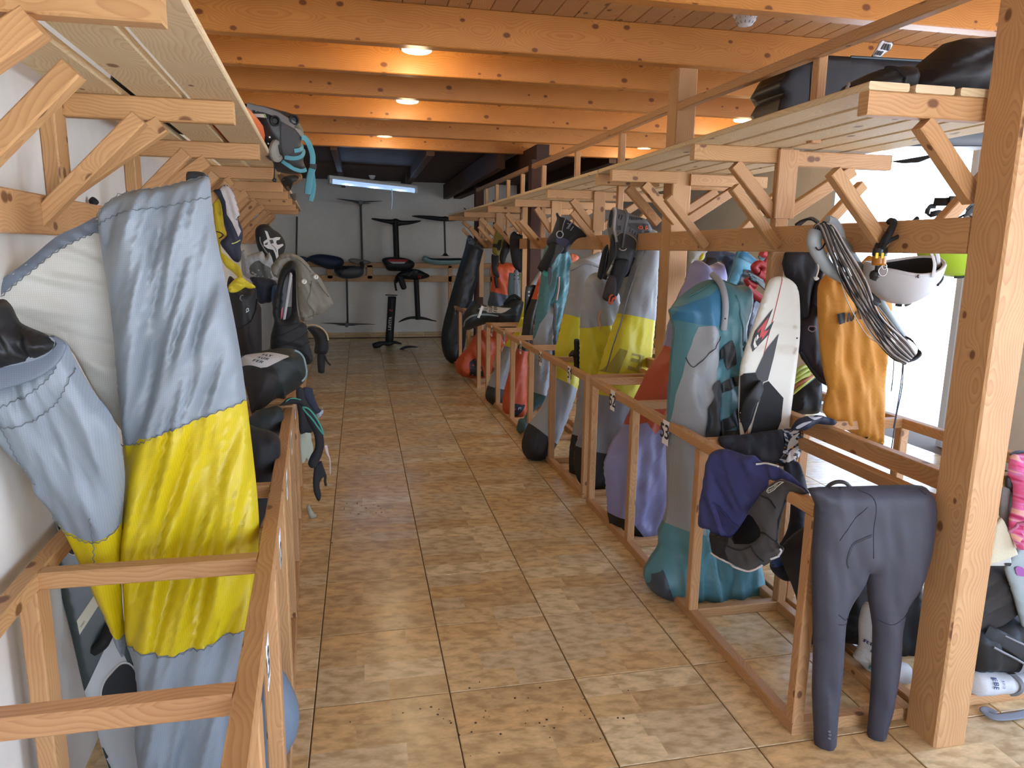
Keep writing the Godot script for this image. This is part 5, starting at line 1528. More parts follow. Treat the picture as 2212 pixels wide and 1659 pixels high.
func mid_right_bags():
	var up := Vector3(0.12, 0.05, 1)
	var grey := cloth(Color(0.31, 0.33, 0.355), 0.5, "rip")
	var yel := cloth(Color(0.62, 0.55, 0.02), 0.48, "rip")
	var base := cloth(Color(0.040, 0.040, 0.044), 0.6)
	var a := pieced("kite_bag", "grey and yellow kite bag bulging past the sill on its black base", "bag", ol([1232, 575, 1240, 566, 1262, 560, 1294, 575, 1300, 600, 1282, 640, 1266, 690, 1260, 760, 1248, 827, 1232, 880, 1213, 935, 1190, 979, 1168, 994, 1146, 994, 1131, 980, 1127, 957, 1138, 921, 1153, 902, 1174, 870, 1189, 827, 1199, 762, 1207, 725, 1218, 678, 1229, 624], 3), on_z(1200, 800, -3.02), up, 0.13, 0.13, [
		["grey_panel", pl([1100, 500, 1400, 500, 1400, 700, 1251, 689, 1215, 677, 1100, 660]), grey],
		["yellow_panel", pl([1100, 660, 1215, 677, 1251, 689, 1400, 700, 1400, 860, 1240, 838, 1190, 811, 1100, 790]), yel],
		["grey_panel", pl([1100, 790, 1190, 811, 1240, 838, 1400, 860, 1400, 1000, 1250, 985, 1190, 952, 1146, 916, 1100, 890]), grey],
		["black_base", pl([1050, 890, 1100, 890, 1146, 916, 1190, 952, 1250, 985, 1400, 1000, 1400, 1050, 1050, 1050]), base]], 0.016, Vector2(-0.2, 1), 0.10, 6.0, "kite bags in the right cubbies", 51)
	seam(a[1], "top_hem", ln([1231, 585, 1250, 572, 1270, 574, 1292, 582], 3), 0.004, paint(Color(0.16, 0.17, 0.18)), a[0], 0.002)
	patch(a[1], "black_mark", pl([1238, 740, 1246, 732, 1252, 733, 1252, 762, 1244, 764]), base, a[0], 0.005, 4.0)
	soft("pump_bag", "black pump with a curved handle between the grey yellow bags", "pump", "body", ol(cr(1080, 740, 6.144, [985, -40, 1050, -40, 1060, 60, 1055, 420, 990, 420, 975, 200, 920, 190, 920, 150, 960, 100, 985, 90]), 3), on_z(1246, 770, -2.75), up, 0.03, 0.03, cloth(Color(0.02, 0.02, 0.022), 0.6), 0.0, Vector2.DOWN, 0.05, 4.0)
	var b := pieced("kite_bag", "grey and yellow kite bag with an orange toggle cord behind post and rail", "bag", ol([1258, 640, 1263, 612, 1272, 596, 1290, 588, 1312, 598, 1332, 620, 1338, 675, 1334, 760, 1322, 850, 1312, 930, 1302, 1010, 1286, 1052, 1246, 1054, 1232, 1034, 1229, 992, 1234, 945, 1246, 880, 1252, 800, 1253, 700], 3), on_z(1285, 820, -2.62), up, 0.11, 0.12, [
		["grey_panel", pl([1200, 540, 1400, 540, 1400, 690, 1322, 699, 1254, 708, 1200, 712]), grey],
		["yellow_panel", pl([1200, 712, 1254, 708, 1322, 699, 1400, 690, 1400, 812, 1250, 812, 1200, 805]), yel],
		["grey_panel", pl([1200, 805, 1250, 812, 1400, 812, 1400, 955, 1320, 950, 1240, 938, 1200, 936]), grey],
		["black_base", pl([1200, 936, 1240, 938, 1320, 950, 1400, 955, 1400, 1100, 1200, 1100]), base]], 0.020, Vector2(0.2, 1), 0.09, 6.0, "kite bags in the right cubbies", 52)
	cord("toggle_cord", [b[1].at(Vector2(1283, 668), 0.012), b[1].at(Vector2(1280, 685), 0.012), b[1].at(Vector2(1283, 700), 0.012), b[1].at(Vector2(1282, 711), 0.012)], 0.006, paint(Color(0.66, 0.30, 0.18), 0.6), b[0])
	soft("kite", "pale grey kite cloth peaked behind the grey harness", "kite", "canopy", ol(cr(1150, 440, 5.924, [490, 790, 560, 740, 650, 700, 800, 640, 880, 620, 890, 760, 850, 960, 780, 900, 700, 850, 600, 800]), 2), on_z(1262, 560, -3.15), up, 0.04, 0.05, cloth(Color(0.42, 0.44, 0.46), 0.5, "rip"), 0.012, Vector2(1, -0.4), 0.06, 5.0)
	# the leaning bag with the number showing through
	b = pieced("kite_bag", "tall grey and yellow bag leaning beside the pine post, dark number on it", "bag", ol([1382, 498, 1398, 494, 1418, 503, 1420, 560, 1413, 690, 1405, 770, 1394, 850, 1376, 930, 1356, 990, 1330, 1040, 1306, 1062, 1268, 1060, 1242, 1022, 1244, 960, 1264, 918, 1282, 870, 1294, 800, 1312, 738, 1334, 676, 1352, 618, 1371, 548], 3), on_z(1350, 760, -2.30), up, 0.11, 0.12, [
		["grey_panel", pl([1200, 440, 1500, 440, 1500, 706, 1411, 693, 1332, 676, 1200, 650]), cloth(Color(0.26, 0.28, 0.30), 0.5, "rip")],
		["yellow_panel", pl([1200, 650, 1332, 676, 1411, 693, 1500, 706, 1500, 872, 1385, 860, 1285, 850, 1200, 842]), yel],
		["grey_panel", pl([1200, 842, 1285, 850, 1385, 860, 1500, 872, 1500, 1010, 1350, 985, 1240, 962, 1200, 950]), cloth(Color(0.24, 0.265, 0.31), 0.5, "rip")],
		["black_base", pl([1200, 950, 1240, 962, 1350, 985, 1500, 1010, 1500, 1120, 1200, 1120]), base]], 0.012, Vector2(-0.25, 1), 0.11, 6.0, "kite bags in the right cubbies", 53)
	var shade := cloth(Color(0.30, 0.26, 0.02), 0.5, "rip")
	for q in [[1660, 120, 1822, 160, 1745, 372, 1592, 332, 1604, 282, 1702, 312, 1734, 248, 1640, 226, 1655, 180, 1742, 205, 1757, 170, 1652, 150], [1502, 58, 1592, 90, 1482, 385, 1312, 372, 1404, 235]]:
		patch(b[1], "number", pl(cr(1080, 740, 6.144, q)), shade, b[0], 0.004, 4.0)
	strap(b[1], "side_piping", ln([1392, 500, 1374, 560, 1354, 625, 1336, 685, 1316, 745, 1300, 800], 3), 0.012, cloth(Color(0.14, 0.15, 0.16), 0.6), b[0], 0.003)
	seam(b[1], "top_hem", ln([1379, 515, 1398, 517, 1419, 522], 3), 0.004, paint(Color(0.12, 0.13, 0.14)), b[0], 0.002)

func hung_harnesses():
	var black := cloth(Color(0.020, 0.020, 0.023), 0.75)
	var up := Vector3(-0.2, 0.05, 1)
	# navy and black seat harness on the peg
	var a := soft("harness", "black and navy kite harness hanging on a bracket before the teal bag", "harness", "back_pad", ol(cr(1150, 440, 5.924, [300, 130, 325, 118, 350, 160, 420, 185, 500, 235, 600, 310, 700, 370, 724, 400, 700, 425, 600, 440, 540, 480, 480, 560, 440, 620, 380, 640, 300, 600, 230, 560, 185, 520, 190, 450, 250, 370, 290, 260, 312, 190]), 3), on_z(1215, 505, -3.45), up, 0.04, 0.05, cloth(Color(0.035, 0.038, 0.062), 0.6), 0.006, Vector2(0.5, 1), 0.06, 4.0)
	patch(a[1], "dark_centre", pl(cr(1150, 440, 5.924, [340, 170, 500, 250, 620, 340, 660, 380, 500, 420, 460, 470, 380, 440, 330, 390, 340, 280])), black, a[0], 0.004, 4.0)
	patch(a[1], "navy_pocket", ol(cr(1150, 440, 5.924, [310, 425, 380, 440, 465, 480, 440, 530, 400, 555, 330, 520, 300, 480])), cloth(Color(0.05, 0.06, 0.13), 0.6), a[0], 0.012, 4.0)
	for q in [[420, 190, 385, 290, 370, 385], [500, 235, 450, 330], [520, 295, 480, 350], [440, 260, 470, 270, 430, 325]]:
		seam(a[1], "webbing_line", ln(cr(1150, 440, 5.924, q), 3), 0.004, paint(Color(0.22, 0.23, 0.25), 0.5), a[0], 0.008, 4.0)
	var mb := MB.new()
	var rc: Vector3 = a[1].at(Vector2(1150 + 345 / 5.924, 440 + 400 / 5.924), 0.015)
	var ring := PackedVector3Array()
	for k in 17: ring.append(rc + (Vector3.RIGHT * cos(TAU * k / 16) + Vector3.UP * sin(TAU * k / 16)) * 0.028)
	tube(mb, ring, 0.005, 6)
	put("metal_ring", mb, paint(Color(0.5, 0.5, 0.5), 0.3, 0.8), a[0])
	var f := puff(ol(cr(1150, 440, 5.924, [240, 500, 310, 500, 330, 560, 290, 640, 240, 790, 200, 870, 130, 880, 68, 830, 75, 790, 150, 660])), on_z(1180, 550, -3.42), up, 0.03, 0.04)
	body(f, "leg_pad", black, a[0], 4.0)
	patch(f, "green_label", pl(cr(1150, 440, 5.924, [140, 850, 200, 880, 190, 930, 130, 910])), paint(Color(0.06, 0.33, 0.28), 0.6), a[0], 0.01, 4.0)
	var f2 := puff(ol(cr(1150, 440, 5.924, [140, 852, 205, 880, 185, 935, 132, 908])), on_z(1178, 590, -3.40), up, 0.004, 0.006)
	body(f2, "green_label", paint(Color(0.06, 0.33, 0.28), 0.6), a[0], 4.0)
	f2 = puff(ol(cr(1150, 440, 5.924, [305, 520, 400, 560, 380, 620, 330, 660, 270, 760, 250, 800, 250, 960, 225, 1032, 205, 1030, 205, 900, 240, 760, 280, 640])), on_z(1195, 570, -3.38), up, 0.012, 0.015)
	body(f2, "webbing", cloth(Color(0.085, 0.09, 0.10), 0.7), a[0], 4.0)
	f2 = puff(ol(cr(1150, 440, 5.924, [205, 830, 250, 850, 252, 955, 228, 1032, 205, 1030])), on_z(1189, 605, -3.36), up, 0.010, 0.01)
	body(f2, "strap_end", cloth(Color(0.13, 0.15, 0.20), 0.6), a[0], 4.0)
	# the grey waist harness
	var o := ol(cr(1150, 440, 5.924, [1000, 90, 1045, 45, 1110, 70, 1185, 85, 1240, 120, 1380, 175, 1470, 220, 1520, 300, 1530, 350, 1450, 420, 1390, 480, 1330, 590, 1300, 680, 1262, 800, 1215, 900, 1160, 960, 1060, 1000, 1000, 960, 950, 900, 980, 760, 1000, 560, 975, 400, 955, 290, 970, 200]), 3)
	a = soft("harness", "grey padded kite harness with orange buckle hanging under the middle shelf", "harness", "back_pad", o, on_z(1355, 540, -2.36), up, 0.06, 0.06, cloth(Color(0.17, 0.17, 0.185), 0.6), 0.006, Vector2(0.4, 1), 0.06, 4.0)
	f = a[1]
	patch(f, "dark_back", ol(cr(1150, 440, 5.924, [1050, 420, 1130, 375, 1230, 410, 1300, 470, 1318, 530, 1300, 620, 1240, 760, 1180, 900, 1090, 950, 1040, 800, 1065, 600])), cloth(Color(0.065, 0.062, 0.062), 0.65), a[0], 0.006, 4.0)
	patch(f, "dark_wing", pl(cr(1150, 440, 5.924, [1205, 262, 1260, 255, 1460, 265, 1470, 330, 1400, 440, 1340, 380, 1220, 295])), cloth(Color(0.075, 0.075, 0.082), 0.6), a[0], 0.006, 4.0)
	seam(f, "orange_mark", ln(cr(1150, 440, 5.924, [1335, 310, 1360, 295, 1385, 315, 1365, 335, 1340, 325, 1335, 308]), 3), 0.0035, paint(Color(0.65, 0.10, 0.05)), a[0], 0.010, 3.0)
	patch(f, "orange_mark", pl(cr(1150, 440, 5.924, [1352, 308, 1366, 308, 1366, 322, 1352, 322])), paint(Color(0.65, 0.10, 0.05)), a[0], 0.010, 3.0)
	seam(f, "orange_mark", pl(cr(1150, 440, 5.924, [1425, 345, 1425, 300, 1445, 300, 1447, 325, 1428, 330])), 0.004, paint(Color(0.65, 0.10, 0.05)), a[0], 0.010, 3.0)
	for q in [[1215, 170, 1205, 205], [1240, 172, 1230, 212], [1265, 178, 1258, 216], [1290, 180, 1283, 216], [1315, 182, 1310, 216], [1340, 184, 1338, 212], [1365, 186, 1365, 210], [1385, 190, 1388, 212], [1095, 150, 1085, 200], [1130, 155, 1115, 215], [1240, 330, 1225, 370], [1270, 350, 1255, 390], [1300, 370, 1285, 410], [1330, 395, 1318, 430], [1080, 290, 1078, 350], [1105, 290, 1102, 345]]:
		seam(f, "ribbed_seam", ln(cr(1150, 440, 5.924, q), 2), 0.004, paint(Color(0.07, 0.07, 0.08), 0.8), a[0], 0.001, 4.0)
	for q in [[1050, 430, 1125, 378, 1235, 412, 1305, 475, 1320, 535, 1305, 625]]:
		seam(f, "tan_piping", ln(cr(1150, 440, 5.924, q), 4), 0.004, paint(Color(0.30, 0.24, 0.15), 0.7), a[0], 0.007, 4.0)
	var f3 := puff(ol(cr(1150, 440, 5.924, [1005, 410, 1035, 395, 1055, 440, 1062, 560, 1050, 700, 1020, 820, 980, 900, 950, 915, 935, 880, 965, 780, 985, 600])), on_z(1320, 550, -2.30), up, 0.03, 0.03)
	body(f3, "black_side", black, a[0], 4.0)
	patch(f3, "tan_edge", pl(cr(1150, 440, 5.924, [1045, 700, 1070, 700, 1000, 870, 950, 940, 935, 900])), cloth(Color(0.36, 0.30, 0.20), 0.8), a[0], 0.003, 4.0)
	f3 = puff(ol(cr(1150, 440, 5.924, [1000, 90, 1025, 80, 1032, 150, 1018, 260, 995, 310, 975, 280, 980, 170])), on_z(1318, 470, -2.28), up, 0.015, 0.015)
	body(f3, "black_opening", black, a[0], 4.0)
	strap(f, "pale_edge", ln(cr(1150, 440, 5.924, [1042, 60, 1050, 120, 1035, 230, 1030, 330, 1045, 400, 1060, 500]), 4), 0.018, cloth(Color(0.50, 0.47, 0.45), 0.7), a[0], 0.008, 0.3)
	# straps and belt ends below it
	f3 = puff(ol(cr(1150, 440, 5.924, [960, 520, 975, 560, 960, 640, 900, 950, 835, 940, 840, 860, 900, 600])), on_z(1306, 560, -2.42), up, 0.02, 0.02)
	body(f3, "black_flap", black, a[0], 4.0)
	f3 = puff(ol(cr(1150, 440, 5.924, [835, 940, 840, 870, 900, 600, 955, 530, 985, 600, 990, 800, 960, 965, 900, 962])), on_z(1306, 570, -2.44), up, 0.02, 0.02)
	body(f3, "black_flap", cloth(Color(0.045, 0.05, 0.058), 0.6), a[0], 4.0)
	f3 = puff(ol(cr(1150, 440, 5.924, [1040, 720, 1130, 700, 1230, 720, 1225, 800, 1170, 950, 1100, 1150, 1070, 1190, 1010, 1170, 960, 1050, 990, 900])), on_z(1335, 590, -2.30), up, 0.03, 0.03)
	body(f3, "leg_strap", black, a[0], 4.0)
	f3 = puff(ol(cr(1150, 440, 5.924, [975, 930, 1060, 940, 1080, 1060, 1060, 1200, 1040, 1255, 960, 1250, 902, 1215, 905, 1150])), on_z(1318, 625, -2.26), up, 0.018, 0.02)
	body(f3, "belt_end", cloth(Color(0.060, 0.045, 0.048), 0.65), a[0], 4.0)
	cord("orange_buckle", [f3.at(Vector2(1150 + 1020 / 5.924, 440 + 1165 / 5.924), 0.01), f3.at(Vector2(1150 + 985 / 5.924, 440 + 1190 / 5.924), 0.01), f3.at(Vector2(1150 + 975 / 5.924, 440 + 1265 / 5.924), 0.012), f3.at(Vector2(1150 + 1002 / 5.924, 440 + 1275 / 5.924), 0.012), f3.at(Vector2(1150 + 1025 / 5.924, 440 + 1210 / 5.924), 0.012), f3.at(Vector2(1150 + 1050 / 5.924, 440 + 1220 / 5.924), 0.012), f3.at(Vector2(1150 + 1060 / 5.924, 440 + 1180 / 5.924), 0.012)], 0.007, paint(Color(0.62, 0.09, 0.03), 0.5), a[0])
	cord("spreader_cord", [f.at(Vector2(1150 + 1185 / 5.924, 440 + 90 / 5.924), 0.012), f.at(Vector2(1150 + 1190 / 5.924, 440 + 170 / 5.924), 0.02), f.at(Vector2(1150 + 1160 / 5.924, 440 + 350 / 5.924), 0.02), f.at(Vector2(1150 + 1145 / 5.924, 440 + 480 / 5.924), 0.02), f.at(Vector2(1150 + 1130 / 5.924, 440 + 570 / 5.924), 0.012)], 0.009, paint(Color(0.13, 0.135, 0.14), 0.6), a[0])
	mb = MB.new()
	ring = PackedVector3Array()
	rc = f.at(Vector2(1150 + 1135 / 5.924, 440 + 575 / 5.924), 0.014)
	for k in 11: ring.append(rc + (Vector3.RIGHT * cos(PI * k / 10) * 0.026 - Vector3.UP * sin(PI * k / 10) * 0.016))
	tube(mb, ring, 0.004, 6)
	put("metal_ring", mb, paint(Color(0.5, 0.46, 0.42), 0.35, 0.7), a[0])
	f3 = puff(ol(cr(1150, 440, 5.924, [1400, 180, 1480, 220, 1525, 290, 1535, 345, 1500, 345, 1480, 280, 1430, 230])), on_z(1398, 485, -2.42), up, 0.012, 0.015)
	body(f3, "black_buckle", black, a[0], 4.0)
	cord("waist_strap", [f.at(Vector2(1150 + 1300 / 5.924, 440 + 690 / 5.924), 0.0), f.flat_at(Vector2(1150 + 1240 / 5.924, 440 + 880 / 5.924)), f.flat_at(Vector2(1150 + 1175 / 5.924, 440 + 925 / 5.924))], 0.012, black, a[0])
	# far ones: yellow and black, a black seat, a navy neoprene cover
	a = soft("harness", "yellow and black harness hanging on the far brackets", "harness", "pad", ol(cr(1030, 480, 6.9125, [250, 260, 275, 150, 300, 120, 330, 170, 400, 190, 415, 240, 380, 380, 340, 510, 290, 500, 235, 460, 232, 380]), 3), on_z(1077, 530, -6.4), up, 0.03, 0.04, cloth(Color(0.24, 0.19, 0.04), 0.7), 0.004, Vector2.DOWN, 0.06, 3.5)
	patch(a[1], "dark_band", pl(cr(1030, 480, 6.9125, [235, 320, 300, 330, 330, 270, 370, 265, 350, 420, 310, 425, 300, 385, 240, 375])), cloth(Color(0.03, 0.03, 0.032), 0.7), a[0], 0.006, 3.5)
	f3 = puff(ol(cr(1030, 480, 6.9125, [222, 480, 280, 500, 330, 510, 325, 640, 300, 680, 335, 790, 330, 825, 290, 820, 240, 770, 220, 640])), on_z(1068, 570, -6.38), up, 0.02, 0.03)
	body(f3, "leg_strap", black, a[0], 3.5)
	cord("strap_end", zs([1070, 598, -6.36, 1071, 610, -6.36, 1074, 622, -6.36]), 0.02, black, a[0])
	soft("harness", "black seat harness between the yellow one and the navy cover", "harness", "seat", ol(cr(1030, 480, 6.9125, [400, 130, 450, 180, 470, 230, 495, 260, 490, 420, 450, 500, 415, 610, 375, 625, 340, 580, 340, 480, 390, 330, 415, 220]), 3), on_z(1090, 535, -6.25), up, 0.05, 0.05, black, 0.006, Vector2.DOWN, 0.06, 3.5)
	soft("board_cover", "navy neoprene cover hanging beside the dark stained post", "cover", "cover", ol(cr(1030, 480, 6.9125, [500, 200, 540, 145, 570, 140, 610, 175, 660, 180, 705, 200, 706, 720, 690, 750, 620, 745, 575, 700, 530, 620, 505, 480, 490, 340]), 3), on_z(1117, 545, -5.80), up, 0.05, 0.06, cloth(Color(0.022, 0.024, 0.040), 0.75), 0.006, Vector2.DOWN, 0.08, 4.0)

func near_right_bags():
	var lav := cloth(Color(0.27, 0.27, 0.49), 0.45, "rip")
	var o := ol([1484, 600, 1492, 572, 1508, 562, 1530, 574, 1552, 566, 1562, 585, 1560, 620, 1530, 660, 1498, 700, 1470, 770, 1456, 870, 1448, 940, 1448, 1096, 1436, 1141, 1430, 1184, 1392, 1184, 1340, 1166, 1318, 1142, 1309, 1050, 1306, 1006, 1324, 956, 1348, 920, 1371, 864, 1404, 796, 1435, 747, 1445, 702, 1467, 640], 3)
	var a := pieced("kite_bag", "lavender and orange kite bag with a black base behind the number 53", "bag", o, on_z(1410, 900, -1.48), Vector3(0.05, 0.05, 1), 0.15, 0.14, [
		["lavender_panel", pl([1200, 500, 1600, 500, 1600, 768, 1452, 758, 1435, 745, 1200, 720]), lav],
		["orange_panel", pl([1200, 720, 1435, 745, 1452, 758, 1600, 768, 1600, 880, 1450, 872, 1420, 902, 1392, 930, 1378, 904, 1350, 916, 1200, 880]), cloth(Color(0.46, 0.075, 0.025), 0.45, "rip")],
		["lavender_panel", pl([1200, 880, 1350, 916, 1378, 904, 1392, 930, 1420, 902, 1450, 872, 1600, 880, 1600, 1140, 1440, 1136, 1370, 1146, 1345, 1110, 1310, 1106, 1200, 1100]), lav],
		["black_base", pl([1200, 1100, 1310, 1106, 1345, 1110, 1370, 1146, 1440, 1136, 1600, 1140, 1600, 1250, 1200, 1250]), cloth(Color(0.030, 0.032, 0.038), 0.6)]], 0.020, Vector2(-0.2, 1), 0.10, 7.0, "kite bags in the right cubbies", 61)
	cord("toggle_cord", [a[1].at(Vector2(1462, 760), 0.02), a[1].at(Vector2(1455, 790), 0.02), a[1].at(Vector2(1446, 815), 0.02), a[1].at(Vector2(1438, 852), 0.02)], 0.006, paint(Color(0.66, 0.42, 0.32), 0.6), a[0])
	# kites beyond the middle of the island
	var nb := Vector3(0.05, 0.05, 1)
	var k := soft("kite", "lavender kite tips with black ends below the hanging beam", "kite", "canopy", pl(cr(1460, 520, 6.914, [190, 620, 180, 480, 230, 350, 270, 310, 340, 390, 500, 470, 575, 370, 640, 330, 720, 350, 690, 600, 600, 680, 400, 720, 250, 700])), on_z(1515, 585, -1.62), nb, 0.02, 0.03, cloth(Color(0.32, 0.30, 0.58), 0.45, "rip"), 0.006, Vector2(0.2, 1), 0.06, 5.0)
	for q in [[255, 330, 300, 300, 350, 305, 372, 350, 358, 410, 300, 370], [600, 400, 625, 325, 670, 315, 722, 350, 690, 440, 620, 545, 585, 440]]:
		patch(k[1], "black_tip", ol(cr(1460, 520, 6.914, q)), cloth(Color(0.035, 0.035, 0.045), 0.5), k[0], 0.006, 4.0)
	k = soft("kite_bag", "dark blue bag beyond the island below the hanging beam", "bag", "bag", ol(cr(1460, 520, 6.914, [375, 380, 440, 240, 480, 150, 700, 140, 895, 200, 890, 260, 770, 640, 720, 650, 690, 580, 720, 350, 600, 320, 500, 470]), 2), on_z(1560, 575, -1.9), nb, 0.06, 0.08, cloth(Color(0.055, 0.075, 0.13), 0.5, "rip"), 0.015, Vector2(-0.3, 1), 0.06, 5.0)
	patch(k[1], "brown_patch", pl(cr(1460, 520, 6.914, [380, 380, 440, 250, 520, 260, 590, 340, 500, 470])), cloth(Color(0.045, 0.038, 0.040), 0.6), k[0], 0.006, 5.0)
	k = soft("kite", "light blue and black kite folded beyond the island, blue upper edge", "kite", "canopy", ol(cr(1460, 520, 6.914, [770, 660, 820, 480, 880, 240, 920, 150, 1050, 160, 1200, 280, 1440, 440, 1460, 520, 1300, 600, 1050, 640, 1000, 690, 880, 700]), 2), on_z(1610, 580, -1.75), nb, 0.04, 0.06, cloth(Color(0.10, 0.32, 0.46), 0.45, "rip"), 0.010, Vector2(1, 0.5), 0.07, 5.0)
	patch(k[1], "black_panel", pl(cr(1460, 520, 6.914, [955, 430, 1040, 440, 1300, 500, 1300, 640, 1000, 720, 860, 720])), cloth(Color(0.018, 0.022, 0.034), 0.5), k[0], 0.005, 5.0)
	patch(k[1], "blue_edge", pl(cr(1460, 520, 6.914, [870, 240, 900, 120, 1060, 120, 1480, 440, 1480, 560, 1250, 470, 1050, 330])), cloth(Color(0.035, 0.16, 0.26), 0.45, "rip"), k[0], 0.004, 5.0)
	k = soft("kite", "slate blue kite hanging behind the white board beyond the island", "kite", "canopy", ol(cr(1460, 520, 6.914, [1040, 760, 1200, 780, 1290, 850, 1280, 950, 1210, 1100, 1120, 1350, 1060, 1470, 975, 1590, 960, 1500, 1000, 1200, 1030, 900]), 2), on_z(1618, 680, -1.0), nb, 0.04, 0.05, cloth(Color(0.10, 0.125, 0.18), 0.45, "rip"), 0.014, Vector2(-0.4, 1), 0.05, 5.0)
	soft("gear_bag", "white and yellow bag glimpsed beside the middle pine post", "bag", "bag", ol(cr(1460, 520, 6.914, [200, 180, 230, 140, 460, 140, 440, 240, 400, 290, 350, 300, 260, 300, 200, 420]), 2), on_z(1508, 555, -2.4), nb, 0.04, 0.05, cloth(Color(0.50, 0.50, 0.44), 0.7), 0.008, Vector2.DOWN, 0.06, 5.0)
	soft("cloth", "small yellow cloth glimpsed below the beam beside the middle pine post", "cloth", "cloth", ol(cr(1460, 520, 6.914, [350, 250, 370, 210, 410, 180, 412, 240, 385, 290, 345, 290])), on_z(1515, 553, -2.25), nb, 0.02, 0.02, cloth(Color(0.75, 0.65, 0.03), 0.7), 0.004, Vector2.DOWN, 0.06, 4.0)
	# red control bars with wound lines
	var r := thing("control_bar", "control bar with red grips and grey wound lines above the teal bag", "control bar", on_z(1650, 600, -0.9))
	var red := paint(Color(0.42, 0.025, 0.03), 0.5)
	var gl := [paint(Color(0.15, 0.17, 0.18), 0.6), paint(Color(0.09, 0.11, 0.12), 0.6), paint(Color(0.10, 0.18, 0.21), 0.6)]
	cord("red_grip", zs([1636, 588, -0.95, 1629, 577, -0.95, 1640, 570, -0.95, 1652, 580, -0.95, 1640, 592, -0.95]), 0.020, red, r, 8)
	cord("red_grip", zs([1636, 592, -0.95, 1652, 600, -0.95, 1668, 601, -0.95]), 0.028, red, r, 8)
	cord("red_grip", zs([1612, 602, -0.92, 1618, 612, -0.92, 1632, 618, -0.92]), 0.018, red, r, 8)
	cord("red_grip", zs([1612, 618, -0.92, 1624, 632, -0.92, 1646, 647, -0.92]), 0.022, red, r, 8)
	for j in 14:
		var d := j * 2.6 - 16.0
		cord("wound_line", zs([1620 + d * 0.35, 596 + d * 0.55, -0.93 + 0.02 * (j % 3), 1634 + d * 0.4, 604 + d * 0.62, -0.90 - 0.015 * (j % 2), 1652 + d * 0.3, 617 + d * 0.7, -0.93]), 0.005, gl[j % 3], r, 5, 4)
	var r2 := thing("control_bar", "control bar with a red grip and grey lines, half behind the stud", "control bar", on_z(1665, 565, -1.3))
	cord("red_grip", zs([1645, 547, -1.3, 1662, 556, -1.3, 1684, 567, -1.3]), 0.028, red, r2, 8)
	for j in 12:
		cord("wound_line", zs([1638 + j * 0.5, 553 + j * 1.6, -1.3 + 0.02 * (j % 3), 1655, 560 + j * 1.7, -1.28 - 0.015 * (j % 2), 1680, 572 + j * 1.7, -1.3]), 0.006, gl[j % 3], r2, 5, 4)
	cord("red_tie", zs([1660, 555, -1.25, 1655, 562, -1.23, 1647, 572, -1.25]), 0.010, red, r2, 6)
	# the big teal bag
	var teal := cloth(Color(0.085, 0.235, 0.275), 0.45, "rip", 0.2)
	o = ol([1448, 672, 1452, 663, 1472, 639, 1505, 614, 1541, 603, 1580, 616, 1610, 620, 1611, 671, 1603, 725, 1607, 769, 1598, 808, 1603, 870, 1608, 930, 1601, 1000, 1606, 1080, 1620, 1160, 1636, 1230, 1643, 1277, 1634, 1328, 1616, 1346, 1582, 1353, 1540, 1341, 1509, 1322, 1470, 1308, 1428, 1290, 1410, 1278, 1395, 1260, 1394, 1232, 1410, 1204, 1426, 1180, 1426, 1150, 1444, 1096, 1443, 939, 1447, 850, 1453, 760, 1458, 712], 3)
	a = pieced("kite_bag", "big teal and grey kite bag with black block letters beside the white board", "bag", o, on_z(1530, 950, -0.70), Vector3(0.05, 0.10, 1), 0.15, 0.13, [
		["teal_panel", pl([1300, 500, 1700, 500, 1700, 1420, 1545, 1420, 1545, 1300, 1488, 1300, 1488, 1136, 1495, 975, 1506, 935, 1510, 860, 1515, 780, 1520, 728, 1508, 702, 1482, 706, 1466, 760, 1450, 850, 1441, 940, 1300, 940]), teal],
		["grey_panel", pl([1300, 940, 1441, 940, 1450, 850, 1466, 760, 1482, 706, 1508, 702, 1520, 728, 1515, 780, 1510, 860, 1506, 935, 1495, 975, 1488, 1136, 1449, 1130, 1300, 1110]), cloth(Color(0.30, 0.315, 0.325), 0.5, "rip")],
		["teal_panel", pl([1300, 1110, 1449, 1130, 1488, 1136, 1488, 1300, 1545, 1300, 1545, 1420, 1300, 1420]), teal]], 0.024, Vector2(0.05, 1), 0.10, 7.0, "kite bags in the right cubbies", 71)
	var f: Puff = a[1]
	var ink := cloth(Color(0.030, 0.036, 0.042), 0.5, "rip")
	for q in [[330, 985, 402, 920, 432, 1062, 384, 1096, 364, 1025, 336, 1042], [326, 1190, 380, 1145, 450, 1128, 461, 1180, 400, 1196, 350, 1225, 320, 1262], [338, 1392, 450, 1290, 486, 1360, 425, 1402, 360, 1440, 490, 1418, 492, 1482, 325, 1505]]:
		patch(f, "black_letter", pl(cr(1400, 400, 2.766, q)), ink, a[0], 0.012, 4.0)
	patch(f, "black_curve", ol(cr(1400, 400, 2.766, [325, 1150, 285, 1190, 290, 1250, 255, 1340, 243, 1420, 250, 1500, 300, 1500, 310, 1420, 330, 1330, 326, 1230])), ink, a[0], 0.012, 4.0)
	patch(f, "lit_lining", pl([1452, 664, 1505, 640, 1525, 625, 1523, 700, 1510, 705, 1478, 700, 1450, 690]), cloth(Color(0.035, 0.17, 0.30), 0.5, "rip"), a[0], 0.004, 6.0)
	seam(f, "stitching", ln([1475, 642, 1505, 622, 1540, 606, 1580, 618], 4), 0.004, paint(Color(0.04, 0.13, 0.12)), a[0], 0.003)
	seam(f, "stitching", ln([1548, 640, 1560, 680, 1575, 730, 1590, 790], 4), 0.004, paint(Color(0.05, 0.16, 0.18)), a[0], 0.002)
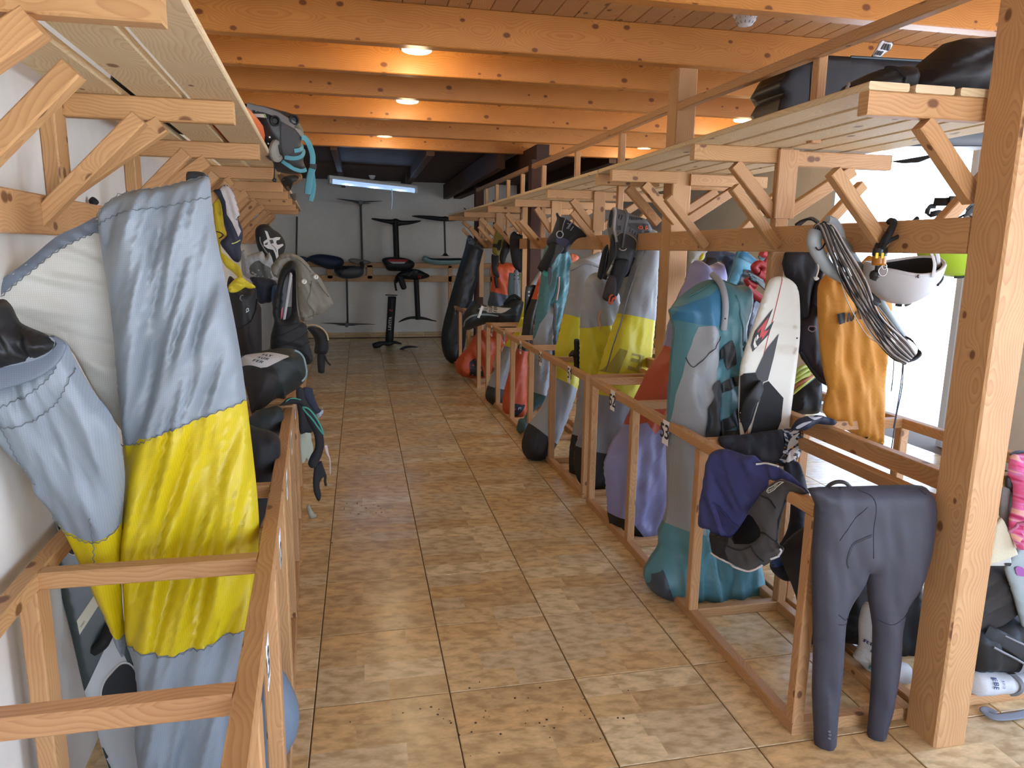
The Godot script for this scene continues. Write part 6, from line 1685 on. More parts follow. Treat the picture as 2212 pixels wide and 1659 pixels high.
	patch(f, "dark_band", pl([1396, 1232, 1412, 1215, 1418, 1250, 1436, 1286, 1428, 1296, 1408, 1280, 1394, 1258]), cloth(Color(0.065, 0.085, 0.105), 0.5), a[0], 0.012, 4.0)
	patch(f, "dark_band", pl([1505, 1298, 1560, 1310, 1636, 1314, 1640, 1328, 1560, 1330, 1500, 1316]), cloth(Color(0.065, 0.085, 0.105), 0.5), a[0], 0.012, 4.0)
	patch(f, "grey_base", pl([1500, 1316, 1560, 1330, 1642, 1328, 1640, 1360, 1580, 1370, 1500, 1340]), cloth(Color(0.32, 0.335, 0.34), 0.5, "rip"), a[0], 0.004, 5.0)
	var mb := MB.new()
	tube(mb, curve([f.at(Vector2(1526, 712), 0.02), f.at(Vector2(1528, 660), 0.03), f.at(Vector2(1531, 618), 0.02), f.flat_at(Vector2(1532, 594)) + f.n * 0.03], 6), 0.016, 10)
	put("grey_tube", mb, cloth(Color(0.36, 0.37, 0.39), 0.5), a[0])
	seam(f, "drawcord", ln([1521, 726, 1490, 765, 1470, 790, 1462, 770], 4), 0.002, paint(Color(0.03, 0.03, 0.03)), a[0], 0.006)
	# dark suit and line bundle beyond the stud
	soft("wetsuit", "navy wetsuit hanging behind the white board beyond the stud", "wetsuit", "cloth", ol(cr(1400, 400, 2.766, [820, 400, 1060, 400, 1015, 500, 965, 680, 960, 780, 905, 830, 880, 700, 860, 590, 820, 540]), 2), on_z(1740, 600, -0.62), nb, 0.04, 0.05, cloth(Color(0.018, 0.020, 0.038), 0.7), 0.008, Vector2.DOWN, 0.08, 6.0)
	k = soft("harness", "purple black harness seat hanging between the white board and the orange jersey", "harness", "seat", ol(cr(1400, 400, 2.766, [905, 822, 960, 770, 985, 640, 1020, 500, 1040, 520, 1020, 700, 1015, 850, 1040, 1000, 1086, 1180, 1078, 1200, 1020, 1168, 950, 1080, 900, 990]), 2), on_z(1755, 740, -0.58), nb, 0.04, 0.05, cloth(Color(0.045, 0.025, 0.050), 0.7), 0.006, Vector2.DOWN, 0.08, 5.0)
	seam(k[1], "black_edge", ln(cr(1400, 400, 2.766, [902, 990, 950, 1075, 1018, 1160, 1078, 1195]), 4), 0.010, paint(Color(0.015, 0.015, 0.02), 0.7), k[0], 0.0)
	seam(k[1], "round_mark", ln(cr(1400, 400, 2.766, [930, 840, 958, 842, 966, 858, 945, 872, 925, 860, 930, 840]), 3), 0.003, paint(Color(0.30, 0.22, 0.28)), k[0], 0.004, 4.0)
	var lb := thing("line_bundle", "bundle of yellow, blue and orange kite lines behind the white board", "kite lines", on_z(1740, 830, -0.75))
	var lc := [Color(0.50, 0.52, 0.10), Color(0.12, 0.20, 0.26), Color(0.08, 0.11, 0.13), Color(0.45, 0.16, 0.08), Color(0.12, 0.24, 0.30), Color(0.10, 0.10, 0.12)]
	for j in 16:
		cord("kite_line", zs([1712, 850 - j * 3.5, -0.75, 1738, 828 - j * 2.2 + (j % 3) * 3.0, -0.72 - 0.01 * (j % 3), 1772, 800 + j * 1.2, -0.75]), 0.0035 if j > 3 else 0.010, paint(lc[(0 if j > 11 else j) % 6], 0.6), lb, 5, 4)
	for q in [[1717, 805, 1728, 795, 1742, 790], [1716, 815, 1730, 806, 1745, 797], [1714, 826, 1730, 815, 1748, 806]]:
		cord("yellow_float", zs([q[0], q[1], -0.70, q[2], q[3], -0.69, q[4], q[5], -0.70]), 0.011, paint(Color(0.46, 0.50, 0.10), 0.5), lb, 6, 3)
	soft("gear_bag", "black bag low behind the white board, beyond the back rail", "bag", "bag", ol(cr(1400, 400, 2.766, [840, 1300, 880, 1180, 960, 1150, 1020, 1160, 1015, 1340, 960, 1370, 860, 1360]), 3), on_z(1735, 850, -0.85), nb, 0.07, 0.08, cloth(Color(0.015, 0.017, 0.022), 0.6), 0.010, Vector2.DOWN, 0.1, 6.0)

func white_board():
	var o := ol([1671, 598, 1684, 597, 1697, 601, 1714, 614, 1723, 640, 1727, 707, 1724, 762, 1715, 834, 1705, 906, 1697, 980, 1690, 1040, 1600, 1040, 1598, 960, 1594, 888, 1597, 808, 1604, 770, 1618, 725, 1635, 671, 1648, 630, 1658, 605], 3)
	var t := thing("kiteboard", "white directional kiteboard with a red centre line and black grip pads", "kiteboard", on_z(1660, 1040, -0.5))
	var f := puff(o, on_z(1660, 800, -0.50), Vector3(-0.12, 0.06, 1), 0.022, 0.03)
	f.bends = [[Vector2(1660, 800), Vector2(0, 1), 0.10]]
	body(f, "board", paint(Color(0.70, 0.66, 0.56), 0.35), t, 8.0)
	seam(f, "red_line", ln([1682, 598, 1668, 668, 1650, 745, 1632, 822, 1613, 905, 1604, 960], 4), 0.0022, paint(Color(0.50, 0.06, 0.05), 0.5), t, 0.000)
	var blk := paint(Color(0.020, 0.020, 0.022), 0.75)
	patch(f, "dark_stripe", pl(cr(1400, 400, 2.766, [628, 1118, 690, 980, 766, 884, 736, 1030, 702, 1162, 655, 1180])), paint(Color(0.075, 0.075, 0.075), 0.6), t, 0.002, 6.0)
	patch(f, "grip_pad", pl(cr(1400, 400, 2.766, [545, 1140, 560, 1122, 625, 1116, 652, 1180, 672, 1172, 640, 1290, 600, 1410, 560, 1480, 536, 1380])), blk, t, 0.005, 6.0)
	patch(f, "grip_pad", pl(cr(1400, 400, 2.766, [676, 1180, 704, 1166, 792, 1266, 776, 1400, 742, 1480, 590, 1480, 620, 1380, 660, 1260])), blk, t, 0.005, 6.0)
	# printed zigzag mark
	patch(f, "black_mark", pl(cr(1460, 520, 6.914, [1405, 1005, 1280, 1350, 1425, 1185, 1345, 1400, 1110, 1655, 1090, 1560, 1120, 1430, 1150, 1340, 1290, 1150])), paint(Color(0.03, 0.03, 0.032), 0.5), t, 0.002, 4.0)
	patch(f, "white_gap", pl(cr(1460, 520, 6.914, [1120, 1540, 1140, 1600, 1180, 1570, 1160, 1540, 1150, 1490, 1165, 1420, 1140, 1460])), paint(Color(0.70, 0.66, 0.56), 0.35), t, 0.0032, 4.0)
	patch(f, "white_gap", pl(cr(1460, 520, 6.914, [1175, 1400, 1160, 1495, 1200, 1440, 1190, 1400])), paint(Color(0.70, 0.66, 0.56), 0.35), t, 0.0032, 4.0)
	patch(f, "red_mark", pl(cr(1460, 520, 6.914, [1340, 1130, 1310, 1240, 1270, 1350, 1350, 1320, 1310, 1390, 1240, 1480, 1250, 1420, 1205, 1455, 1235, 1310, 1175, 1375, 1190, 1330])), paint(Color(0.50, 0.05, 0.05), 0.5), t, 0.0036, 4.0)
	for q in [[1770, 1450], [700, 1160]]:
		var c := f.at(Vector2(1460 + q[0] / 6.914, 520 + q[1] / 6.914), 0.001)
		var mb := MB.new()
		lathe(mb, c, f.n, [Vector2(0.004, 0), Vector2(0, 0.002)], 10)
		put("insert", mb, blk, t)
	# the foot strap arching over the pad
	var mb := MB.new()
	var pts := [f.at(Vector2(1640, 832), 0.0), f.at(Vector2(1625, 838), 0.05), f.at(Vector2(1608, 850), 0.085), f.at(Vector2(1600, 870), 0.07), f.at(Vector2(1602, 892), 0.03), f.at(Vector2(1606, 905), 0.0)]
	tube(mb, curve(pts, 5), 0.03, 8, 0.3, f.n)
	put("foot_strap", mb, cloth(Color(0.05, 0.05, 0.052), 0.7), t)

func draped_clothes():
	# rash suit over the cross rail
	var navy := cloth(Color(0.022, 0.025, 0.045), 0.75)
	var n1 := Vector3(0.0, 0.35, 1)
	var a := soft("rash_suit", "dark navy suit with a flame printed sleeve draped over the cross rail", "wetsuit", "cloth", ol(cr(1250, 900, 3.318, [1000, 150, 1080, 132, 1160, 130, 1300, 108, 1400, 96, 1470, 88, 1540, 82, 1590, 92, 1608, 130, 1595, 240, 1560, 310, 1480, 358, 1400, 340, 1300, 335, 1200, 290, 1100, 250, 1030, 220]), 3), on_z(1640, 960, -0.325), n1, 0.03, 0.04, navy, 0.010, Vector2(0.2, 1), 0.07, 6.0)
	patch(a[1], "printed_sleeve", pl(cr(1250, 900, 3.318, [1452, 70, 1640, 70, 1640, 380, 1400, 380, 1420, 290, 1440, 200])), flame_cloth(), a[0], 0.004, 6.0)
	for q in [[1470, 200, 1500, 150, 1560, 120, 1520, 170, 1560, 175, 1490, 230, 1440, 260, 1420, 300], [1450, 310, 1480, 250, 1560, 210, 1500, 280, 1530, 290, 1470, 330], [1480, 130, 1530, 95, 1570, 90, 1540, 120]]:
		patch(a[1], "pale_flame", ol(cr(1250, 900, 3.318, q)), cloth(Color(0.62, 0.56, 0.50), 0.75), a[0], 0.007, 4.0)
	var f := puff(ol(cr(1250, 900, 3.318, [1525, 90, 1555, 30, 1600, 5, 1680, -10, 1780, 5, 1842, 40, 1830, 62, 1760, 58, 1700, 55, 1640, 95, 1580, 100])), on_z(1750, 912, -0.22), Vector3(0, 0.6, 1), 0.025, 0.03, 0.006)
	body(f, "second_sleeve", cloth(Color(0.025, 0.035, 0.075), 0.7), a[0], 5.0)
	for q in [[1540, 85, 1580, 60, 1640, 50, 1600, 75, 1560, 95], [1620, 10, 1680, 0, 1650, 20, 1720, 15, 1660, 40]]:
		patch(f, "pale_flame", ol(cr(1250, 900, 3.318, q)), cloth(Color(0.52, 0.50, 0.52), 0.75), a[0], 0.005, 4.0)
	f = puff(ol(cr(1250, 900, 3.318, [1470, 350, 1560, 320, 1600, 400, 1640, 540, 1660, 620, 1600, 900, 1560, 1140, 1500, 1180, 1430, 1150, 1370, 1070, 1420, 950, 1500, 800, 1520, 560])), on_z(1710, 1100, -0.20), n1, 0.03, 0.04, 0.012, Vector2(0.2, 1))
	body(f, "hanging_leg", cloth(Color(0.016, 0.02, 0.045), 0.75), a[0], 7.0)
	patch(f, "blue_flame", ol(cr(1250, 900, 3.318, [1370, 1070, 1420, 960, 1500, 880, 1520, 950, 1450, 1050])), cloth(Color(0.03, 0.07, 0.22), 0.7), a[0], 0.004, 5.0)
	# blue shorts over the front rail
	var nf := Vector3(-1, 0.25, 0.28)
	var blue := cloth(Color(0.045, 0.055, 0.21), 0.7)
	a = soft("board_shorts", "royal blue board shorts slung over the front rail beside the number cards", "shorts", "cloth", ol(cr(1250, 900, 3.318, [862, 790, 858, 700, 888, 500, 912, 350, 950, 270, 990, 238, 1060, 232, 1130, 252, 1200, 275, 1265, 280, 1310, 320, 1400, 350, 1500, 400, 1600, 490, 1655, 552, 1560, 512, 1480, 452, 1410, 465, 1310, 555, 1215, 690, 1130, 822, 1090, 862, 1060, 890, 1010, 870, 945, 850, 942, 812]), 3), on_x(1590, 1060, 1.60), nf, 0.022, 0.04, blue, 0.016, Vector2(0.3, 1), 0.06, 6.0, "", 81)
	seam(a[1], "hem_fold", ln(cr(1250, 900, 3.318, [1000, 620, 1060, 690, 1110, 760, 1150, 790]), 4), 0.006, cloth(Color(0.03, 0.036, 0.14), 0.8), a[0], 0.0)
	patch(a[1], "leg_opening", pl(cr(1250, 900, 3.318, [1005, 620, 1050, 660, 1110, 750, 1140, 800, 1090, 850, 1060, 780])), cloth(Color(0.025, 0.03, 0.12), 0.8), a[0], 0.003, 6.0)
	seam(a[1], "white_tie", ln(cr(1250, 900, 3.318, [1300, 345, 1350, 335, 1400, 345, 1450, 360]), 3), 0.004, paint(Color(0.7, 0.7, 0.72)), a[0], 0.006, 4.0)
	# grey impact vest over the same rail
	var grey := cloth(Color(0.088, 0.085, 0.092), 0.7)
	var t := thing("impact_vest", "charcoal impact vest with a white zip edge hung over the rail end", "vest", on_x(1610, 1240, 1.55))
	f = puff(ol(cr(1250, 900, 3.318, [945, 860, 960, 830, 1080, 870, 1150, 800, 1220, 690, 1310, 560, 1390, 475, 1460, 452, 1560, 488, 1640, 553, 1530, 552, 1490, 600, 1445, 750, 1428, 900, 1470, 940, 1440, 1000, 1380, 1040, 1330, 1070, 1222, 1108, 1120, 1062, 1040, 1030, 965, 985]), 3), on_x(1620, 1140, 1.585), nf, 0.022, 0.035, 0.006, Vector2(0.4, 1))
	f.holes = [ol(cr(1250, 900, 3.318, [1202, 708, 1262, 730, 1300, 800, 1314, 835, 1298, 872, 1230, 912, 1122, 902, 1098, 872, 1138, 805]), 3)]
	body(f, "vest_body", grey, t, 6.0)
	patch(f, "black_side", pl(cr(1250, 900, 3.318, [900, 800, 1080, 860, 1090, 900, 1085, 960, 1110, 1050, 1100, 1080, 900, 1020])), cloth(Color(0.018, 0.018, 0.020), 0.7), t, 0.004, 6.0)
	patch(f, "black_side", pl(cr(1250, 900, 3.318, [1530, 545, 1660, 570, 1520, 880, 1470, 960, 1425, 900, 1440, 750, 1488, 600])), cloth(Color(0.018, 0.018, 0.020), 0.7), t, 0.004, 6.0)
	seam(f, "zip_edge", ln(cr(1250, 900, 3.318, [968, 978, 1000, 1000, 1080, 1042, 1140, 1080, 1215, 1106, 1270, 1096, 1330, 1066]), 4), 0.0045, paint(Color(0.72, 0.66, 0.64), 0.5), t, 0.004)
	seam(f, "zip_edge", ln(cr(1250, 900, 3.318, [1395, 1022, 1440, 1000, 1462, 970, 1462, 948]), 4), 0.004, paint(Color(0.62, 0.62, 0.64), 0.5), t, 0.004)
	for q in [[1310, 560, 1400, 600, 1440, 660], [1320, 830, 1380, 850, 1425, 900], [1260, 930, 1300, 990, 1350, 1040], [1090, 930, 1180, 960, 1260, 930]]:
		seam(f, "panel_seam", ln(cr(1250, 900, 3.318, q), 4), 0.003, paint(Color(0.03, 0.03, 0.032), 0.8), t, 0.001)
	seam(f, "label_frame", pl(cr(1250, 900, 3.318, [1388, 540, 1402, 552, 1480, 495, 1494, 472, 1475, 472, 1400, 515, 1388, 540])), 0.0016, paint(Color(0.55, 0.55, 0.50)), t, 0.005, 4.0)
	words(f, "lettering", "PROLIMIT", Vector2(1250 + 1402 / 3.318, 900 + 546 / 3.318), Vector2(0.80, -0.60), Vector2(-0.4, -0.9), 4.2, paint(Color(0.60, 0.60, 0.56)), t, 0.006)
	var lining := puff(ol(cr(1250, 900, 3.318, [1180, 690, 1280, 720, 1340, 830, 1310, 890, 1230, 930, 1100, 920, 1075, 870, 1130, 780])), on_x(1620, 1150, 1.645), nf, 0.006, 0.01)
	body(lining, "black_lining", cloth(Color(0.012, 0.012, 0.014), 0.8), t, 8.0)
	# the wetsuit trousers over the end rail
	var o := ol(cr(1500, 900, 2.185, [538, 350, 560, 334, 640, 330, 760, 328, 880, 324, 1000, 322, 1075, 326, 1110, 352, 1130, 400, 1132, 480, 1112, 620, 1082, 750, 1042, 832, 1000, 895, 982, 960, 974, 1040, 970, 1150, 948, 1290, 922, 1400, 900, 1490, 886, 1530, 852, 1536, 824, 1528, 822, 1480, 834, 1350, 840, 1150, 845, 1000, 826, 880, 818, 780, 812, 735, 800, 780, 742, 880, 714, 940, 704, 1010, 700, 1060, 688, 1250, 668, 1450, 654, 1578, 620, 1580, 572, 1566, 565, 1480, 558, 1300, 564, 1100, 560, 900, 558, 700, 568, 520, 572, 420]), 2)
	a = soft("wetsuit_trousers", "charcoal neoprene wetsuit legs hanging over the near end rail down to the floor", "wetsuit", "legs", o, on_z(1880, 1250, 0.515), Vector3(0.0, 0.02, 1), 0.045, 0.07, cloth(Color(0.062, 0.062, 0.088), 0.62), 0.006, Vector2(0.1, 1), 0.12, 8.0, "", 91)
	f = a[1]
	for q in [[752, 336, 800, 360, 810, 420, 800, 520, 795, 640], [1035, 330, 1055, 352], [640, 560, 700, 480, 770, 405], [640, 905, 680, 935, 712, 930], [845, 945, 900, 955, 985, 910], [640, 950, 700, 960]]:
		seam(f, "neoprene_seam", ln(cr(1500, 900, 2.185, q), 5), 0.0016, paint(Color(0.035, 0.035, 0.052), 0.8), a[0], 0.0)
	seam(f, "crotch_fold", ln(cr(1500, 900, 2.185, [690, 690, 682, 650, 700, 590, 750, 555, 790, 535]), 5), 0.007, cloth(Color(0.045, 0.045, 0.066), 0.7), a[0], -0.004)
	for q in [[600, 1450], [602, 1465], [601, 1482]]:
		seam(f, "small_print", ln(cr(1500, 900, 2.185, [q[0] - 4, q[1], q[0] + 3, q[1] - 4, q[0] + 3, q[1] + 4, q[0] - 4, q[1]]), 2), 0.001, paint(Color(0.30, 0.30, 0.33)), a[0], 0.002, 3.0)
	# behind the legs: a rucksack and a white pump bag
	soft("backpack", "black backpack in the shadow behind the hanging wetsuit legs", "backpack", "bag", ol([1690, 1200, 1730, 1150, 1790, 1130, 1880, 1150, 1960, 1190, 1985, 1290, 1975, 1420, 1930, 1432, 1880, 1400, 1830, 1385, 1780, 1380, 1740, 1385, 1725, 1300]), on_z(1850, 1280, 0.02), Vector3(0, 0, 1), 0.10, 0.12, cloth(Color(0.016, 0.017, 0.022), 0.65), 0.012, Vector2.DOWN, 0.1, 9.0)
	cord("handle_loop", zs([1780, 1062, 0.10, 1792, 1048, 0.12, 1808, 1041, 0.12, 1826, 1043, 0.12, 1840, 1056, 0.10]), 0.008, paint(Color(0.12, 0.13, 0.14), 0.6), get_node("backpack_001"))
	var w := soft("kite_bag", "white bag lettered REBEL between the hanging wetsuit legs", "bag", "bag", ol([1858, 1340, 1872, 1300, 1890, 1315, 1905, 1360, 1918, 1420, 1950, 1430, 1965, 1440, 1960, 1480, 1940, 1500, 1920, 1490, 1890, 1465, 1860, 1435, 1845, 1420, 1858, 1395], 3), on_z(1890, 1400, 0.22), Vector3(0, 0.1, 1), 0.05, 0.06, cloth(Color(0.60, 0.59, 0.56), 0.6), 0.008, Vector2.DOWN, 0.08, 6.0)
	words(w[1], "lettering", "REBEL", Vector2(1858, 1382), Vector2(0.95, 0.30), Vector2(0.15, -1), 7.0, paint(Color(0.03, 0.035, 0.10)), w[0], 0.008)
	words(w[1], "lettering", "K", Vector2(1864, 1398), Vector2(0.95, 0.30), Vector2(0.15, -1), 6.0, paint(Color(0.03, 0.035, 0.10)), w[0], 0.008)
	seam(w[1], "teal_cord", ln([1880, 1400, 1868, 1420, 1866, 1435, 1880, 1440, 1884, 1465], 4), 0.004, paint(Color(0.05, 0.22, 0.26)), w[0], 0.006)

# cloth printed with drifting blue flames
func flame_cloth() -> StandardMaterial3D:
	if M.has("flame"): return M["flame"]
	var n := noise(77, 1.0, 3)
	var im := Image.create(192, 192, false, Image.FORMAT_RGB8)
	for y in 192:
		for x in 192:
			var v := n.get_noise_2d(x * 0.020 + y * 0.012, y * 0.035 - x * 0.02)
			var c := Color(0.03, 0.05, 0.10)
			if v > 0.0: c = c.lerp(Color(0.10, 0.24, 0.40), clampf(v * 5.0, 0, 1))
			if v > 0.18: c = c.lerp(Color(0.72, 0.70, 0.68), clampf((v - 0.18) * 6.0, 0, 1))
			if v < -0.38: c = c.lerp(Color(0.72, 0.45, 0.12), clampf((-v - 0.38) * 8.0, 0, 1))
			im.set_pixel(x, y, c)
	var m := tex_mat(im, 0.75, Vector2(4, 4))
	M["flame"] = m
	return m

func bar_and_helmets():
	# orange jersey
	var o := ol(cr(1700, 520, 3.073, [300, 182, 318, 178, 345, 215, 380, 290, 440, 225, 500, 140, 540, 98, 565, 110, 600, 160, 650, 300, 690, 385, 690, 480, 672, 650, 655, 800, 640, 1000, 635, 1330, 600, 1342, 500, 1310, 400, 1262, 300, 1200, 240, 1135, 255, 1050, 272, 985, 250, 900, 222, 720, 206, 520, 204, 350, 225, 262]), 2)
	var a := soft("jersey", "mustard orange jersey with black lettering hanging in the doorway light", "jersey", "cloth", o, on_z(1840, 720, -0.42), Vector3(-0.1, 0, 1), 0.04, 0.05, cloth(Color(0.66, 0.27, 0.025), 0.7, "weave", 0.35), 0.014, Vector2(0.08, 1), 0.085, 6.0, "", 95)
	var f: Puff = a[1]
	patch(f, "orange_lining", pl(cr(1700, 520, 3.073, [305, 195, 320, 185, 350, 225, 385, 290, 440, 235, 430, 300, 380, 312, 340, 305])), cloth(Color(0.85, 0.18, 0.02), 0.7, "weave", 0.4), a[0], 0.005, 6.0)
	seam(f, "collar", ln(cr(1700, 520, 3.073, [303, 190, 315, 250, 345, 305, 385, 318, 430, 300]), 4), 0.005, cloth(Color(0.60, 0.25, 0.03), 0.7), a[0], 0.003)
	var ink := paint(Color(0.022, 0.022, 0.026), 0.7)
	patch(f, "black_logo", pl(cr(1700, 520, 3.073, [289, 480, 334, 468, 340, 536, 294, 547])), ink, a[0], 0.012, 4.0)
	seam(f, "logo_lines", pl(cr(1700, 520, 3.073, [316, 482, 300, 520, 306, 528, 332, 520, 326, 508, 316, 482])), 0.003, paint(Color(0.66, 0.30, 0.03)), a[0], 0.008, 4.0)
	patch(f, "logo_lines", pl(cr(1700, 520, 3.073, [314, 500, 324, 512, 312, 518])), paint(Color(0.66, 0.30, 0.03)), a[0], 0.008, 4.0)
	words(f, "lettering", "MYS", Vector2(1700 + 347 / 3.073, 520 + 533 / 3.073), Vector2(1.12, -0.20), Vector2(0.04, -1), 20.0, ink, a[0], 0.014)
	patch(f, "hem_label", pl(cr(1700, 520, 3.073, [496, 1290, 508, 1286, 510, 1308, 498, 1308])), ink, a[0], 0.005, 4.0)
	# the control bar with its wound lines
	var t := thing("control_bar", "kite control bar with grey ends, wound with black and beige lines, hung on the beam", "control bar", on_z(1880, 640, -0.05))
	var bz := -0.03
	var lg := cloth(Color(0.40, 0.44, 0.46), 0.55)
	var mb := MB.new()
	tube(mb, curve(zs([1765, 500, bz, 1758, 520, bz, 1766, 545, bz, 1790, 580, bz, 1822, 600, bz]), 6), PackedFloat64Array(spread(25, 0.030, 0.022)), 10)
	put("grey_end", mb, lg, t)
	mb = MB.new()
	tube(mb, curve(zs([1786, 476, bz - 0.01, 1800, 482, bz - 0.01, 1812, 500, bz - 0.01, 1814, 516, bz]), 6), 0.020, 10)
	put("grey_end", mb, lg, t)
	mb = MB.new()
	tube(mb, curve(zs([1806, 500, bz - 0.05, 1850, 570, bz - 0.05, 1882, 615, bz - 0.05]), 6), 0.019, 10)
	tube(mb, curve(zs([1893, 635, bz - 0.05, 1925, 690, bz - 0.05, 1955, 735, bz - 0.05]), 6), 0.015, 10)
	put("bar", mb, paint(Color(0.24, 0.28, 0.28), 0.5), t)
	mb = MB.new()
	tube(mb, curve(zs([1818, 520, bz - 0.01, 1850, 573, bz - 0.01, 1879, 616, bz - 0.01]), 6), 0.006, 8)
	put("orange_grip", mb, paint(Color(0.60, 0.16, 0.04), 0.5), t)
	mb = MB.new()
	tube(mb, curve(zs([1874, 612, bz - 0.02, 1886, 625, bz - 0.02, 1896, 640, bz - 0.02]), 5), 0.022, 10)
	put("black_centre", mb, paint(Color(0.02, 0.02, 0.022), 0.5), t)
	mb = MB.new()
	lathe(mb, on_z(1886, 652, bz + 0.04), Vector3(0.3, 0.75, 0.6), [Vector2(0, 0), Vector2(0.024, 0), Vector2(0.026, 0.008), Vector2(0.024, 0.016), Vector2(0, 0.016)], 20)
	put("stopper", mb, paint(Color(0.07, 0.07, 0.075), 0.6), t)
	# black padded far end
	var fe := puff(ol(cr(1740, 440, 4.365, [650, 1120, 690, 1130, 740, 1240, 820, 1360, 940, 1455, 1040, 1430, 1060, 1370, 1000, 1300, 930, 1260, 960, 1250, 1020, 1300, 1075, 1380, 1085, 1430, 1030, 1480, 950, 1502, 860, 1490, 790, 1440, 730, 1340, 695, 1270, 665, 1190])), on_z(1945, 755, bz), Vector3(-0.2, 0.1, 1), 0.03, 0.03)
	body(fe, "padded_end", cloth(Color(0.035, 0.042, 0.055), 0.6), t, 5.0)
	words(fe, "lettering", "SURFER", Vector2(1894, 708), Vector2(0.42, 0.90), Vector2(0.9, -0.42), 5.0, paint(Color(0.35, 0.38, 0.42)), t, 0.006)
	var lcs := [paint(Color(0.025, 0.025, 0.03), 0.7), paint(Color(0.48, 0.38, 0.31), 0.7), paint(Color(0.03, 0.03, 0.035), 0.7), paint(Color(0.22, 0.20, 0.20), 0.7), paint(Color(0.55, 0.47, 0.42), 0.7)]
	for j in 26:
		var d := j - 12.5
		var wv := sin(j * 2.4) * 5.0
		var u0 := 1783 + d * 1.25
		var v0 := 480 + absf(d) * 0.5 + (j % 3) * 2.0
		var zt := bz + 0.030 + 0.010 * ((j * 7) % 5) - absf(d) * 0.0012
		cord("wound_line", zs([1768 + d * 0.9, 500 + d * 0.2, bz, u0, v0, zt, 1812 + d * 1.35 + wv * 0.9, 545 + d * -0.6 + wv * 0.5, zt + 0.01, 1850 + d * 1.3 + wv * 1.3, 618 - d * 0.8 - wv * 0.6, zt + 0.012, 1890 + d * 1.3 - wv * 1.2, 692 - d * 1.1 + wv * 0.4, zt + 0.01, 1938 + d * 1.8, 750 - d * 1.0, zt + 0.005, 1967 + d * 0.9, 776 - d * 0.9, zt - 0.02]), 0.0030 if j % 4 != 0 else 0.0038, lcs[j % 5], t, 5, 5)
	for q in [[1796, 488, 1804, 510, 1800, 545, 1812, 590, 1830, 650, 1860, 705, 1880, 730, 1903, 743]]:
		cord("loose_line", zs([q[0], q[1], bz + 0.06, q[2], q[3], bz + 0.07, q[4], q[5], bz + 0.07, q[6], q[7], bz + 0.06, q[8], q[9], bz + 0.06, q[10], q[11], bz + 0.05, q[12], q[13], bz + 0.04, q[14], q[15], bz + 0.02]), 0.0022, paint(Color(0.50, 0.45, 0.42), 0.7), t, 5, 5)
	cord("tie", zs([1762, 534, bz + 0.03, 1768, 540, bz + 0.04, 1776, 536, bz + 0.04, 1783, 524, bz + 0.02]), 0.003, lcs[0], t, 5, 4)
	cord("loose_end", zs([1769, 545, bz, 1766, 560, bz, 1768, 580, bz, 1764, 596, bz, 1762, 606, bz]), 0.0035, paint(Color(0.55, 0.47, 0.42), 0.7), t, 5, 5)
	cord("knot", zs([1760, 598, bz, 1763, 603, bz, 1767, 600, bz]), 0.006, paint(Color(0.55, 0.47, 0.42), 0.7), t, 6, 4)
	for q in [[1931, 778, 1930, 800, 1926, 840, 1925, 845], [1950, 782, 1946, 830, 1938, 880, 1930, 925], [1952, 782, 1948, 840, 1936, 900, 1926, 968]]:
		cord("hanging_cord", zs([q[0], q[1], bz, q[2], q[3], bz, q[4], q[5], bz, q[6], q[7], bz]), 0.0022, paint(Color(0.06, 0.07, 0.09), 0.7), t, 5, 5)
	# the dark coil over the beam behind it
	var co := thing("line_coil", "dark coil of line lying over the hanging beam beside the control bar", "kite lines", on_z(1750, 478, -0.25))
	for j in 6:
		cord("line_turn", zs([1718 + j * 2, 486, -0.28, 1732 + j * 3, 477 - j, -0.26, 1752 + j, 474 - j * 0.5, -0.24, 1768, 484 - j, -0.22]), 0.005, lcs[0 if j % 2 == 0 else 3], co, 5, 5)
	# amber pulley on a black loop over the bracket
	var p := thing("pulley", "amber and black swivel on a black loop tied round the bracket", "pulley", on_z(1893, 560, 0.13))
	var z0 := 0.13
	cord("black_loop", zs([1901, 540, z0, 1908, 520, z0 + 0.03, 1928, 485, z0 + 0.03, 1925, 476, z0 + 0.02, 1920, 480, z0, 1932, 478, z0 + 0.02, 1925, 500, z0 + 0.05, 1912, 525, z0 + 0.04, 1903, 540, z0]), 0.010, paint(Color(0.02, 0.022, 0.03), 0.7), p, 8, 5)
	cord("black_tail", zs([1905, 534, z0 + 0.02, 1922, 520, z0 + 0.04, 1945, 508, z0 + 0.04, 1960, 492, z0 + 0.03, 1982, 471, z0 + 0.02]), 0.008, paint(Color(0.02, 0.022, 0.03), 0.7), p, 8, 5)
	mb = MB.new()
	lathe(mb, on_z(1900, 515, z0), on_z(1897, 533, z0) - on_z(1900, 515, z0), [Vector2(0.003, 0), Vector2(0.011, 0.02), Vector2(0.014, 0.035), Vector2(0, 0.036)], 12)
	put("black_cone", mb, paint(Color(0.02, 0.02, 0.024), 0.5), p)
	mb = MB.new()
	var ax := (on_z(1902, 532, z0) - on_z(1898, 572, z0)).normalized()
	lathe(mb, on_z(1898, 573, z0), ax, [Vector2(0, 0), Vector2(0.022, 0), Vector2(0.025, 0.006), Vector2(0.024, 0.04), Vector2(0, 0.04)], 20)
	put("amber_body", mb, paint(Color(0.40, 0.14, 0.005), 0.15), p)
	for s in [-1, 1]:
		mb = MB.new()
		var q := on_z(1900 + s * 6, 552, z0 + 0.026)
		box(mb, q - Vector3(0.005, 0.010, 0.002), q + Vector3(0.005, 0.010, 0.002))
		put("yellow_window", mb, paint(Color(0.90, 0.62, 0.02), 0.3), p)
	mb = MB.new()
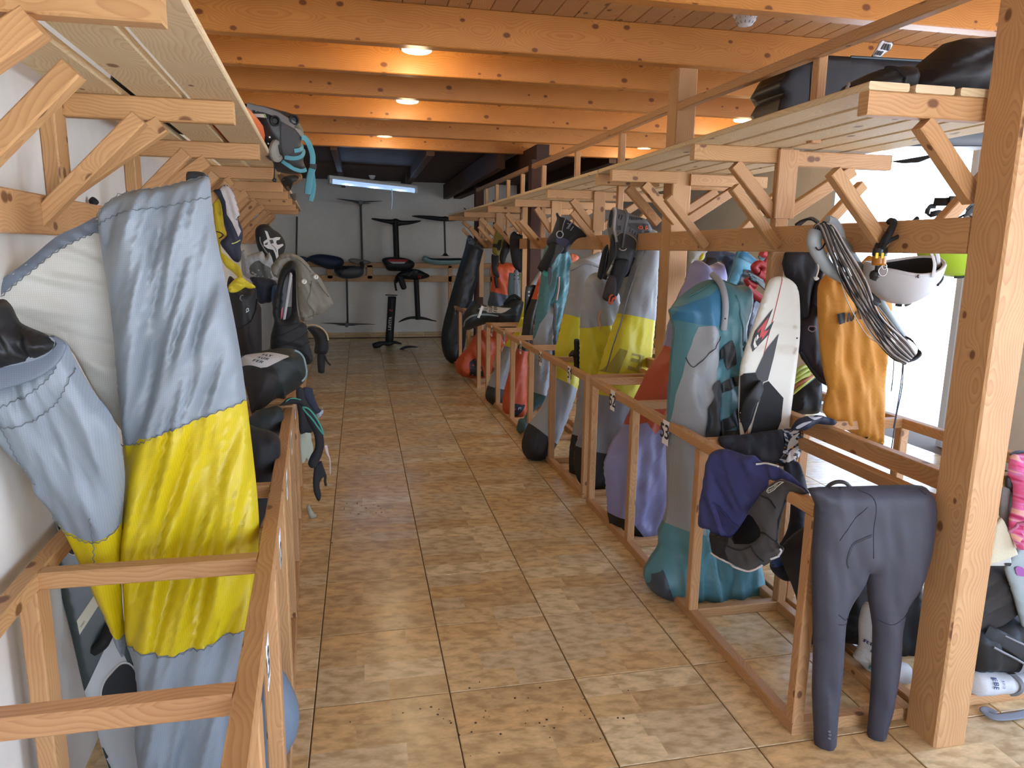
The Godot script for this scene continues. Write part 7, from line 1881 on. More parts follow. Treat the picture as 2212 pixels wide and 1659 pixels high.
	lathe(mb, on_z(1900, 553, z0), ax, [Vector2(0.0245, 0), Vector2(0.026, 0.005), Vector2(0.025, 0.028), Vector2(0.014, 0.036), Vector2(0, 0.037)], 20)
	put("dark_cap", mb, paint(Color(0.03, 0.028, 0.026), 0.2), p)
	cord("black_stem", zs([1897, 574, z0, 1894, 590, z0, 1889, 606, z0]), 0.010, paint(Color(0.02, 0.02, 0.024), 0.5), p, 8)
	mb = MB.new()
	lathe(mb, on_z(1892, 584, z0), on_z(1886, 606, z0) - on_z(1892, 584, z0), [Vector2(0.008, 0), Vector2(0.017, 0.008), Vector2(0.018, 0.022), Vector2(0.012, 0.034), Vector2(0, 0.036)], 16)
	put("black_swivel", mb, paint(Color(0.02, 0.02, 0.024), 0.4), p)
	for rr in [[1907, 585, 0.018], [1910, 576, 0.010]]:
		mb = MB.new()
		var ring := PackedVector3Array()
		var c := on_z(rr[0], rr[1], z0 + 0.02)
		for k in 21: ring.append(c + (Vector3.RIGHT * cos(TAU * k / 20) + Vector3.UP * sin(TAU * k / 20)) * rr[2])
		tube(mb, ring, 0.002, 6)
		put("split_ring", mb, paint(Color(0.6, 0.55, 0.52), 0.25, 0.9), p)
	cord("hook_carabiner", zs([1781, 560, -0.2, 1784, 566, -0.2, 1780, 572, -0.2, 1786, 576, -0.2, 1789, 570, -0.2, 1783, 566, -0.2]), 0.004, paint(Color(0.55, 0.45, 0.35), 0.3, 0.8), p, 6)
	helmet("white helmet hanging upside down below the beam, black padding inside", on_z(1953, 574, 0.02), 0.142, 0.150, Color(0.60, 0.60, 0.62), true)
	helmet("lime green helmet hanging upside down behind the white one", on_z(2066, 528, -0.25), 0.155, 0.14, Color(0.36, 0.55, 0.04), false)
	# black straps round the far bracket
	var st := thing("strap", "black buckled chin straps looped round the brackets beside the thick post", "strap", on_z(2040, 450, 0.1))
	var bk := cloth(Color(0.018, 0.020, 0.028), 0.7)
	var zz := 0.05
	band("strap_loop", zs([2017, 436, zz, 2040, 436, zz + 0.03, 2065, 434, zz + 0.04, 2085, 437, zz + 0.04, 2108, 436, zz + 0.03]), 0.030, bk, st)
	band("strap_loop", zs([2005, 450, zz, 2003, 462, zz, 2012, 463, zz + 0.02, 2030, 460, zz + 0.03, 2045, 470, zz + 0.02, 2058, 476, zz]), 0.022, bk, st)
	band("strap_loop", zs([2003, 456, zz, 2010, 446, zz, 2022, 446, zz]), 0.018, bk, st)
	band("strap_loop", zs([2080, 440, zz + 0.02, 2094, 450, zz + 0.02, 2108, 456, zz + 0.02]), 0.022, bk, st)
	band("strap_loop", zs([2108, 444, zz + 0.02, 2090, 462, zz + 0.02, 2082, 472, zz]), 0.022, bk, st)
	cord("thin_strap", zs([2050, 462, zz, 2062, 472, zz, 2080, 466, zz, 2105, 452, zz]), 0.004, bk, st)
	mb = MB.new()
	timber(mb, on_z(2050, 435, zz + 0.04), on_z(2085, 437, zz + 0.05), 0.04, 0.012, Vector3.BACK, 0.004)
	put("buckle", mb, paint(Color(0.02, 0.02, 0.024), 0.4), st)
# evenly changing radii
func spread(n: int, a: float, b: float) -> Array:
	var out := []
	for k in n: out.append(lerpf(a, b, float(k) / maxf(1.0, n - 1)))
	return out
# a half shell hung rim up: outer shell, padding, rim, slots and straps
func helmet(label: String, c: Vector3, R: float, H: float, col: Color, detailed: bool):
	var t := thing("helmet", label, "helmet", c)
	var shell := MB.new()
	var inner := MB.new()
	var tilt := Basis(Vector3.RIGHT, 0.22) * Basis(Vector3.BACK, 0.10)
	var nu := 40
	var nv := 14
	for pass_n in 2:
		var mb := shell if pass_n == 0 else inner
		var k := 1.0 if pass_n == 0 else 0.90
		for j in nv + 1:
			for i in nu + 1:
				var ang := TAU * i / nu
				var rim := 0.10 * cos(ang * 2.0) * H + (0.10 * H if sin(ang) > 0.3 else 0.0) * smoothstep(0.3, 0.8, sin(ang)) * 0.6
				var th := PI * 0.5 * j / nv
				var y := rim * (1.0 - float(j) / nv) - sin(th) * H * k
				var r := pow(cos(th), 0.92) * R * k
				var p := Vector3(cos(ang) * r * 1.06, y, sin(ang) * r * 0.90)
				mb.add(c + tilt * p, Vector3.UP, Vector2(float(i) / nu, float(j) / nv))
		for j in nv:
			for i in nu:
				var a := j * (nu + 1) + i
				var b := a + nu + 1
				if pass_n == 0:
					mb.tri(a, b, a + 1); mb.tri(a + 1, b, b + 1)
				else:
					mb.tri(a, a + 1, b); mb.tri(a + 1, b + 1, b)
		mb.smooth()
	put("shell", shell, paint(col, 0.3), t)
	put("padding", inner, cloth(Color(0.02, 0.02, 0.024), 0.8), t)
	var lip := MB.new()
	var ring := PackedVector3Array()
	for i in nu + 1: ring.append(c + shell.v[i].lerp(inner.v[i], 0.5))
	tube(lip, ring, R * 0.055, 6)
	put("rim", lip, paint(Color(col.r * 0.9, col.g * 0.9, col.b * 0.9), 0.4), t)
	for only in 1:
		var slots := [[-0.8, 0.18, 0.5], [0.5, 0.75, 0.4], [-0.5, 0.8, 0.5]] if detailed else [[-0.5, 0.25, 0.5], [0.2, 0.62, 0.5]]
		for s in slots:
			var mb := MB.new()
			var pts := PackedVector3Array()
			for q in 7:
				var ang: float = PI * 0.5 + s[0] + (q / 6.0 - 0.5) * s[2]
				var th: float = PI * 0.5 * (s[1] + q * 0.008)
				var r := pow(cos(th), 0.92) * R * 1.004
				pts.append(c + tilt * Vector3(cos(ang) * r * 1.06, -sin(th) * H * 1.004 + 0.04 * H * cos(ang * 2.0), sin(ang) * r * 0.90))
			tube(mb, pts, 0.006, 6)
			put("vent_slot", mb, paint(Color(0.02, 0.02, 0.024), 0.6), t)
	var sp := c + tilt * Vector3(R * 0.15, 0.02, R * 0.86)
	band("strap", [sp + Vector3(0, -0.035, 0.004), sp + Vector3(0.004, 0.02, 0.0), sp + Vector3(0.012, 0.075, -0.05), sp + Vector3(0.016, 0.13, -0.12)], 0.016, cloth(Color(0.62, 0.61, 0.61) if detailed else Color(0.03, 0.03, 0.035), 0.7), t)
	if detailed:
		band("strap", [c + tilt * Vector3(R * 0.75, 0.0, R * 0.4), c + Vector3(R * 0.55, 0.06, 0.06), c + Vector3(R * 0.45, 0.12, -0.02), c + Vector3(R * 0.3, 0.16, -0.1)], 0.018, cloth(Color(0.60, 0.58, 0.58), 0.7), t)
		for q in [[1984, 597], [2037, 585]]:
			var mb := MB.new()
			var pp := on_z(q[0], q[1], c.z + R * 0.86 if q[0] < 2000 else c.z + R * 0.3)
			lathe(mb, pp, Vector3(0.2, 0, 1), [Vector2(0.007, 0), Vector2(0.005, 0.004), Vector2(0, 0.004)], 12)
			put("rivet", mb, paint(Color(0.10, 0.09, 0.08), 0.4, 0.5), t)

func shelf_trunk():
	var nn := Vector3(0, 0, 1)
	var t := thing("trunk", "large black hard trunk on the right shelf under the guard rail", "trunk", on_z(1850, 300, -0.8))
	var f := puff(PackedVector2Array(xy(cr(1660, 60, 4.254, [72, 1090, 80, 760, 100, 640, 130, 620, 130, 595, 95, 565, 98, 485, 150, 445, 180, 350, 250, 320, 380, 275, 480, 235, 540, 237, 542, 255, 1420, 305, 2200, 345, 2200, 1090]))), on_z(1850, 200, -0.80), nn, 0.02, 0.02)
	f.Tb = 0.30
	body(f, "shell", paint(Color(0.020, 0.023, 0.034), 0.45), t, 12.0)
	patch(f, "corner_plate", pl(cr(1660, 60, 4.254, [385, 275, 540, 240, 735, 265, 725, 372, 520, 375, 390, 375])), paint(Color(0.035, 0.036, 0.04), 0.4), t, 0.004, 8.0)
	patch(f, "side_rib", pl(cr(1660, 60, 4.254, [370, 380, 525, 376, 520, 700, 350, 760])), paint(Color(0.030, 0.031, 0.036), 0.45), t, 0.003, 8.0)
	seam(f, "lid_edge", pl(cr(1660, 60, 4.254, [735, 275, 1420, 312, 2190, 352])), 0.006, paint(Color(0.05, 0.07, 0.085), 0.4), t, 0.002)
	var mb := MB.new()
	lathe(mb, f.at(Vector2(1660 + 405 / 4.254, 60 + 295 / 4.254), 0.004), nn, [Vector2(0.012, 0), Vector2(0.010, 0.008), Vector2(0, 0.010)], 12)
	put("rivet", mb, paint(Color(0.45, 0.40, 0.32), 0.35, 0.8), t)
	# barcode label standing off the lid
	var l := thing("luggage_tag", "white barcode luggage tag stuck up from the black trunk lid", "tag", on_z(1905, 122, -0.8))
	var g := puff(pl(cr(1660, 60, 4.254, [940, 270, 985, 195, 1020, 125, 1050, 112, 1155, 135, 1120, 200, 1060, 240, 1035, 275])), on_z(1905, 105, -0.80), nn, 0.0015, 0.003)
	body(g, "card", paint(Color(0.72, 0.70, 0.68), 0.6), l, 6.0)
	for k in 9:
		var a := k * 0.1
		seam(g, "bar", pl(cr(1660, 60, 4.254, [1030 + k * 10, 198 + k * 2.2, 1062 + k * 7, 146 + k * 1.2])), 0.0014 if k % 3 else 0.003, paint(Color(0.08, 0.08, 0.09)), l, 0.0015, 5.0)
	for k in 6:
		seam(g, "bar", pl(cr(1660, 60, 4.254, [970 + k * 11, 248 + k * 1.5, 1000 + k * 11, 212 + k * 1.5])), 0.0014 if k % 2 else 0.003, paint(Color(0.08, 0.08, 0.09)), l, 0.0015, 5.0)
	# soft black cover in front of it
	var cover := soft("kite_bag", "soft black bag slumped before the black trunk at the shelf end", "bag", "bag", ol(cr(1660, 60, 4.254, [1150, 700, 1180, 540, 1260, 440, 1330, 375, 1400, 310, 1560, 182, 1632, 140, 1800, 128, 2085, 106, 2300, 95, 2300, 740, 1700, 740]), 2), on_z(2000, 150, 0.05), Vector3(0, 0.12, 1), 0.14, 0.14, cloth(Color(0.017, 0.018, 0.026), 0.65), 0.016, Vector2(-1, 0.4), 0.10, 9.0)
	var sl := soft("kite_bag", "rolled black cover with a grey edged end lying beside the soft black bag", "bag", "cover", ol(cr(1660, 60, 4.254, [672, 570, 690, 540, 780, 490, 900, 432, 1000, 395, 1060, 380, 1330, 372, 1330, 560, 1180, 640, 1150, 720, 740, 720, 690, 640]), 2), on_z(1900, 180, 0.10), Vector3(-0.1, 0.1, 1), 0.07, 0.07, cloth(Color(0.028, 0.025, 0.026), 0.65), 0.012, Vector2(1, -0.3), 0.08, 7.0)
	seam(sl[1], "grey_edge", ln(cr(1660, 60, 4.254, [735, 512, 700, 545, 685, 580, 690, 620, 715, 650]), 4), 0.007, paint(Color(0.30, 0.29, 0.31), 0.6), sl[0], -0.002)
	seam(sl[1], "fold", ln(cr(1660, 60, 4.254, [1050, 385, 1110, 450, 1140, 520, 1150, 600]), 4), 0.007, paint(Color(0.015, 0.015, 0.018), 0.7), sl[0], 0.0)

func entrance_things():
	soft("cloth", "dark plastic sheet edge hanging under the far side of the near right shelf", "cloth", "sheet", pl([1922, 349, 1960, 343, 2000, 336, 2062, 324, 2064, 330, 2030, 337, 2008, 342, 1985, 351, 1950, 353]), on_x(1990, 342, 2.72), Vector3(-1, 0, 0.7), 0.004, 0.006, cloth(Color(0.03, 0.032, 0.045), 0.5), 0.0, Vector2.DOWN, 0.05, 5.0)
	var n1 := Vector3(0.0, 0.0, 1)
	var z := 0.46
	# pink cloth over the far cubby's end rail
	var a := soft("towel", "pink and violet streaked towel draped at the right edge", "towel", "cloth", ol(cr(2090, 940, 5.18, [455, 440, 490, 230, 560, 215, 640, 205, 800, 215, 800, 1250, 640, 1240, 580, 1282, 548, 1250, 470, 1075, 480, 930, 505, 780, 510, 560]), 2), on_z(2200, 1080, z + 0.02), Vector3(-0.1, 0.1, 1), 0.03, 0.05, pink_cloth(), 0.018, Vector2(0.3, 1), 0.05, 6.0, "", 99)
	seam(a[1], "fold_edge", ln(cr(2090, 940, 5.18, [470, 1075, 500, 1000, 560, 940, 640, 880, 760, 830]), 4), 0.006, cloth(Color(0.62, 0.22, 0.40), 0.8), a[0], 0.0)
	soft("cloth", "blue grey cloth on the rail above the pink towel", "cloth", "cloth", ol(cr(2090, 940, 5.18, [480, 230, 500, 200, 560, 172, 640, 172, 800, 180, 800, 260, 640, 230, 520, 235]), 3), on_z(2205, 980, z - 0.03), n1, 0.03, 0.04, cloth(Color(0.16, 0.23, 0.38), 0.7), 0.005, Vector2.DOWN, 0.06, 6.0)
	soft("towel", "grey towel between the thick post and the pink towel", "towel", "cloth", ol(cr(2090, 940, 5.18, [380, 520, 440, 470, 500, 520, 506, 650, 490, 860, 465, 1070, 430, 1100, 360, 900]), 3), on_z(2172, 1100, z - 0.02), n1, 0.02, 0.04, cloth(Color(0.25, 0.24, 0.24), 0.9), 0.006, Vector2.DOWN, 0.05, 5.0)
	soft("cloth", "black strap like cloth fold above the grey towel", "cloth", "cloth", ol(cr(2090, 940, 5.18, [430, 470, 465, 465, 500, 520, 508, 660, 490, 640, 470, 600, 430, 580]), 3), on_z(2180, 1040, z), n1, 0.01, 0.02, cloth(Color(0.03, 0.03, 0.036), 0.5), 0.0, Vector2.DOWN, 0.05, 4.0)
	soft("foam_mat", "cream textured foam mat hanging below the grey towel", "mat", "mat", pl(cr(2090, 940, 5.18, [300, 1000, 372, 920, 400, 960, 470, 1110, 553, 1330, 430, 1385, 300, 1430, 200, 1440])), on_z(2165, 1170, z + 0.015), Vector3(0.1, 0, 1), 0.012, 0.012, cloth(Color(0.66, 0.60, 0.43), 0.9), 0.0, Vector2.DOWN, 0.05, 6.0)
	a = soft("towel", "pale grey cloth with a small black label under the cream mat", "towel", "cloth", pl(cr(2090, 940, 5.18, [200, 1430, 430, 1370, 480, 1365, 492, 1462, 300, 1462, 200, 1462])), on_z(2165, 1215, z), n1, 0.008, 0.012, cloth(Color(0.55, 0.54, 0.50), 0.9), 0.0, Vector2.DOWN, 0.05, 6.0)
	patch(a[1], "black_label", pl(cr(2090, 940, 5.18, [388, 1418, 470, 1418, 462, 1458, 400, 1452])), paint(Color(0.02, 0.02, 0.02)), a[0], 0.002, 4.0)
	# grey board with a purple patch
	a = soft("kiteboard", "grey board with a purple patch standing at the right edge", "kiteboard", "board", pl([2170, 1230, 2185, 1195, 2240, 1150, 2300, 1150, 2300, 1500, 2236, 1440, 2212, 1370, 2190, 1290]), on_z(2215, 1300, z - 0.03), Vector3(0.1, 0, 1), 0.015, 0.015, paint(Color(0.26, 0.30, 0.30), 0.5), 0.0, Vector2.DOWN, 0.05, 9.0)
	patch(a[1], "purple_patch", ol([2183, 1222, 2196, 1220, 2206, 1232, 2208, 1240, 2188, 1238]), paint(Color(0.25, 0.05, 0.24), 0.5), a[0], 0.004, 5.0)
	# dark bags
	soft("fleece", "dark brown fleece bundle behind the thick post, above the black bag", "blanket", "cloth", ol([2090, 1225, 2190, 1222, 2196, 1260, 2200, 1300, 2190, 1320, 2170, 1336, 2130, 1352, 2080, 1360, 2070, 1290]), on_z(2140, 1290, z - 0.10), n1, 0.06, 0.07, cloth(Color(0.060, 0.050, 0.045), 0.9), 0.014, Vector2(1, -0.5), 0.08, 7.0)
	a = soft("gear_bag", "black mesh bag with a grey edged strap on the white bag", "bag", "bag", ol([2080, 1360, 2130, 1345, 2175, 1330, 2212, 1330, 2290, 1330, 2290, 1440, 2212, 1445, 2170, 1447, 2130, 1445, 2085, 1440]), on_z(2170, 1390, z - 0.08), n1, 0.08, 0.09, cloth(Color(0.022, 0.023, 0.026), 0.6), 0.008, Vector2.DOWN, 0.08, 7.0)
	strap(a[1], "wide_strap", ln([2110, 1352, 2150, 1372, 2190, 1402, 2230, 1428], 4), 0.06, cloth(Color(0.035, 0.036, 0.04), 0.6), a[0], 0.010, 0.12)
	for q in [[2116, 1346, 2160, 1362, 2212, 1388], [2105, 1372, 2150, 1395, 2200, 1425]]:
		seam(a[1], "grey_edge", ln(q, 4), 0.0045, paint(Color(0.22, 0.22, 0.23), 0.6), a[0], 0.018)
	patch(a[1], "grey_band", ol([2146, 1446, 2160, 1430, 2166, 1405, 2176, 1402, 2176, 1425, 2166, 1440, 2156, 1448]), cloth(Color(0.30, 0.31, 0.33), 0.7), a[0], 0.010, 5.0)
	a = soft("kite_bag", "white bag lettered S L S lying on the floor sill at the right edge", "bag", "bag", ol([2080, 1450, 2105, 1440, 2150, 1444, 2212, 1438, 2300, 1432, 2300, 1480, 2212, 1492, 2160, 1496, 2106, 1500, 2082, 1495]), on_z(2170, 1470, z - 0.06), Vector3(0, 0.2, 1), 0.07, 0.06, cloth(Color(0.70, 0.70, 0.70), 0.6), 0.005, Vector2.DOWN, 0.1, 6.0)
	var ink := paint(Color(0.035, 0.045, 0.13), 0.6)
	for q in [["EBE", 2112, 1450, 13.0], ["S|L|S", 2131, 1456, 9.0]]:
		words(a[1], "lettering", q[0], Vector2(q[1], q[2]), Vector2(-0.10, 0.92) if q[0] == "EBE" else Vector2(-0.12, 0.80), Vector2(1.0, 0.08), q[3] * 0.8, ink, a[0], 0.006)
	strap(a[1], "grey_strap", ln([2163, 1438, 2170, 1460, 2168, 1480, 2160, 1496], 4), 0.020, cloth(Color(0.22, 0.22, 0.23), 0.7), a[0], 0.006)
	patch(a[1], "black_logo", pl([2192, 1454, 2212, 1450, 2212, 1458, 2196, 1462]), ink, a[0], 0.006, 4.0)
	patch(a[1], "black_logo", pl([2188, 1466, 2194, 1464, 2200, 1480, 2212, 1460, 2212, 1474, 2204, 1486, 2194, 1486]), ink, a[0], 0.006, 4.0)
	# webbing loop on the floor before the sill
	var w := thing("strap", "grey webbing strap lying on the floor before the right sill", "strap", on_y(2170, 1548, 0.01))
	var pts := []
	for q in [[2230, 1536], [2205, 1544], [2178, 1548], [2150, 1549], [2134, 1543], [2126, 1535], [2136, 1533], [2150, 1540]]:
		pts.append(on_y(q[0], q[1], 0.012))
	band("webbing", pts, 0.032, cloth(Color(0.26, 0.28, 0.32), 0.7), w, Vector3(0, 1, 0.2))
	soft("gear_bag", "brown black bag low between thick post and wetsuit legs", "bag", "bag", ol([1930, 1430, 1960, 1420, 1985, 1440, 1990, 1490, 1975, 1520, 1950, 1520, 1936, 1490]), on_z(1960, 1470, 0.1), n1, 0.04, 0.05, cloth(Color(0.06, 0.058, 0.06), 0.7), 0.006, Vector2.DOWN, 0.08, 6.0)
# towel streaked in pinks
func pink_cloth() -> StandardMaterial3D:
	if M.has("pink"): return M["pink"]
	var n := noise(41, 1.0, 3)
	var im := Image.create(192, 192, false, Image.FORMAT_RGB8)
	for y in 192:
		for x in 192:
			var v := n.get_noise_2d(x * 0.012 + y * 0.006, y * 0.06 - x * 0.02)
			var c := Color(0.84, 0.36, 0.55).lerp(Color(0.80, 0.55, 0.78), clampf(v * 2.5 + 0.3, 0, 1))
			if v > 0.22: c = c.lerp(Color(0.92, 0.70, 0.66), clampf((v - 0.22) * 6.0, 0, 1))
			if v < -0.25: c = c.lerp(Color(0.72, 0.22, 0.42), clampf((-v - 0.25) * 5.0, 0, 1))
			im.set_pixel(x, y, c)
	M["pink"] = tex_mat(im, 0.85, Vector2(3.2, 3.2))
	return M["pink"]

# ---------------------------------------------------------------- foils along the back wall
func build_back_goods():
	var z := -10.85
	var r := thing("wall_rack", "pale timber rack of two rails along the back wall", "rack", Vector3(0.6, 0, z))
	var ya := on_z(850, 573, z).y
	var yb := on_z(850, 602, z).y
	wood("rail", Vector3(-1.2, ya, z), Vector3(3.2, ya, z), 0.05, 0.09, r)
	wood("rail", Vector3(-1.2, yb, z), Vector3(3.2, yb, z), 0.05, 0.11, r)
	wood("rail", Vector3(-1.2, ya, BACK_Z + 0.05), Vector3(3.2, ya, BACK_Z + 0.05), 0.05, 0.09, r)
	for u in [713.0, 799.0]:
		var x := on_z(u, 590, z).x
		wood("upright", Vector3(x, yb, z), Vector3(x, ya, z), 0.10, 0.05, r, Vector3.BACK)
	for u in [972.0, 1062.0]:
		var x := on_z(u, 620, z).x
		wood("upright", Vector3(x, 0, z), Vector3(x, ya, z), 0.07, 0.05, r, Vector3.BACK)
	var blk := paint(Color(0.012, 0.013, 0.016), 0.6)
	var carbon := paint(Color(0.05, 0.052, 0.055), 0.4)
	var nn := Vector3(0, 0, 1)
	var zf := -10.72
	# thin carbon foil standing up
	var t := foil("slim carbon foil upright on a wooden board, thin wings near the ceiling", [783, 578, 779, 440], 0.026, zf, carbon)
	wing(t, "front_wing", [725, 429, 760, 432, 778, 434, 800, 434, 828, 434, 800, 436.5, 779, 437.5, 755, 435], zf, carbon)
	wing(t, "rear_wing", [760, 437, 780, 438, 803, 439, 780, 440.5], zf, carbon)
	fuse(t, [779, 432, 779, 443], 0.035, zf + 0.1, carbon)
	var b := deck(t, "board", [752, 561, 762, 558, 785, 561, 800, 565, 800, 569, 785, 572, 765, 570, 756, 566], zf + 0.05, paint(Color(0.16, 0.125, 0.10), 0.6), 0.05)
	cord("strap", zs([781, 566, zf + 0.12, 783, 574, zf + 0.14, 782, 580, zf + 0.13]), 0.035, blk, t)
	# thick padded foil on the lettered bag
	t = foil("padded black foil upright on an open bag with red and white stripes", [857, 562, 854, 480], 0.07, zf, blk)
	wing(t, "front_wing", [803, 474, 806, 471, 825, 473, 845, 474, 855, 472, 866, 476, 885, 476.5, 905, 476, 910, 477, 905, 480, 885, 485, 868, 487, 855, 489, 843, 484, 825, 480], zf, blk, 0.05)
	var bag := deck(t, "bag", [825, 561, 835, 556, 857, 555, 880, 559, 895, 567, 893, 578, 880, 585, 858, 586, 838, 584, 831, 573], zf + 0.12, cloth(Color(0.028, 0.03, 0.042), 0.6), 0.12)
	patch(bag, "red_stripe", pl([836, 564, 842, 561.5, 880, 562, 881, 565.5, 876, 567.5, 840, 567.5]), paint(Color(0.42, 0.04, 0.04), 0.5), t, 0.01, 4.0)
	patch(bag, "white_stripe", pl([841, 567.5, 876, 567.5, 872, 571.5, 848, 571.5]), paint(Color(0.42, 0.43, 0.45), 0.5), t, 0.01, 4.0)
	patch(bag, "dark_flap", pl([848, 571.5, 872, 571.5, 885, 566, 893, 570, 886, 578, 858, 578, 836, 568]), paint(Color(0.014, 0.014, 0.018), 0.6), t, 0.012, 4.0)
	# foil on the pale board
	t = foil("foil with a black covered wing upright on a pale aqua board", [962, 552, 960, 478], 0.022, zf, carbon)
	wing(t, "covered_wing", [889, 467, 900, 465, 930, 466, 955, 468, 962, 467, 969, 469, 985, 471, 990, 476, 975, 478, 955, 478, 930, 475, 905, 471], zf, blk, 0.05)
	var d := deck(t, "board", [911, 560, 916, 552, 925, 555, 935, 558, 965, 558, 1000, 558, 1002, 568, 985, 571, 960, 572, 935, 571, 915, 565], zf + 0.1, paint(Color(0.22, 0.36, 0.36), 0.5), 0.12)
	patch(d, "dark_stripe", pl([918, 554, 928, 558, 940, 559.5, 1004, 559.5, 1004, 564, 950, 564.5, 930, 562]), paint(Color(0.022, 0.03, 0.04), 0.5), t, 0.008, 4.0)
	patch(d, "blue_deck", pl([925, 553, 962, 552, 1004, 552, 1004, 559.5, 940, 559.5, 930, 558]), paint(Color(0.12, 0.21, 0.28), 0.5), t, 0.012, 4.0)
	var mb := MB.new()
	lathe(mb, on_z(962, 553, zf), Vector3.UP, [Vector2(0.09, 0), Vector2(0.05, 0.012), Vector2(0.025, 0.05), Vector2(0, 0.05)], 16)
	put("mast_foot", mb, blk, t)
	# foil at the left end, half behind the shelf
	t = foil("thin dark mast rising behind the left shelf end", [640, 556, 641.5, 468], 0.022, zf, carbon)
	deck(t, "board", [628, 556, 650, 553, 666, 558, 668, 564, 650, 568, 632, 566], zf + 0.1, paint(Color(0.045, 0.060, 0.10), 0.5), 0.08)
	# blue cover, and the boards hanging with masts down
	t = thing("board_cover", "dark blue padded board cover lying on the back rack", "board bag", on_z(700, 565, zf))
	deck(t, "cover", [662, 560, 670, 553, 690, 549, 712, 551, 735, 556, 743, 564, 740, 574, 725, 581, 708, 581, 690, 575, 675, 568], zf + 0.12, cloth(Color(0.022, 0.038, 0.085), 0.6), 0.12)
	t = foil("slim foil hanging mast down from a grey board on the lower rail", [749, 602, 751, 700], 0.024, zf + 0.2, carbon)
	wing(t, "front_wing", [692, 698, 720, 697.5, 750, 698, 780, 699, 813, 700.5, 780, 701.5, 750, 702.5, 720, 700], zf + 0.2, carbon)
	wing(t, "rear_wing", [724, 702, 750, 702, 770, 703, 750, 704], zf + 0.2, carbon)
	fuse(t, [749, 698, 749, 706], 0.03, zf + 0.3, carbon)
	d = deck(t, "board", [721, 582, 735, 575, 760, 574, 782, 577, 786, 586, 782, 596, 768, 601, 745, 602, 728, 596], zf + 0.2, paint(Color(0.075, 0.08, 0.085), 0.5), 0.1)
	patch(d, "black_top", pl([718, 580, 735, 573, 782, 574, 786, 580, 760, 579, 745, 584, 735, 598, 728, 590]), paint(Color(0.016, 0.02, 0.028), 0.5), t, 0.008, 4.0)
	t = foil("black foil hanging mast down from a black pointed cover", [899, 604, 903, 690], 0.062, zf + 0.2, blk)
	wing(t, "front_wing", [861, 695, 872, 688, 885, 684, 903, 683, 920, 686, 935, 691, 943, 693, 940, 694.5, 920, 691, 905, 690, 888, 689, 872, 693, 863, 696], zf + 0.2, blk, 0.03)
	d = deck(t, "cover", [852, 604, 858, 592, 872, 584, 890, 581, 905, 583, 918, 589, 927, 594, 926, 599, 912, 603, 890, 604, 868, 603, 856, 612], zf + 0.2, cloth(Color(0.014, 0.014, 0.018), 0.6), 0.12)
	patch(d, "red_mark", pl([902, 598, 909, 597, 909, 603, 907, 603, 906, 599.5, 903, 603]), paint(Color(0.35, 0.02, 0.03)), t, 0.006, 3.0)
	words(d, "lettering", "m", Vector2(894, 591), Vector2(1, 0), Vector2(0, -1), 5.0, paint(Color(0.10, 0.10, 0.11)), t, 0.01)
	strap(d, "grey_strap", ln([895, 584, 893, 588, 887, 592, 880, 598], 3), 0.05, cloth(Color(0.05, 0.05, 0.055)), t, 0.02)
	var f := puff(ol([859, 598, 870, 597, 876, 612, 878, 622, 872, 626, 866, 622]), on_z(868, 610, zf + 0.3), nn, 0.04, 0.04)
	body(f, "hanging_pouch", blk, t, 3.0)
	cord("strap_end", zs([853, 605, zf + 0.3, 854, 618, zf + 0.3, 856, 628, zf + 0.3]), 0.02, blk, t)
	# the lettered mast cover standing on the floor and a wing beside it
	var z2 := -10.35
	var m := thing("foil", "foil in a black cover lettered LEVITAZ standing on the floor", "hydrofoil", on_y(842, 748, 0))
	f = puff(pl([838, 640, 854, 640, 856, 642, 852, 700, 850, 735, 846, 745, 834, 746, 832, 735, 835, 700]), on_z(845, 700, z2), nn, 0.07, 0.07)
	body(f, "mast_cover", blk, m, 4.0)
	words(f, "lettering", "LEVITA", Vector2(844, 712), Vector2(0.085, -1.0), Vector2(-1, -0.085), 6.5, paint(Color(0.45, 0.45, 0.47)), m, 0.012)
	words(f, "lettering", "Z", Vector2(847, 672), Vector2(0.085, -1.0), Vector2(-1, -0.085), 6.5, paint(Color(0.40, 0.03, 0.04)), m, 0.012)
	f = puff(pl([832, 636, 858, 637, 859, 639, 833, 638.5]), on_z(845, 637, z2), nn, 0.05, 0.02)
	body(f, "base_plate", carbon, m, 4.0)
	f = puff(ol([804, 743, 812, 739, 822, 737, 834, 737, 850, 736, 862, 739, 868, 742, 866, 744, 852, 743, 840, 748, 828, 746, 820, 751, 808, 752]), on_y(836, 745, 0.06), nn, 0.06, 0.06)
	body(f, "wing_cover", blk, m, 4.0)
	t = thing("foil_wing", "small black foil wing lying on the floor beside the lettered cover", "hydrofoil", on_y(882, 750, 0))
	f = puff(ol([863, 754, 868, 750, 878, 747, 890, 747, 902, 749, 901, 750.5, 886, 751, 875, 753, 868, 756]), on_y(882, 752, 0.02), nn, 0.02, 0.03)
	body(f, "wing", blk, t, 3.0)
	# things glimpsed beyond the island on the right
	t = foil("dark foil wing glimpsed above the right shelf on the far rack", [1068, 545, 1066, 432], 0.02, zf, carbon)
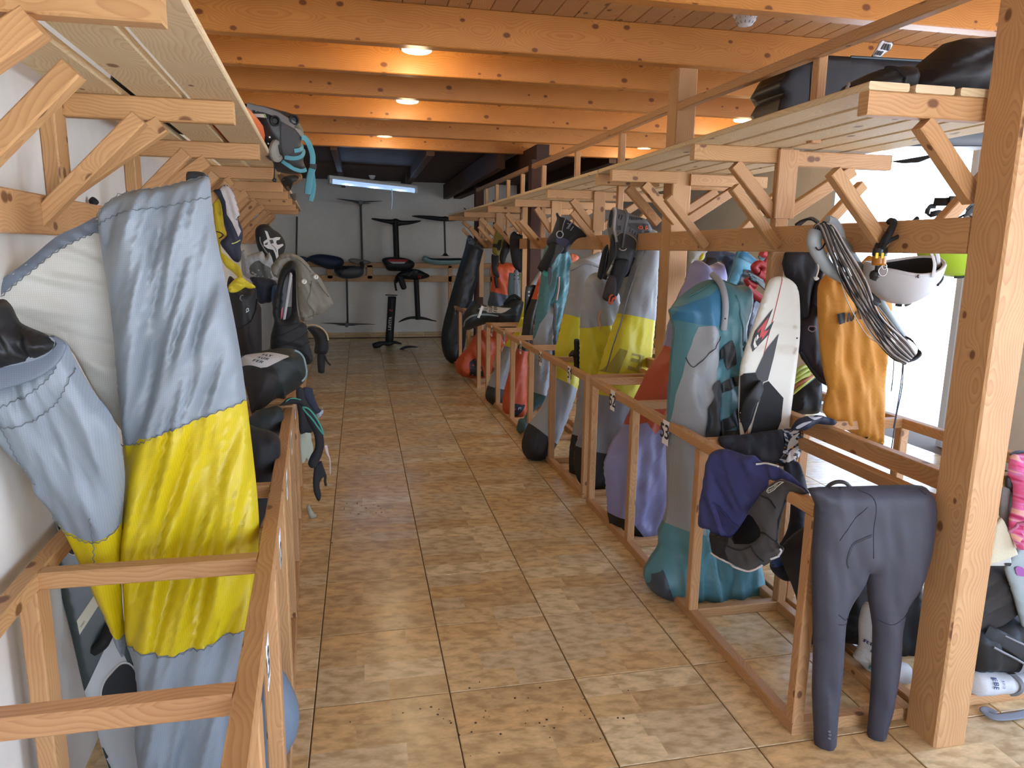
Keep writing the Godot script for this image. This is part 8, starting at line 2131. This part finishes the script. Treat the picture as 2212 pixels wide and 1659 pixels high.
	wing(t, "front_wing", [1001, 448, 1010, 453, 1025, 456, 1040, 455, 1060, 450, 1040, 459, 1022, 460, 1008, 456], zf, carbon, 0.03)
	var g := thing("wall_shelf", "small timber shelf ends on the right wall seen between the brackets", "shelf", on_z(1620, 455, -7.5))
	for q in [[1558, 455, 1660, 452], [1600, 410, 1700, 405], [1585, 485, 1660, 482]]:
		wood("board", on_z(q[0], q[1], -7.5), on_z(q[2], q[3], -7.6), 0.12, 0.06, g)
	t = thing("foil_wing", "dark curved foil wing seen between the brackets left of the doorway", "hydrofoil", on_z(1580, 472, -7.3))
	f = puff(ol([1542, 467, 1560, 470, 1590, 474, 1620, 474, 1640, 470, 1620, 478, 1590, 480, 1560, 475]), on_z(1585, 474, -7.3), nn, 0.02, 0.03)
	body(f, "wing", blk, t, 4.0)

func foil(label: String, q: Array, rad: float, z: float, m: Material) -> Node3D:
	var a := on_z(q[0], q[1], z)
	var b := on_z(q[2], q[3], z)
	var t := thing("foil", label, "hydrofoil", a if a.y < b.y else b, "hydrofoils along the back wall")
	var mb := MB.new()
	tube(mb, curve([a, a.lerp(b, 0.33), a.lerp(b, 0.66), b], 3), rad * 0.75, 10, 1.8, Vector3.BACK)
	put("mast", mb, m, t)
	return t
func wing(t: Node3D, called: String, q: Array, z: float, m: Material, T := 0.014):
	var f := puff(ol(q, 3), on_z(q[0], q[1], z), Vector3(0, 0, 1), T, T * 1.2)
	f.p = on_z(q[0], q[1], z)
	f.Tb = 0.10
	body(f, called, m, t, 3.0)
func fuse(t: Node3D, q: Array, rad: float, z: float, m: Material):
	var a := on_z(q[0], (q[1] + q[3]) * 0.5, z)
	var mb := MB.new()
	tube(mb, PackedVector3Array([a + Vector3(0, 0, 0.12), a + Vector3(0, 0, 0.05), a + Vector3(0, 0, -0.5)]), rad, 10)
	put("fuselage", mb, m, t)
func deck(t: Node3D, called: String, q: Array, z: float, m: Material, T: float) -> Puff:
	var f := puff(ol(q, 3), on_z(q[0], q[1], z), Vector3(0, 0.15, 1), T, T)
	body(f, called, m, t, 4.0)
	return f
